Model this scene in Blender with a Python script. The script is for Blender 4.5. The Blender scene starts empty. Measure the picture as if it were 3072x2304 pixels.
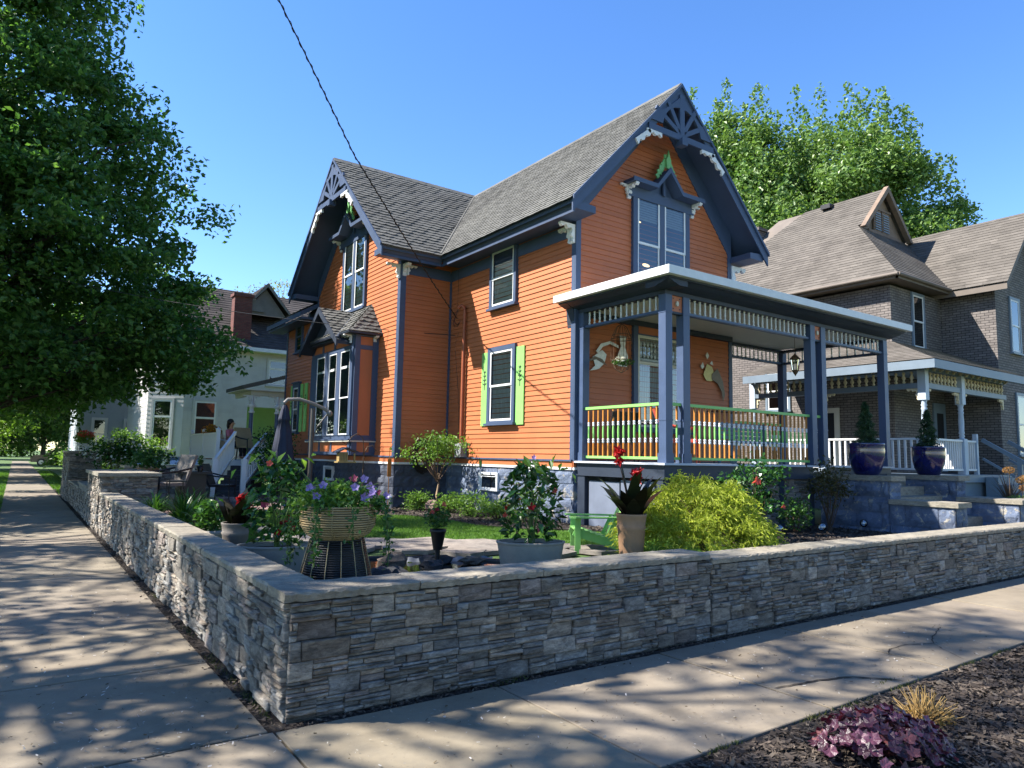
import bpy, math, random
import numpy as np
from mathutils import Vector, Matrix
S = bpy.context.scene
COL = S.collection
rad = math.radians
# ---------------------------------------------------------------- camera, world, sun, exposure
cam = bpy.data.cameras.new('camera'); camo = bpy.data.objects.new('camera', cam); COL.objects.link(camo)
_pitch, _roll, _yaw = 0.10372976, 0.01990266, 0.61338385
_f = Vector((math.sin(_yaw)*math.cos(_pitch), math.cos(_yaw)*math.cos(_pitch), math.sin(_pitch)))
_r = Vector((math.cos(_yaw), -math.sin(_yaw), 0)); _u = _r.cross(_f)
_c, _s = math.cos(_roll), math.sin(_roll)
_r2 = _c*_r+_s*_u; _u2 = -_s*_r+_c*_u
camo.matrix_world = Matrix(((_r2.x, _u2.x, -_f.x, 0), (_r2.y, _u2.y, -_f.y, 0), (_r2.z, _u2.z, -_f.z, 1.65), (0, 0, 0, 1)))
cam.sensor_width = 36; cam.lens = 24.6; cam.clip_start = .05; cam.clip_end = 3000
S.camera = camo
SUN = Vector((-1, .54, 1.23)).normalized()
elev = math.asin(SUN.z); az = math.atan2(SUN.x, SUN.y)
world = bpy.data.worlds.new('World'); S.world = world; world.use_nodes = True
nt = world.node_tree; nt.nodes.clear()
sky = nt.nodes.new('ShaderNodeTexSky'); sky.sky_type = 'NISHITA'; sky.sun_disc = False
sky.sun_elevation = elev; sky.sun_rotation = az; sky.air_density = 1.; sky.dust_density = .1; sky.ozone_density = 3.0; sky.altitude = 0
bg = nt.nodes.new('ShaderNodeBackground'); bg.inputs[1].default_value = .096
wo = nt.nodes.new('ShaderNodeOutputWorld')
hs = nt.nodes.new('ShaderNodeHueSaturation'); hs.inputs['Saturation'].default_value = 1.22; hs.inputs['Hue'].default_value = .508
nt.links.new(sky.outputs[0], hs.inputs['Color']); nt.links.new(hs.outputs[0], bg.inputs[0]); nt.links.new(bg.outputs[0], wo.inputs[0])
sl = bpy.data.lights.new('sun', 'SUN'); sl.energy = 5.0; sl.angle = rad(.53); sl.color = (1, .94, .86)
so = bpy.data.objects.new('sun', sl); COL.objects.link(so); so.location = (-20, 10, 25)
so.rotation_euler = SUN.to_track_quat('Z', 'Y').to_euler()
S.view_settings.view_transform = 'Standard'; S.view_settings.look = 'None'
S.view_settings.exposure = 1.74; S.view_settings.gamma = 1; S.view_settings.use_curve_mapping = False
S.cycles.max_bounces = 6; S.cycles.diffuse_bounces = 3; S.cycles.transparent_max_bounces = 12
# ---------------------------------------------------------------- helpers
R = random.Random(7)
def lin(h):
    h = h.lstrip('#'); c = [int(h[i:i+2], 16)/255 for i in (0, 2, 4)]
    return tuple(.78*(x/12.92 if x <= .04045 else ((x+.055)/1.055)**2.4) for x in c)+(1,)   # every base colour darkened evenly to deepen shade against the bright sky
class N:
    def __init__(s, name):
        s.m = bpy.data.materials.new(name); s.m.use_nodes = True; s.t = s.m.node_tree; s.t.nodes.clear()
        s.out = s.t.nodes.new('ShaderNodeOutputMaterial')
    def n(s, ty, **k):
        n = s.t.nodes.new('ShaderNode'+ty)
        for a, b in k.items():
            if a.startswith('i'):
                key = a[1:]; key = int(key) if key.isdigit() else key.replace('_', ' ')
                if isinstance(b, bpy.types.NodeSocket): s.t.links.new(b, n.inputs[key])
                else: n.inputs[key].default_value = b
            else: setattr(n, a, b)
        return n
    def ramp(s, fac, stops):
        r = s.n('ValToRGB', i0=fac); e = r.color_ramp.elements
        while len(e) < len(stops): e.new(.5)
        for i, (p, c) in enumerate(stops): e[i].position = p; e[i].color = c if not isinstance(c, str) else lin(c)
        return r.outputs[0]
    def mix(s, fac, a, b, bt='MIX'):
        m = s.n('Mix', data_type='RGBA', blend_type=bt)
        for k, v in ((0, fac), (6, a), (7, b)):
            if isinstance(v, bpy.types.NodeSocket): s.t.links.new(v, m.inputs[k])
            else: m.inputs[k].default_value = v
        return m.outputs[2]
    def obj(s, scale=None):
        tc = s.n('TexCoord')
        if scale is None: return tc.outputs['Object']
        return s.n('Mapping', i0=tc.outputs['Object'], i3=scale).outputs[0]
    def noise(s, vec, sc, det=4, rough=.55, dist=0):
        return s.n('TexNoise', iVector=vec, iScale=sc, iDetail=det, iRoughness=rough, iDistortion=dist).outputs[0]
    def bsdf(s, col, rough=.6, metal=0, spec=.5, bump=None, bs=.2, bd=.02, coat=0):
        b = s.n('BsdfPrincipled')
        for k, v in (('Base Color', col), ('Roughness', rough), ('Metallic', metal), ('Specular IOR Level', spec), ('Coat Weight', coat)):
            if isinstance(v, bpy.types.NodeSocket): s.t.links.new(v, b.inputs[k])
            else: b.inputs[k].default_value = v
        if bump is not None:
            bm = s.n('Bump', iStrength=bs, iDistance=bd, iHeight=bump); s.t.links.new(bm.outputs[0], b.inputs['Normal'])
        return b
    def done(s, sh):
        s.t.links.new(sh.outputs[0] if hasattr(sh, 'outputs') else sh, s.out.inputs[0]); return s.m
_mc = {}
COLM = set()   # names of materials that read the per-vertex 'Col' attribute
def paint(name, hexc, rough=.55, var=.18, sc=2.5, metal=0, spec=.4, bump=.12, bsc=60, fine=0):
    """worn paint / plain surface: base colour with patchy and fine variation"""
    if name in _mc: return _mc[name]
    a = N(name); c = lin(hexc) if isinstance(hexc, str) else hexc; o = a.obj()
    d = tuple(x*(1-var) for x in c[:3])+(1,); l = tuple(min(1, x*(1+var)) for x in c[:3])+(1,)
    n1 = a.noise(o, sc, 6, .65)
    col = a.ramp(n1, [(.3, d), (.7, l)])
    n2 = a.noise(o, bsc, 3, .6)
    if fine: col = a.mix(fine, col, a.ramp(n2, [(.3, (0, 0, 0, 1)), (.7, (1, 1, 1, 1))]), 'OVERLAY')
    rg = a.n('MapRange', i0=n1, i3=max(.02, rough-.1), i4=min(1, rough+.12)).outputs[0]
    _mc[name] = a.done(a.bsdf(col, rg, metal, spec, n2, bump, .01)); return _mc[name]
class MB:
    def __init__(s): s.v = []; s.f = []; s.mi = []; s.sm = []; s.c = []; s.col = (1, 1, 1, 1); s.np = []
    def add(s, vs, fs, mi=0, sm=False):
        b = len(s.v); s.v += [tuple(p) for p in vs]; s.c += [s.col]*len(vs)
        for f in fs: s.f.append([b+i for i in f]); s.mi.append(mi); s.sm.append(sm)
        return s
    def box(s, x0, y0, z0, x1, y1, z1, mi=0):
        return s.add([(x0, y0, z0), (x1, y0, z0), (x1, y1, z0), (x0, y1, z0), (x0, y0, z1), (x1, y0, z1), (x1, y1, z1), (x0, y1, z1)],
                     [(3, 2, 1, 0), (4, 5, 6, 7), (0, 1, 5, 4), (1, 2, 6, 5), (2, 3, 7, 6), (3, 0, 4, 7)], mi)
    def bar(s, a, b, w, h=None, mi=0, up=(0, 0, 1)):
        a, b = Vector(a), Vector(b); d = (b-a).normalized(); up = Vector(up)
        sd = d.cross(up)
        if sd.length < 1e-4: sd = d.cross(Vector((1, 0, 0)))
        sd.normalize(); u = sd.cross(d).normalized(); h = h or w; q = []
        for p in (a, b):
            for i, j in ((-1, -1), (1, -1), (1, 1), (-1, 1)): q.append(p+sd*(i*w/2)+u*(j*h/2))
        return s.add(q, [(0, 1, 2, 3), (7, 6, 5, 4), (0, 4, 5, 1), (1, 5, 6, 2), (2, 6, 7, 3), (3, 7, 4, 0)], mi)
    def fbox(s, F, u0, u1, w0, w1, n0, n1, mi=0):
        P = [F.p(u, w, n) for n in (n0, n1) for (u, w) in ((u0, w0), (u1, w0), (u1, w1), (u0, w1))]
        return s.add(P, [(3, 2, 1, 0), (4, 5, 6, 7), (0, 1, 5, 4), (1, 2, 6, 5), (2, 3, 7, 6), (3, 0, 4, 7)], mi)
    def fpoly(s, F, pts, n0, n1, mi=0):
        """extruded polygon (list of (u,w)) in frame F"""
        k = len(pts); P = [F.p(u, w, n0) for u, w in pts]+[F.p(u, w, n1) for u, w in pts]
        fs = [tuple(range(k))[::-1], tuple(range(k, 2*k))]+[(i, (i+1) % k, (i+1) % k+k, i+k) for i in range(k)]
        return s.add(P, fs, mi)
    def tube(s, path, r, n=8, mi=0, cap=True, sm=True):
        path = [Vector(p) for p in path]; m = len(path)
        rs = r if isinstance(r, (list, tuple)) else [r]*m
        vs = []; ref = Vector((0, 0, 1))
        for i, p in enumerate(path):
            d = (path[min(i+1, m-1)]-path[max(i-1, 0)])
            if d.length < 1e-9: d = Vector((0, 0, 1))
            d.normalize(); a = d.cross(ref)
            if a.length < .05: a = d.cross(Vector((1, 0, 0)))
            a.normalize(); b = a.cross(d)
            for k in range(n):
                t = 2*math.pi*k/n; vs.append(p+(a*math.cos(t)+b*math.sin(t))*rs[i])
        fs = [(i*n+k, i*n+(k+1) % n, (i+1)*n+(k+1) % n, (i+1)*n+k) for i in range(m-1) for k in range(n)]
        s.add(vs, fs, mi, sm)
        if cap: s.add(vs[:n][::-1], [tuple(range(n))], mi); s.add(vs[-n:], [tuple(range(n))], mi)
        return s
    def lathe(s, prof, c=(0, 0, 0), n=24, mi=0, sm=True, sx=1, sy=1):
        """prof: [(r,z)] or [(r,z,mi)]"""
        vs = []
        for q in prof:
            for k in range(n):
                t = 2*math.pi*k/n; vs.append((c[0]+q[0]*sx*math.cos(t), c[1]+q[0]*sy*math.sin(t), c[2]+q[1]))
        b = len(s.v); s.v += vs; s.c += [s.col]*len(vs)
        for i in range(len(prof)-1):
            q = prof[i][2] if len(prof[i]) > 2 else mi
            for k in range(n):
                s.f.append([b+i*n+k, b+i*n+(k+1) % n, b+(i+1)*n+(k+1) % n, b+(i+1)*n+k]); s.mi.append(q); s.sm.append(sm)
        return s
    def blob(s, c, rx, ry, rz, n=10, mi=0, jit=0, rnd=R, sm=True):
        vs = [(c[0], c[1], c[2]-rz)]; m = max(4, n//2)
        for i in range(1, m):
            ph = -math.pi/2+math.pi*i/m
            for k in range(n):
                t = 2*math.pi*k/n; j = 1+jit*(rnd.random()*2-1)
                vs.append((c[0]+rx*j*math.cos(ph)*math.cos(t), c[1]+ry*j*math.cos(ph)*math.sin(t), c[2]+rz*j*math.sin(ph)))
        vs.append((c[0], c[1], c[2]+rz)); L = len(vs)-1; fs = []
        for k in range(n):
            fs.append((0, 1+(k+1) % n, 1+k)); fs.append((L, L-n+k, L-n+(k+1) % n))
        for i in range(m-2):
            for k in range(n): fs.append((1+i*n+k, 1+i*n+(k+1) % n, 1+(i+1)*n+(k+1) % n, 1+(i+1)*n+k))
        return s.add(vs, fs, mi, sm)
    def raw(s, V, F4, mi=0, C=None):
        """numpy verts (n,3), quads (m,4), appended in bulk"""
        s.np.append((V, F4, mi, C)); return s
class Fr:
    def __init__(s, O, U, W, Nn): s.O, s.U, s.W, s.N = Vector(O), Vector(U).normalized(), Vector(W).normalized(), Vector(Nn).normalized()
    def p(s, u, w, n=0): return s.O+s.U*u+s.W*w+s.N*n
def FY(y): return Fr((0, y, 0), (1, 0, 0), (0, 0, 1), (0, -1, 0))     # wall facing -Y, u = x
def FX(x): return Fr((x, 0, 0), (0, -1, 0), (0, 0, 1), (-1, 0, 0))    # wall facing -X, u = -y
def wloc(o):
    l = Vector((0, 0, 0))
    while o is not None: l += o.location; o = o.parent
    return l
def obj(name, mb, mats, parent=None, local=False, kind=None, smooth=None):
    me = bpy.data.meshes.new(name); mats = mats if isinstance(mats, (list, tuple)) else [mats]
    off = Vector((0, 0, 0)) if (parent is None or local) else wloc(parent)
    nv = len(mb.v); V = np.array(mb.v, dtype=np.float32).reshape(-1, 3); C = np.array(mb.c, dtype=np.float32).reshape(-1, 4)
    lens = np.array([len(f) for f in mb.f], dtype=np.int32); idx = np.array([i for f in mb.f for i in f], dtype=np.int32)
    mi = np.array(mb.mi, dtype=np.int32); sm = np.array(mb.sm, dtype=bool)
    Vs, Is, Ls, Ms, Ss, Cs = [V], [idx], [lens], [mi], [sm], [C]
    for (v, f, m_, c) in mb.np:
        Vs.append(v.astype(np.float32)); Is.append((f+nv).astype(np.int32).ravel()); nv += len(v)
        Ls.append(np.full(len(f), f.shape[1], np.int32)); Ms.append(np.full(len(f), m_, np.int32)); Ss.append(np.zeros(len(f), bool))
        Cs.append(np.ones((len(v), 4), np.float32) if c is None else c.astype(np.float32))
    V = np.concatenate(Vs)-np.array(off, dtype=np.float32); idx = np.concatenate(Is); lens = np.concatenate(Ls); mi = np.concatenate(Ms); sm = np.concatenate(Ss); C = np.concatenate(Cs)
    me.vertices.add(len(V)); me.vertices.foreach_set('co', V.ravel())
    me.loops.add(len(idx)); me.loops.foreach_set('vertex_index', idx)
    me.polygons.add(len(lens)); st = np.concatenate(([0], np.cumsum(lens)[:-1])).astype(np.int32)
    me.polygons.foreach_set('loop_start', st); me.polygons.foreach_set('loop_total', lens)
    for m_ in mats: me.materials.append(m_)
    me.polygons.foreach_set('material_index', mi); me.polygons.foreach_set('use_smooth', sm if smooth is None else np.full(len(sm), smooth))
    if any(m_ is not None and m_.name in COLM for m_ in mats):
        at = me.color_attributes.new('Col', 'FLOAT_COLOR', 'POINT'); at.data.foreach_set('color', C.ravel())
    me.update(calc_edges=True); me.validate()
    o = bpy.data.objects.new(name, me); COL.objects.link(o)
    if parent is not None: o.parent = parent
    if kind: o['kind'] = kind
    return o
def tag(o, label=None, cat=None, group=None, kind=None):
    if label: o['label'] = label
    if cat: o['category'] = cat
    if group: o['group'] = group
    if kind: o['kind'] = kind
    return o
def thing(name, label, cat, loc, rz=0, group=None):
    o = bpy.data.objects.new(name, None); COL.objects.link(o); o.location = loc; o.rotation_euler = (0, 0, rz)
    return tag(o, label, cat, group)
def copy_tree(o, parent=None):
    c = o.copy(); COL.objects.link(c); c.parent = parent
    for ch in list(o.children): copy_tree(ch, c)
    return c
def put(child, parent, loc):
    """copy of a child mesh placed at a world position under parent"""
    c = child.copy(); COL.objects.link(c); c.parent = parent; c.location = Vector(loc)-wloc(parent); return c
def courses(mb, F, h, lo, hi, vmax, lip=.014, wave=0, wl=.2, mi=0, phase=.5, v0=0., seg=None, cv=.05, rnd=random.Random(99)):
    """overlapping boards / shingles over a plane; u runs between lo(w) and hi(w)"""
    k = 0; w = v0
    while w < vmax-1e-4:
        w1 = min(w+h, vmax); a0, a1, b0, b1 = lo(w), lo(w1), hi(w), hi(w1)
        if b0-a0 > .01:
            if not wave:
                if b1 < a1: a1 = b1 = (a1+b1)/2
                cut = [0.]
                while seg and cut[-1] < 1: cut.append(cut[-1]+rnd.uniform(*seg)/(b0-a0))
                if not seg: cut.append(1.)
                for t0, t1 in zip(cut, cut[1:]):
                    t1 = min(t1, 1.)
                    if t1-t0 < 1e-4: continue
                    g = .0012/(b0-a0) if seg else 0; v = 1+rnd.uniform(-cv, cv) if seg else 1; mb.col = (v, v, v, 1); dl = rnd.uniform(-.0015, .0015) if seg else 0
                    e0, e1 = t0+g, t1-g
                    q = [F.p(a0+(b0-a0)*e0, w+dl, lip+dl), F.p(a0+(b0-a0)*e1, w+dl, lip+dl), F.p(a1+(b1-a1)*e1, w1, .002), F.p(a1+(b1-a1)*e0, w1, .002), F.p(a0+(b0-a0)*e0, w+dl, 0), F.p(a0+(b0-a0)*e1, w+dl, 0)]
                    mb.add(q, [(0, 1, 2, 3), (4, 5, 1, 0)], mi)
                mb.col = (1, 1, 1, 1)
            else:
                if b1 < a1: a1 = b1 = (a1+b1)/2
                off = (k*phase*wl) % wl; us = [a0]; u = math.floor((a0-off)/wl)*wl+off
                st = [0, .22, .5, .78]
                while u < b0:
                    us += [u+t*wl for t in st if a0 < u+t*wl < b0]; u += wl
                us.append(b0); n = len(us); P = []
                for u in us:
                    t = ((u-off)/wl) % 1; dv = -wave*math.sin(math.pi*t) if wave > 0 else wave*(1-2*abs(t-.5))*-1
                    l = lip*(.75+.5*((math.floor((u-off)/wl)*7.31+k*3.7) % 1)); ww = w+dv if w > v0 else w
                    P.append(F.p(u, ww, l))
                for u in us: P.append(F.p(min(max(u, a1), b1), w1, .002))
                for u, p in zip(us, P[:n]): P.append(p-F.N*(lip*.9))
                fs = [(i, i+1, n+i+1, n+i) for i in range(n-1)]+[(2*n+i, 2*n+i+1, i+1, i) for i in range(n-1)]
                mb.add(P, fs, mi)
        w = w1; k += 1
    return mb
def ledge(mb, F, L, H, seed=1, base=.02, rel=.034, u0=0, skipf=None, small=1.):
    """stacked ledgestone: panels split into thin irregular stones, each with its own depth and colour"""
    r = random.Random(seed); rows = max(1, round(H/(.125*small))); hh = H/rows; P = []
    for i in range(rows):
        u = u0-r.random()*.15
        while u < u0+L:
            w = r.uniform(.16, .34)*small; a, b = max(u, u0), min(u+w, u0+L); u += w
            if b-a < .02: continue
            z0 = i*hh; z1 = z0+hh; k = r.random()
            if k < .28: P.append((a, b, z0, z1))
            else:
                n = r.choice((2, 3, 3, 4, 4, 5)); cuts = sorted([0]+[(j+r.uniform(-.25, .25))/n for j in range(1, n)]+[1])
                for c0, c1 in zip(cuts, cuts[1:]):
                    if r.random() < .45:
                        t = a+(b-a)*r.uniform(.3, .7); P.append((a, t, z0+c0*hh, z0+c1*hh)); P.append((t, b, z0+c0*hh, z0+c1*hh))
                    else: P.append((a, b, z0+c0*hh, z0+c1*hh))
    for (a, b, z0, z1) in P:
        if skipf and skipf((a+b)/2, (z0+z1)/2): continue
        g = .0022; d = base+r.random()*rel; e = .006
        t = r.random(); v = r.uniform(.55, 1.28)
        c = (1.0, .98, .94) if t < .45 else ((.88, .94, 1.0) if t < .72 else ((1.05, .95, .84) if t < .9 else (1.0, .91, .90)))
        mb.col = (c[0]*v, c[1]*v, c[2]*v, 1)
        js = [d+r.uniform(-.009, .009) for _ in range(5)]
        a += g; b -= g; z0 += g; z1 -= g; um = a+(b-a)*r.uniform(.35, .65); zm = z0+(z1-z0)*r.uniform(.3, .7)
        V = [F.p(a, z0, 0), F.p(b, z0, 0), F.p(b, z1, 0), F.p(a, z1, 0),
             F.p(a, z0, js[0]-e), F.p(b, z0, js[1]-e), F.p(b, z1, js[2]-e), F.p(a, z1, js[3]-e),
             F.p(a+e, z0+e, js[0]), F.p(b-e, z0+e, js[1]), F.p(b-e, z1-e, js[2]), F.p(a+e, z1-e, js[3]), F.p(um, zm, js[4]+r.uniform(0, .007))]
        fs = [(0, 1, 5, 4), (1, 2, 6, 5), (2, 3, 7, 6), (3, 0, 4, 7), (4, 5, 9, 8), (5, 6, 10, 9), (6, 7, 11, 10), (7, 4, 8, 11), (8, 9, 12), (9, 10, 12), (10, 11, 12), (11, 8, 12)]
        mb.add(V, fs)
    mb.col = (1, 1, 1, 1); return mb
def leafquads(C, size, rng, up=.5, fold=.25, asp=.62, dirs=None, jit=.35):
    """one folded diamond leaf per centre; returns verts, quads"""
    n = len(C); s = size*(1-jit+2*jit*rng.random(n))[:, None]
    nr = rng.normal(size=(n, 3)); nr /= np.linalg.norm(nr, axis=1)[:, None]; nr[:, 2] = np.abs(nr[:, 2])*(1-up)+up; nr /= np.linalg.norm(nr, axis=1)[:, None]
    d = rng.normal(size=(n, 3)) if dirs is None else dirs+rng.normal(size=(n, 3))*.35
    d -= nr*np.sum(d*nr, axis=1)[:, None]; d /= np.linalg.norm(d, axis=1)[:, None]+1e-9
    b = np.cross(nr, d)
    V = np.empty((n, 4, 3)); V[:, 0] = C-d*s*.5; V[:, 2] = C+d*s*.5
    V[:, 1] = C+b*s*.5*asp+nr*s*fold*.5; V[:, 3] = C-b*s*.5*asp+nr*s*fold*.5
    return V.reshape(-1, 3), np.arange(n*4).reshape(-1, 4)
# ---------------------------------------------------------------- materials
def m_concrete():
    a = N('concrete'); o = a.obj(); at = a.n('VertexColor', layer_name='Col').outputs[0]
    n = a.noise(o, 1.7, 8, .7); c = a.ramp(n, [(.25, '#807461'), (.5, '#9d907b'), (.8, '#b1a48e')])
    f = a.noise(o, 160, 3, .7); c = a.mix(.55, c, a.ramp(f, [(.25, '#565350'), (.42, '#808080'), (.62, '#808080'), (.8, '#c4c2bc')]), 'OVERLAY')
    st = a.noise(o, 5.5, 5, .75, .6); c = a.mix(a.ramp(st, [(.5, (0, 0, 0, 1)), (.72, (.5, .5, .5, 1))]), c, lin('#6e675c'))
    v = a.n('TexVoronoi', iVector=o, iScale=30.).outputs[0]; c = a.mix(a.ramp(v, [(.05, (.8, .8, .8, 1)), (.11, (0, 0, 0, 1))]), c, lin('#4c453d'))
    c = a.mix(1, c, at, 'MULTIPLY')
    return a.done(a.bsdf(c, .88, bump=f, bs=.35, bd=.004))
def m_stone(name='ledge_stone', dark='#68635b', mid='#aea79c', light='#e2dccf', bs=1.):
    a = N(name); o = a.obj(); at = a.n('VertexColor', layer_name='Col').outputs[0]
    n = a.noise(a.obj((1, 1, 3)), 9, 7, .7, .5); c = a.ramp(n, [(.32, dark), (.5, mid), (.68, light)])
    n2 = a.noise(o, 1.3, 4, .6); c = a.mix(.35, c, a.ramp(n2, [(.35, '#7c7d80'), (.65, '#9c8c7c')]), 'OVERLAY')
    f = a.noise(a.obj((1, 1, 2.4)), 55, 5, .75); c = a.mix(.5, c, a.ramp(f, [(.3, '#4a4a4a'), (.7, '#b4b4b4')]), 'OVERLAY')
    c = a.mix(1, c, at, 'MULTIPLY'); b = a.n('Math', operation='ADD', i0=n, i1=f).outputs[0]
    return a.done(a.bsdf(c, .82, bump=b, bs=bs, bd=.012))
def m_ground(name, stops, sc=3, fsc=80, bump=.6, bd=.02, rough=.95):
    a = N(name); o = a.obj(); n = a.noise(o, sc, 8, .7); c = a.ramp(n, stops)
    f = a.noise(o, fsc, 4, .7); c = a.mix(.6, c, a.ramp(f, [(.3, '#3c3c3c'), (.7, '#c8c8c8')]), 'OVERLAY')
    return a.done(a.bsdf(c, rough, bump=f, bs=bump, bd=bd))
def leafmat(name, cols, trans=.35, rough=.5, tint=1.25, sc=.9):
    a = N(name); g = a.n('NewGeometry').outputs['Random Per Island']
    k = len(cols); c = a.ramp(g, [(i/(k-1) if k > 1 else 0, x) for i, x in enumerate(cols)])
    nz = a.noise(a.obj(), sc, 2, .5); c = a.mix(.4, c, a.ramp(nz, [(.35, '#5a5a5a'), (.65, '#a8a8a8')]), 'OVERLAY')
    b = a.bsdf(c, rough, spec=.35); t = a.n('BsdfTranslucent')
    tc = a.mix(1, c, (tint, tint*1.05, tint*.55, 1), 'MULTIPLY'); a.t.links.new(tc, t.inputs[0])
    m = a.n('MixShader', i0=trans, i1=b.outputs[0], i2=t.outputs[0]); return a.done(m)
def m_glass(name='window_glass', tint=(.8, .84, .86, 1), add=.05):
    a = N(name); t = a.n('BsdfTransparent', i0=tint); g = a.n('BsdfGlossy', i0=(1, 1, 1, 1), i1=.01)
    fr = a.n('Fresnel', i0=1.55).outputs[0]; f = a.n('Math', operation='ADD', i0=fr, i1=add).outputs[0]
    return a.done(a.n('MixShader', i0=f, i1=t.outputs[0], i2=g.outputs[0]))
M = {}
COLM |= {'concrete', 'ledge_stone', 'coping_stone', 'flagstone', 'garden_rock', 'dark_rock', 'pink_rock', 'orange_siding', 'grey_shingles', 'brown_grey_shingles', 'worn_dark_shingles', 'white_siding'}
M['conc'] = m_concrete(); M['ledge'] = m_stone(); M['glass'] = m_glass()
M['coping'] = m_stone('coping_stone', '#8d887c', '#b0a997', '#cac3b2', .6)
def m_siding(name, c0, dirt):
    a = N(name); o = a.obj(); at = a.n('VertexColor', layer_name='Col').outputs[0]; c = lin(c0); n = a.noise(a.obj((1, 1, .6)), 1.1, 6, .65)
    col = a.ramp(n, [(.28, tuple(x*.88 for x in c[:3])+(1,)), (.72, tuple(min(1, x*1.1) for x in c[:3])+(1,))])
    st = a.noise(a.obj((7, 7, .8)), 1.3, 5, .7); col = a.mix(a.ramp(st, [(.55, (0, 0, 0, 1)), (.8, (.30, .30, .30, 1))]), col, lin(dirt)); f = a.noise(a.obj((3, 3, 30)), 5, 4, .6)
    col = a.mix(1, col, at, 'MULTIPLY'); return a.done(a.bsdf(col, .5, spec=.35, bump=f, bs=.25, bd=.006))
M['orange'] = m_siding('orange_siding', '#b56a42', '#7c5a44')
M['blue'] = paint('slate_blue_trim_paint', '#3e4e69', .5, .10, 3)
M['dblue'] = paint('dark_blue_porch_paint', '#263040', .55, .12, 3)
M['white'] = paint('white_trim_paint', '#dadcdc', .5, .08, 4)
M['soffit'] = paint('cream_soffit_paint', '#cbc7b8', .6, .06, 4)
M['lime'] = paint('lime_green_paint', '#86c268', .5, .08, 3)
M['bal_orange'] = paint('baluster_orange_paint', '#b5762f', .5, .1, 5)
M['black'] = paint('black_metal', '#191919', .45, .3, 8, metal=0)
M['soil'] = m_ground('potting_soil', [(.3, '#241a12'), (.7, '#3a2c20')], 8, 120)
M['white_vinyl'] = paint('white_vinyl', '#d6d8d8', .35, .04, 2)
def m_roof(name, d, l, sc=1.):
    a = N(name); o = a.obj(); g = a.noise(o, .9, 5, .6); c = a.ramp(g, [(.3, d), (.7, l)])
    gr = a.noise(o, 220, 2, .7); c = a.mix(.5, c, a.ramp(gr, [(.3, '#505050'), (.7, '#b0b0b0')]), 'OVERLAY')
    v = a.n('TexVoronoi', iVector=a.obj((5, 5, 7.5)), iScale=1.); vr = a.n('SeparateColor', i0=v.outputs['Color']).outputs[0]; c = a.mix(.5, c, a.ramp(vr, [(0, '#686868'), (1, '#989898')]), 'OVERLAY'); c = a.mix(1, c, a.n('VertexColor', layer_name='Col').outputs[0], 'MULTIPLY')
    return a.done(a.bsdf(c, .92, spec=.2, bump=gr, bs=.4, bd=.004))
M['roof'] = m_roof('grey_shingles', '#7c7c79', '#9a9a95')
M['broof'] = m_roof('brown_grey_shingles', '#7b756d', '#968f86')
# ---------------------------------------------------------------- ground and walks
def sheet(name, pts, z, m, kind='structure'):
    mb = MB(); mb.add([(x, y, z) for x, y in pts], [tuple(range(len(pts)))]); return obj(name, mb, m, kind=kind)
M['grass_ground'] = m_ground('grass_ground', [(.3, '#3f5a22'), (.5, '#54742c'), (.75, '#6f8a3c')], 1.2, 60)
M['mulch'] = m_ground('mulch', [(.3, '#221c17'), (.55, '#3a3029'), (.8, '#5a4d42')], 7, 45, 1, .03)
sheet('ground', [(-300, -60), (300, -60), (300, 500), (-300, 500)], -.045, M['grass_ground'])
sheet('dirt_strip', [(1.2, 2.0), (1.2, 34), (1.9, 34), (1.9, 4.8), (40, 4.8), (40, 2.2), (2.2, 2.2)], -.022, M['mulch'])
def slabs(name, rects, seed):
    r = random.Random(seed); mb = MB(); g = .009
    for x0, y0, x1, y1 in rects:
        v = r.uniform(.86, 1.08); mb.col = (v, v*r.uniform(.985, 1.01), v*r.uniform(.95, 1.02), 1); z = r.uniform(-.004, .004); b = .005
        x0, y0, x1, y1 = x0+g, y0+g, x1-g, y1-g
        V = [(x0, y0, -.12), (x1, y0, -.12), (x1, y1, -.12), (x0, y1, -.12), (x0, y0, z-b), (x1, y0, z-b), (x1, y1, z-b), (x0, y1, z-b),
             (x0+b, y0+b, z), (x1-b, y0+b, z), (x1-b, y1-b, z), (x0+b, y1-b, z)]
        mb.add(V, [(i, (i+1) % 4, (i+1) % 4+4, i+4) for i in range(4)]+[(i+4, (i+1) % 4+4, (i+1) % 4+8, i+8) for i in range(4)]+[(8, 9, 10, 11)])
    mb.col = (1, 1, 1, 1); return obj(name, mb, M['conc'], kind='structure')
ys = [4.36, 6.0]+[6.0+1.62*i for i in range(1, 60)]
slabs('sidewalk_side_street', [(-.2, a, 1.36, b) for a, b in zip(ys, ys[1:])], 3)
xs = [-.2, 1.38, 2.98, 4.65, 6.38]+[6.38+1.6*i for i in range(1, 20)]
slabs('sidewalk_front_street', [(a, 2.76, b, 4.34) for a, b in zip(xs, xs[1:])]+[(-3.4, 2.76, -.2, 4.34)]+[(-.2, 2.76-1.6*(i+1), 1.38, 2.76-1.6*i) for i in range(3)], 5)
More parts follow.
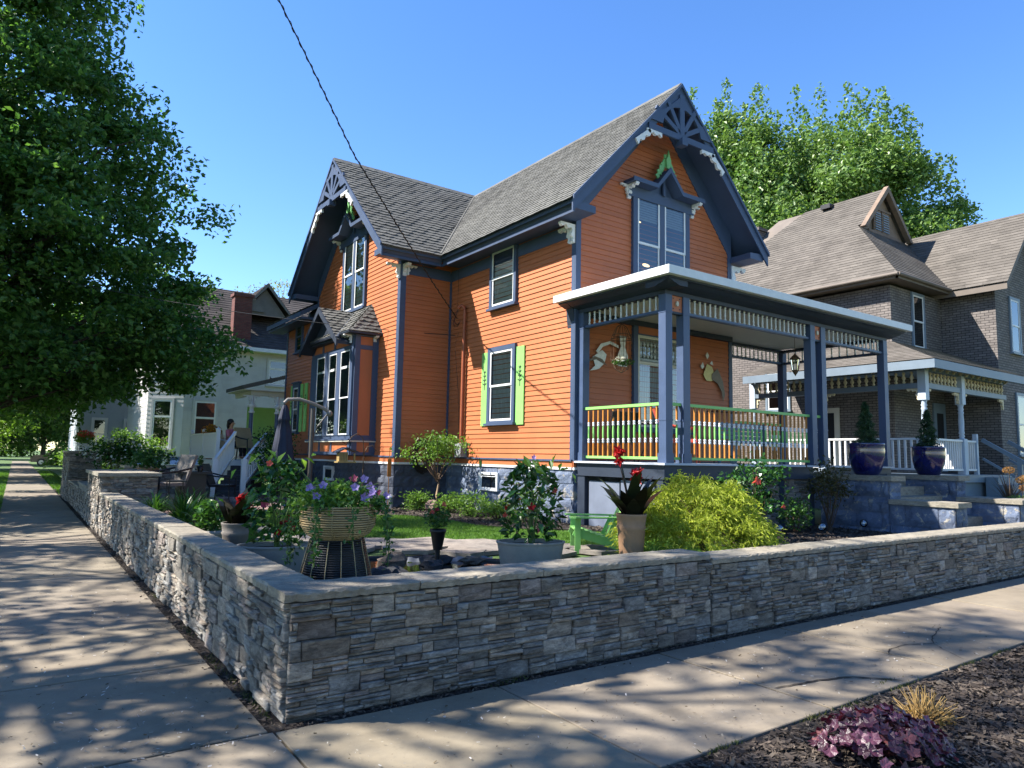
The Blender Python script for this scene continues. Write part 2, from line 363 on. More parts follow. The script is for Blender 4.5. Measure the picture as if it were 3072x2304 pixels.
# dark cracks in the front walk
def crack(pts, w):
    mb = MB(); r = random.Random(len(pts)); q = []
    for (x0, y0), (x1, y1) in zip(pts, pts[1:]):
        n = max(2, int(math.hypot(x1-x0, y1-y0)/.05))
        q += [(x0+(x1-x0)*i/n+r.uniform(-.008, .008), y0+(y1-y0)*i/n+r.uniform(-.008, .008)) for i in range(n)]
    q.append(pts[-1]); V = []
    for i, (x, y) in enumerate(q):
        a = q[max(0, i-1)]; b = q[min(len(q)-1, i+1)]; d = Vector((b[0]-a[0], b[1]-a[1])).normalized(); k = w*1.15*r.uniform(.4, 1)*(.2 if i in (0, len(q)-1) else 1)
        V += [(x-d.y*k, y+d.x*k, .008), (x+d.y*k, y-d.x*k, .008)]
    mb.add(V, [(2*i, 2*i+1, 2*i+3, 2*i+2) for i in range(len(q)-1)]); return obj('sidewalk_crack', mb, M['soil'], kind='structure')
crack([(4.66, 3.21), (5.07, 3.16), (5.39, 3.08), (5.54, 2.95), (5.71, 2.78)], .013)
crack([(6.31, 3.22), (6.52, 3.31), (6.81, 3.32), (7.09, 3.2), (7.32, 3.31), (7.87, 3.48)], .006)
crack([(7.09, 3.2), (6.9, 3.0), (6.75, 2.8)], .003)
# yard and beds
yard = [(1.7, 4.7), (60, 4.7), (60, 60), (1.7, 60)]
sheet('lawn', yard, .40, M['grass_ground'])
bed1 = [(5.2, 13.6), (6.6, 13.2), (6.95, 12.0), (6.9, 10.9), (7.3, 9.9), (8.2, 9.3), (8.7, 8.2), (8.75, 7.3), (8.4, 6.2), (8.6, 5.2), (13.2, 5.0), (13.3, 8.3), (9, 8.3), (8.7, 10), (8.7, 15.1), (7.3, 15.1), (7.3, 24), (5.4, 24)]
sheet('mulch_bed', bed1, .418, M['mulch'])
sheet('mulch_bed_front', [(1.9, -3), (1.9, 2.2), (2.6, 2.74), (40, 2.74), (40, -3)], -.012, M['mulch'])
# patio of red pavers by the deck and flagstones by the pond
def m_pavers():
    a = N('patio_pavers'); o = a.obj(); b = a.n('TexBrick', iVector=o, iScale=4., iColor1=lin('#8d6a60'), iColor2=lin('#a58a80'), iMortar=lin('#5a5048')); b.inputs['Mortar Size'].default_value = .02
    return a.done(a.bsdf(b.outputs[0], .85))
sheet('patio', [(1.8, 15.0), (7.0, 15.6), (7.0, 24), (1.8, 24)], .421, m_pavers())
def flag(name, cx, cy, r, seed, z=.45, t=.05, sq=1):
    rr = random.Random(seed); n = rr.randint(6, 9); pts = []
    for k in range(n):
        an = 2*math.pi*(k+rr.uniform(-.2, .2))/n; q = r*rr.uniform(.8, 1.1); pts.append((cx+q*math.cos(an), cy+q*sq*math.sin(an)))
    mb = MB(); F = Fr((0, 0, 0), (1, 0, 0), (0, 1, 0), (0, 0, 1)); v = rr.uniform(.85, 1.1); mb.col = (v, v*.98, v*.96, 1)
    mb.fpoly(F, pts, z-t, z); return obj(name, mb, M['flag'], kind='structure')
M['flag'] = m_stone('flagstone', '#8a837a', '#a8a096', '#c0b8ab', .3)
k = 0
for (x, y, r_) in [(4.05, 9.15, .55), (4.75, 8.75, .6), (5.4, 8.25, .55), (5.95, 7.7, .5), (4.35, 8.3, .42), (5.05, 7.85, .45), (5.65, 7.2, .4), (3.5, 9.7, .5), (3.0, 9.2, .5), (2.9, 10.4, .45), (3.55, 8.7, .42), (3.1, 11.4, .4), (5.25, 7.1, .3), (6.4, 7.1, .4), (4.7, 7.65, .3)]:
    k += 1; flag('flagstone', x, y, r_, k, z=.455+k*.0011)
# ---------------------------------------------------------------- stone walls
def coping(F, u0, u1, z0, z1, n_in, n_out, parent, seed, names='coping_slab'):
    r = random.Random(seed); u = u0
    while u < u1-.05:
        w = min(r.uniform(.85, 1.25), u1-u); w = u1-u if u1-u-w < .3 else w; mb = MB(); v = r.uniform(.82, 1.12); mb.col = (v, v*.99, v*.97, 1)
        n = max(3, int(w/.035)); P = []
        for i in range(n+1):
            uu = u+.005+(w-.010)*i/n; o = n_out+r.uniform(-.007, .006); zt = z1-r.uniform(0, .004)
            uu += 0; P += [F.p(uu, zt, n_in), F.p(uu, zt, o-.014), F.p(uu, zt-r.uniform(.008, .022), o), F.p(uu, z0+r.uniform(0, .008), o-r.uniform(0, .012)), F.p(uu, z0, n_in)]
        fs = [(i*5+k, i*5+(k+1) % 5, (i+1)*5+(k+1) % 5, (i+1)*5+k) for i in range(n) for k in range(5)]
        mb.add(P, [tuple(reversed(f)) for f in fs]+[(0, 1, 2, 3, 4), tuple(5*n+k for k in (4, 3, 2, 1, 0))]); obj(names, mb, M['coping'], parent); u += w
def wallthing(label, cat, loc, group=None): return thing('stone_wall', label, cat, loc, group=group)
WF = FY(4.47); WX = FX(1.49)
w = wallthing('grey ledgestone garden wall along the front walk, left stretch from the street corner to the vertical joint', 'wall', (3.4, 4.6, 0))
mb = MB(); ledge(mb, WF, 3.99, .715, 11, u0=1.47, base=.03); obj('stone_face', mb, M['ledge'], w)
mb = MB(); mb.box(1.50, 4.475, -.03, 5.46, 4.72, .712); obj('wall_core', mb, M['coping'], w)
coping(Fr((0, 4.47, 0), (1, 0, 0), (0, 0, 1), (0, -1, 0)), 1.42, 5.44, .722, .785, -.30, .065, w, 4)
w = wallthing('lower grey ledgestone garden wall along the front walk, right stretch running to the house steps', 'wall', (11, 4.6, 0))
mb = MB(); ledge(mb, WF, 10.6, .665, 12, u0=5.475, base=.03); obj('stone_face', mb, M['ledge'], w)
mb = MB(); mb.box(5.48, 4.475, -.03, 16.08, 4.72, .66); obj('wall_core', mb, M['coping'], w)
coping(Fr((0, 4.47, 0), (1, 0, 0), (0, 0, 1), (0, -1, 0)), 5.46, 16.1, .672, .735, -.30, .065, w, 6)
w = wallthing('ledgestone garden wall beside the side street walk, between the corner and the capped pier', 'wall', (1.6, 10, 0))
mb = MB(); FXs = Fr((1.49, 0, 0), (0, 1, 0), (0, 0, 1), (-1, 0, 0))
ledge(mb, FXs, 11.76, .715, 13, u0=4.44, base=.03); obj('stone_face', mb, M['ledge'], w)
mb = MB(); mb.box(1.495, 4.73, -.03, 1.76, 16.2, .712); obj('wall_core', mb, M['coping'], w)
coping(FXs, 4.775, 16.2, .7222, .7852, -.26, .065, w, 5)
w = thing('stone_pier', 'square ledgestone pier with flat grey cap, in the side street wall nearest the corner', 'pier', (2, 17.5, 0))
mb = MB(); ledge(mb, FY(16.24), 1.03, 1.1, 21, u0=1.44, base=.02); ledge(mb, Fr((1.46, 0, 0), (0, 1, 0), (0, 0, 1), (-1, 0, 0)), 2.8, 1.1, 22, u0=16.22, base=.02); mb.box(1.47, 16.25, 0, 2.45, 19.05, 1.1); obj('stone_face', mb, M['ledge'], w)
mb = MB(); mb.box(1.38, 16.15, 1.1, 2.53, 19.12, 1.17); obj('cap', mb, M['coping'], w)
w = wallthing('low stepped ledgestone wall between the two piers on the side street', 'wall', (1.6, 23, 0))
mb = MB(); ledge(mb, FXs, 7.0, .6, 23, u0=19.1, base=.03); mb.box(1.495, 19.1, -.03, 1.76, 26.1, .6); obj('stone_face', mb, M['ledge'], w)
coping(FXs, 19.1, 22.0, .72, .78, -.26, .065, w, 7); coping(FXs, 22.0, 26.1, .601, .66, -.26, .065, w, 8)
mb = MB(); mb.box(1.46, 19.11, .6, 1.76, 22, .719); obj('wall_step', mb, M['ledge'], w)
w = thing('stone_pier', 'tall narrow ledgestone pier farther down the side street walk', 'pier', (1.8, 27, 0))
mb = MB(); ledge(mb, FY(26.15), .9, 1.5, 24, u0=1.42, base=.02); ledge(mb, Fr((1.44, 0, 0), (0, 1, 0), (0, 0, 1), (-1, 0, 0)), 3.2, 1.5, 25, u0=26.15, base=.02); mb.box(1.45, 26.16, 0, 2.3, 29.4, 1.5); obj('stone_face', mb, M['ledge'], w)
mb = MB(); mb.box(1.37, 26.08, 1.5, 2.38, 29.45, 1.56); obj('cap', mb, M['coping'], w)
# ---------------------------------------------------------------- orange house
def rockblocks(mb, F, u0, u1, z0, z1, seed, h=.2, w=.42, d=.03):
    r = random.Random(seed); rows = max(1, round((z1-z0)/h)); hh = (z1-z0)/rows
    for i in range(rows):
        u = u0-(w/2 if i % 2 else 0)
        while u < u1-.01:
            a, b = max(u, u0)+.009, min(u+w, u1)-.009; u += w
            if b-a < .03: continue
            nu, nw = 5, 4; P = []
            for j in range(nw):
                for k in range(nu):
                    e = (k in (0, nu-1)) or (j in (0, nw-1))
                    P.append(F.p(a+(b-a)*k/(nu-1)+(0 if e else r.uniform(-.02, .02)), z0+i*hh+.009+(hh-.018)*j/(nw-1)+(0 if e else r.uniform(-.01, .01)), .012 if e else .012+d*r.uniform(.25, 1.25)))
            mb.add(P, [(j*nu+k, j*nu+k+1, (j+1)*nu+k+1, (j+1)*nu+k) for j in range(nw-1) for k in range(nu-1)])
    mb.fbox(F, u0, u1, z0, z1, -.05, .001); return mb
def m_block():
    a = N('painted_block'); o = a.obj(); n = a.noise(o, 2.2, 6, .7); c = a.ramp(n, [(.3, '#465064'), (.62, '#6c7a92')])
    n2 = a.noise(o, 4.3, 5, .75, .4); c = a.mix(a.ramp(n2, [(.56, (0, 0, 0, 1)), (.62, (.9, .9, .9, 1))]), c, lin('#a8a294'))
    return a.done(a.bsdf(c, .8, bump=a.noise(o, 22, 6, .75), bs=1., bd=.03))
M['block'] = m_block()
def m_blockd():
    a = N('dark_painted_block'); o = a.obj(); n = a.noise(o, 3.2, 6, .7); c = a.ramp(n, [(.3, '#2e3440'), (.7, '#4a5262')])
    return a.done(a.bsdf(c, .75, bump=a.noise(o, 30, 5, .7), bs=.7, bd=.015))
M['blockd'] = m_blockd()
H = thing('orange_house', 'orange clapboard Victorian house with slate blue trim, steep shingled gables and open front porch', 'house', (11, 14, .42))
XL, XR, YF = 8.65, 13.35, 10.2; EX, EZ, RZ, RX = 8.04, 6.47, 9.62, 11.0; XW, YI, YE, WE0, WE1, WY = 7.25, 15.0, 20.65, 14.5, 21.16, 17.83
F_ = FY(YF); S_ = FX(XL); W_ = FX(XW); I_ = FY(YI)
Z0 = 1.62; EXP = .108
def gable(zc, zt, a, b, c):   # lo/hi for a wall a..b whose gable starts at zc and peaks at zt over c
    return (lambda w: a if w+Z0 < zc else a+(c-a)*(w+Z0-zc)/(zt-zc)), (lambda w: b if w+Z0 < zc else b+(c-b)*(w+Z0-zc)/(zt-zc))
def up(F, z): return Fr(F.O+Vector((0, 0, z)), F.U, F.W, F.N)
mb = MB()
lo, hi = gable(6.96, 9.46, XL, XR, RX); courses(mb, up(F_, Z0), EXP, lo, hi, 9.4-Z0, lip=.019, seg=(1.2, 3.6))
courses(mb, up(S_, Z0), EXP, lambda w: -YI, lambda w: -YF, 6.85-Z0, lip=.019, seg=(1.2, 3.6))
lo, hi = gable(6.8, 9.46, -YE, -YI, -WY); courses(mb, up(W_, Z0), EXP, lo, hi, 9.4-Z0, lip=.019, seg=(1.2, 3.6))
courses(mb, up(I_, Z0), EXP, lambda w: XW, lambda w: XL, 6.7-Z0, lip=.019, seg=(1.2, 3.6))
courses(mb, up(W_, Z0), EXP, lambda w: -23.5, lambda w: -YE, 5.9-Z0, lip=.019, seg=(1.2, 3.6))
mb.box(XL+.003, YF+.003, .3, XR-.003, YI, 6.2); mb.box(XW+.003, YI+.003, .3, XR-.003, 23.48, 5.88); mb.box(XW+.003, YI+.003, 5.9, XR-.003, YE, 6.22)
courses(mb, Fr((XR, 0, Z0), (0, 1, 0), (0, 0, 1), (1, 0, 0)), EXP, lambda w: YF, lambda w: 23.5, 6.25-Z0)
courses(mb, Fr((0, 23.5, Z0), (-1, 0, 0), (0, 0, 1), (0, 1, 0)), EXP, lambda w: -XR, lambda w: -XW, 5.9-Z0)
obj('siding', mb, M['orange'], H)
mb = MB(); rockblocks(mb, S_, -YI, -YF, .38, 1.42, 3, .26, .5); rockblocks(mb, F_, XL, XR, .38, 1.42, 4, .26, .5)
obj('foundation', mb, M['block'], H)
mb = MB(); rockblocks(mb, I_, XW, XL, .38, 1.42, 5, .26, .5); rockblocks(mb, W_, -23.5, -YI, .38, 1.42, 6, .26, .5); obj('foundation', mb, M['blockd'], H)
# skirt boards, drip cap, corner boards, frieze
mb = MB()
for F, a, b in ((S_, -YI+.03, -YF-.03), (F_, XL-.03, XR+.03), (W_, -23.5, -YI+.03), (I_, XW-.03, XL-.032)):
    mb.fbox(F, a, b, 1.475, 1.585, 0, .022, 1); mb.fbox(F, a, b, 1.586, 1.62, 0, .05, 0); mb.fbox(F, a, b, 1.425, 1.474, 0, .045, 2)
obj('skirt_board', mb, [M['blue'], M['orange'], M['white']], H)
mb = MB()
def board(F, a, b, z0, z1, d=.028): obj('corner_board', MB().fbox(F, a, b, z0, z1, .001, d, 0), M['blue'], H)
board(F_, XL-.026, XL+.10, 1.62, 6.3); board(S_, -YF-.10, -YF+.0, 1.62, 6.3); board(F_, XR-.10, XR+.02, 1.62, 6.3)
board(W_, -YI-.12, -YI+.0, 1.62, 6.3); board(I_, XW-.026, XW+.12, 1.62, 6.3); board(I_, XL-.06, XL-.015, 1.62, 6.2, .04)
board(W_, -23.5, -23.38, 1.62, 5.9); board(W_, -YE-.04, -YE+.08, 5.0, 6.3)
board(S_, -YI+.001, -YF-.11, 5.98, 6.24, .03); board(I_, XW+.12, XL-.06, 5.98, 6.24, .03); board(W_, -23.37, -YE-.05, 5.68, 5.9, .03)
# roofs
m1 = (RZ-EZ)/(RX-EX); m2 = (RZ-EZ)/(WY-WE0); L1 = math.hypot(RX-EX, RZ-EZ); L2 = math.hypot(WY-WE0, RZ-EZ)
roof = MB()
A1 = Fr((EX, 0, EZ), (0, -1, 0), (RX-EX, 0, RZ-EZ), (-(RZ-EZ), 0, RX-EX))
courses(roof, A1, .125, lambda w: -(WE0+(WY-WE0)*min(1, max(0, w/L1))), lambda w: -9.58, L1, .016, .022, .17, v0=-.075)
courses(roof, A1, .25, lambda w: -24., lambda w: -(WE1-(WE1-WY)*min(1, w/L1)), L1, .016)
A2 = Fr((0, WE0, EZ), (1, 0, 0), (0, WY-WE0, RZ-EZ), (0, -(RZ-EZ), WY-WE0))
courses(roof, A2, .155, lambda w: 6.47, lambda w: EX+(RX-EX)*min(1, max(0, w/L2)), L2, .024, .045, .26, v0=-.075)
A3 = Fr((2*RX-EX, 0, EZ), (0, 1, 0), (-(RX-EX), 0, RZ-EZ), (RZ-EZ, 0, RX-EX)); courses(roof, A3, .2, lambda w: 9.58, lambda w: 24., L1, .016)
A4 = Fr((0, WE1, EZ), (-1, 0, 0), (0, -(WE1-WY), RZ-EZ), (0, RZ-EZ, WE1-WY)); courses(roof, A4, .2, lambda w: -RX, lambda w: -6.47, L2, .016)
for i in range(36):   # ridge caps
    y = 9.58+i*.23; roof.fpoly(Fr((0, y, 0), (1, 0, 0), (0, 0, 1), (0, 1, .03)), [(RX-.11, RZ-.09), (RX, RZ+.035), (RX+.11, RZ-.09), (RX+.11, RZ-.115), (RX, RZ+.01), (RX-.11, RZ-.115)], 0, .25)
for i in range(20):
    x = 6.47+i*.23; roof.fpoly(Fr((x, 0, 0), (0, -1, 0), (0, 0, 1), (1, 0, .03)), [(-WY-.12, RZ-.09), (-WY, RZ+.035), (-WY+.12, RZ-.09), (-WY+.12, RZ-.115), (-WY, RZ+.01), (-WY-.12, RZ-.115)], 0, .25)
roof.tube([(EX-.01, WE0-.01, EZ+.012), (RX, WY, RZ+.012)], .03, 5)
rf = obj('roof', roof, M['roof'], H)
mb = MB()
def tri(e0, e1, rx, ez, rz, d0, d1): return [(e0, ez-d0), (rx, rz-d0), (e1, ez-d0), (e1, ez-d1), (rx, rz-d1), (e0, ez-d1)]
mb.fpoly(FY(24), tri(EX+.02, 2*RX-EX-.02, RX, EZ, RZ, .012, .12), 0, 24-9.62)
FXr = Fr((0, 0, 0), (0, 1, 0), (0, 0, 1), (1, 0, 0))
mb.fpoly(FXr, tri(WE0+.02, WE1-.02, WY, EZ, RZ, .012, .12), 6.52, 11.0)
obj('soffit', mb, M['blue'], rf)
mb = MB()
def barge(F, e0, e1, rx, ez, rz, n0):
    mb.fpoly(F, tri(e0, e1, rx, ez, rz, .0, .30), n0, n0+.035); mb.fpoly(F, tri(e0-.01, e1+.01, rx, ez, rz, -.006, .07), n0+.036, n0+.075)
barge(FY(9.62), EX, 2*RX-EX, RX, EZ, RZ, 0); obj('bargeboard', mb, M['blue'], rf); mb = MB(); barge(Fr((6.52, 0, 0), (0, 1, 0), (0, 0, 1), (-1, 0, 0)), WE0, WE1, WY, EZ, RZ, 0)
obj('bargeboard', mb, M['blue'], rf); mb = MB()
# frieze boards along the gables on the wall
mb.fpoly(F_, [(XL-.02, 6.96), (RX, 9.47), (XR+.02, 6.96), (XR+.02, 6.3), (XR-.1, 6.3), (XR-.1, 6.45), (RX, 9.08), (XL+.1, 6.45), (XL+.1, 6.3), (XL-.02, 6.3)], .003, .034); obj('gable_frieze', mb, M['blue'], H); mb = MB()
mb.fpoly(W_, [(-YE, 6.78), (-WY, 9.47), (-YI, 6.78), (-YI, 6.31), (-YI-.12, 6.45), (-WY, 9.12), (-YE+.1, 6.4), (-YE, 6.3)], .003, .034)
obj('gable_frieze', mb, M['blue'], H)
mb = MB()
Q = Fr((0, 14.2, 0), (1, 0, 0), (0, 0, 1), (0, -1, 0))
prof = [(8.06, 6.44), (8.10, 6.40), (8.15, 6.33), (8.165, 6.265), (8.64, 6.265), (8.64, 6.40)]
mb.fpoly(Fr((0, 14.62, 0), (1, 0, 0), (0, 0, 1), (0, -1, 0)), prof, 0, 4.99); mb.box(8.12, 9.66, 6.205, 8.15, 14.62, 6.264)
prof2 = [(WE0-.01, 6.445), (WE0+.02, 6.40), (WE0+.08, 6.33), (WE0+.12, 6.265), (YI-.005, 6.265), (YI-.005, 6.40)]
mb.fpoly(FXr, prof2, 6.53, 8.12); mb.box(6.56, WE0+.09, 6.205, 8.11, WE0+.12, 6.264)
mb.fpoly(FXr, [(WE1+.01, 6.445), (WE1-.02, 6.40), (WE1-.12, 6.265), (YE, 6.265), (YE, 6.4)], 6.53, 8.1)
mb.fpoly(Fr((0, 24, 0), (1, 0, 0), (0, 0, 1), (0, -1, 0)), [(2*RX-a, b) for a, b in prof], 0, 14.37)
obj('eave_moulding', mb, M['blue'], rf)
def truss(F, c, z, hw, parent):
    """sunburst fretwork in a gable peak: collar, king post, spokes and arched corner plates"""
    mb = MB(); top = z+hw*1.0
    mb.fbox(F, c-hw, c+hw, z-.02, z+.11, 0, .05); mb.fbox(F, c-.07, c+.07, z+.111, top, 0, .05); mb.fbox(F, c-.085, c+.085, z-.13, z+.02, -.06, .12)
    for sg in (-1, 1):
        for an in (33, 62):
            d = Vector((sg*math.sin(rad(an)), math.cos(rad(an)))); L = hw*(.80 if an == 33 else .88)
            n = Vector((d.y, -d.x))*.05; a = Vector((c, z+.1)); b = a+d*L
            mb.fpoly(F, [tuple(a-n), tuple(b-n), tuple(b+n), tuple(a+n)][::sg], .004, .046)
        arc = [(c+sg*hw*.60*math.sin(rad(t)), z+.1+hw*.60*math.cos(rad(t))) for t in range(0, 81, 10)]
        out = [(c+sg*hw*.98, z+.1), (c+sg*hw*.55, z+.06+hw*.45), (c, top)]
        for i in range(8):
            t0, t1 = i/8, (i+1)/8
            def e(t):
                x = c+sg*hw*1.0*t; return (x, z+.1+(hw-.12)*(1-t)*1.0)
            P = [arc[i], arc[i+1], (max(abs(e(t1)[0]-c), abs(arc[i+1][0]-c))*sg+c, max(e(t1)[1], arc[i+1][1])), (max(abs(e(t0)[0]-c), abs(arc[i][0]-c))*sg+c, max(e(t0)[1], arc[i][1]))]
            mb.fpoly(F, P[::sg], .002, .048)
    obj('gable_fretwork', mb, M['blue'], parent)
truss(FY(9.6), RX, 8.36, 1.0, rf); truss(Fr((6.5, 0, 0), (0, 1, 0), (0, 0, 1), (-1, 0, 0)), WY, 8.42, 1.02, rf)
def scroll(F, pts, n0, n1, parent, name='bracket', m='white'):
    mb = MB(); mb.fpoly(F, pts, n0, n1); return obj(name, mb, M[m], parent)
def brk_pts(u, w, su, s=1.):
    """scrolled bracket outline in the corner (u,w), running out along su and down"""
    q = [(0, 0), (.46, 0), (.46, -.05), (.41, -.10), (.36, -.09), (.33, -.05), (.27, -.06), (.24, -.12), (.19, -.12), (.13, -.09), (.09, -.13), (.10, -.2), (.13, -.25), (.11, -.30), (.07, -.31), (.06, -.36), (.08, -.41), (.05, -.46), (0, -.46)]
    p = [(u+su*a*s, w+b*s) for a, b in q]; return p if su < 0 else p[::-1]
def strip_pts(x0, z0, x1, z1, t=.11, side=-1):
    d = Vector((x1-x0, z1-z0)); L = d.length; d /= L; n = Vector((-d.y, d.x))*side; q = [Vector((x0, z0))]; k = 14
    q.append(Vector((x1, z1)))
    for i in range(k, -1, -1):
        s_ = i/k; q.append(Vector((x0, z0))+d*L*s_+n*t*(.45+.55*abs(math.sin(s_*math.pi*2.5))))
    return [tuple(p) for p in q]
for (a, b, c_, d_) in ((10.02, 8.34, 9.62, 8.02), (11.98, 8.34, 12.38, 8.02)):
    scroll(FY(9.6), strip_pts(a, b, c_, d_, .13, 1 if a < 11 else -1), -.01, .05, rf, 'gable_bracket'); 
for sg in (-1, 1):
    scroll(FY(9.6), strip_pts(RX+sg*1.05, 8.335, RX+sg*.62, 8.335, .09, 1 if sg > 0 else -1), -.01, .05, rf, 'gable_bracket')
    Fw = Fr((6.5, 0, 0), (0, 1, 0), (0, 0, 1), (-1, 0, 0))
    scroll(Fw, strip_pts(WY+sg*1.1, 8.36, WY+sg*1.5, 7.98, .13, sg*-1), -.01, .05, rf, 'gable_bracket'); scroll(Fw, strip_pts(WY+sg*1.15, 8.395, WY+sg*.7, 8.395, .09, 1 if sg > 0 else -1), -.01, .05, rf, 'gable_bracket')
# corner brackets under the eaves
scroll(S_, brk_pts(-YF-.10, 6.2, -1, .8), .03, .09, H); scroll(F_, brk_pts(XL-.026, 6.2, -1, .8), -.08, -.0, H); scroll(F_, brk_pts(XR+.02, 6.2, 1, 1.1), -.02, .06, H)
scroll(I_, brk_pts(XW-.03, 6.2, -1, .75), -.08, -.0, H); scroll(W_, brk_pts(-YI, 6.2, 1, .6), -.12, -.02, H); scroll(I_, brk_pts(XW+.13, 6.2, 1, .55), .03, .08, H)
# windows
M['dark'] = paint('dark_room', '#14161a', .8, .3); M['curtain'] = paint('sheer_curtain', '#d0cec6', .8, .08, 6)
def m_curt(name, c, sc=9, dark=.55):
    a = N(name); o = a.obj(); w = a.n('TexWave', bands_direction='DIAGONAL', iVector=a.obj((1.4, 1.4, .03)), iScale=float(sc), iDistortion=1.5).outputs[0]
    l = lin(c); return a.done(a.bsdf(a.ramp(w, [(.2, tuple(x*dark for x in l[:3])+(1,)), (.8, l)]), .8))
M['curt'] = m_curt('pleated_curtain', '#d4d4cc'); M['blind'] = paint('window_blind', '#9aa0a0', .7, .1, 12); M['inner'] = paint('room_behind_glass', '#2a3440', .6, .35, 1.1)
def window(F, u0, u1, w0, w1, parent, casing=.1, n_sash=1, mull=.14, rail=.5, cas='blue', back='inner', shade=None, sill=True, sash='white', d=.03, head=0, open_=.0, st=.045, transom=None):
    W = MB(); c = casing
    W.fbox(F, u0, u0+c, w0, w1, .002, .05+d); W.fbox(F, u1-c, u1, w0, w1, .002, .05+d); W.fbox(F, u0+c, u1-c, w1-c-head, w1, .002, .05+d); W.fbox(F, u0+c, u1-c, w0, w0+c*.5, .002, .05+d)
    if sill: W.fbox(F, u0-.04, u1+.04, w0-.05, w0-.001, .002, .10+d)
    if head: W.fbox(F, u0-.03, u1+.03, w1+.001, w1+.04, .002, .09+d)
    a, b = u0+c, u1-c; n = n_sash; sw = (b-a-mull*(n-1))/n
    for i in range(1, n): W.fbox(F, a+i*sw+(i-1)*mull, a+i*(sw+mull), w0+c*.5, w1-c-head, .002, .048+d)
    win = obj('window', W, M[cas], parent)
    y0, y1 = w0+c*.5, w1-c-head
    for i in range(n):
        p, q = a+i*(sw+mull), a+i*(sw+mull)+sw; s = st; fr = MB(); zm = y0+(y1-y0)*(1-rail)
        for (za, zb, n0) in ((y0, zm+.02, .018), (zm-.02, y1, .030)):
            fr.fbox(F, p, p+s, za, zb, n0+d, n0+.012+d); fr.fbox(F, q-s, q, za, zb, n0+d, n0+.012+d); fr.fbox(F, p+s, q-s, za, za+s, n0+d, n0+.012+d); fr.fbox(F, p+s, q-s, zb-s, zb, n0+d, n0+.012+d)
        if transom:
            tz = y0+(y1-y0)*transom
            fr.fbox(F, p+s, q-s, tz-.03, tz+.03, .02+d, .034+d)
        obj('sash', fr, M[sash], win)
        g = MB(); jt = .003*((i*37+int(p*13)) % 5-2); g.add([F.p(p+s*.6, y0+s*.6, .0225+d), F.p(q-s*.6, y0+s*.6, .0225+d), F.p(q-s*.6, zm, .0225+d+jt*.3), F.p(p+s*.6, zm, .0225+d+jt)], [(0, 1, 2, 3)]); g.add([F.p(p+s*.6, zm+.001, .034+d), F.p(q-s*.6, zm+.001, .034+d-jt*.4), F.p(q-s*.6, y1-s*.6, .034+d), F.p(p+s*.6, y1-s*.6, .034+d+jt)], [(0, 1, 2, 3)]); obj('glass', g, M['glass'], win)
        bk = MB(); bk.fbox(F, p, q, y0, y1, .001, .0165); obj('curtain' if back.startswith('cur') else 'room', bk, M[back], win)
        if shade:
            sh = MB(); z = y1-(y1-y0)*shade
            k = max(2, int((y1-z)/.05))
            for j in range(k): sh.fbox(F, p+.02, q-.02, z+(y1-z)*j/k, z+(y1-z)*(j+.86)/k, .017, .021)
            obj('blind', sh, M['blind'], win)
    return win
topw = window(F_, 10.13, 11.87, 5.1, 7.28, H, .13, 2, .15, shade=.24, rail=.5, sill=True)
def m_lamp():
    a = N('lit_ceiling_lamp'); return a.done(a.n('Emission', i0=(1, .72, .35, 1), i1=.9))
for cx_, cz_, w_ in ((10.56, 5.72, .11), (10.36, 6.62, .05)):
    mb = MB(); mb.add([F_.p(cx_+w_*math.cos(k*math.pi/8), cz_+w_*.32*math.sin(k*math.pi/8), .019) for k in range(16)], [tuple(range(16))]); obj('ceiling_light', mb, M.setdefault('lamp', m_lamp()), topw)
window(S_, -13.16, -12.12, 4.98, 6.36, H, .09, back='curtain'); window(S_, -13.16, -12.10, 2.38, 4.08, H, .1, back='curt')
window(W_, -18.62, -17.0, 5.5, 7.6, H, .11, 2, .16, back='curt', rail=.48)
window(W_, -22.5, -21.86, 4.85, 5.9, H, .07, back='inner', sash='blue'); window(W_, -22.5, -21.86, 2.28, 3.85, H, .09, back='inner', head=.05)
window(S_, -13.41, -12.66, .9, 1.3, H, .05, cas='white', sill=False, rail=.03); window(W_, -19.4, -18.7, .9, 1.3, H, .05, cas='white', sill=False, rail=.03)
# big front window under the porch, leaded transom, lace curtain
big = window(F_, 10.15, 11.85, 2.25, 4.62, H, .12, 1, back='curt', rail=.30, head=.30, sash='soffit', st=.06)
mb = MB(); mb.fbox(F_, 10.28, 11.72, 4.23, 4.50, .081, .086); obj('head_panel', mb, M['orange'], big)
mb = MB()
for i in range(13):
    for j in range(3):
        x, z = 10.36+i*.105, 3.78+j*.12
        mb.fpoly(F_, [(x, z-.055), (x+.045, z), (x, z+.055), (x-.045, z)], .066, .0685)
mb.fbox(F_, 10.33, 11.67, 3.66, 3.72, .065, .072); obj('leaded_transom', mb, paint('lead_glass', '#9aa09a', .2, .3), big)
mb = MB(); mb.fbox(F_, 10.27, 11.73, 2.72, 2.77, .066, .075); obj('screen_rail', mb, M['white'], big)
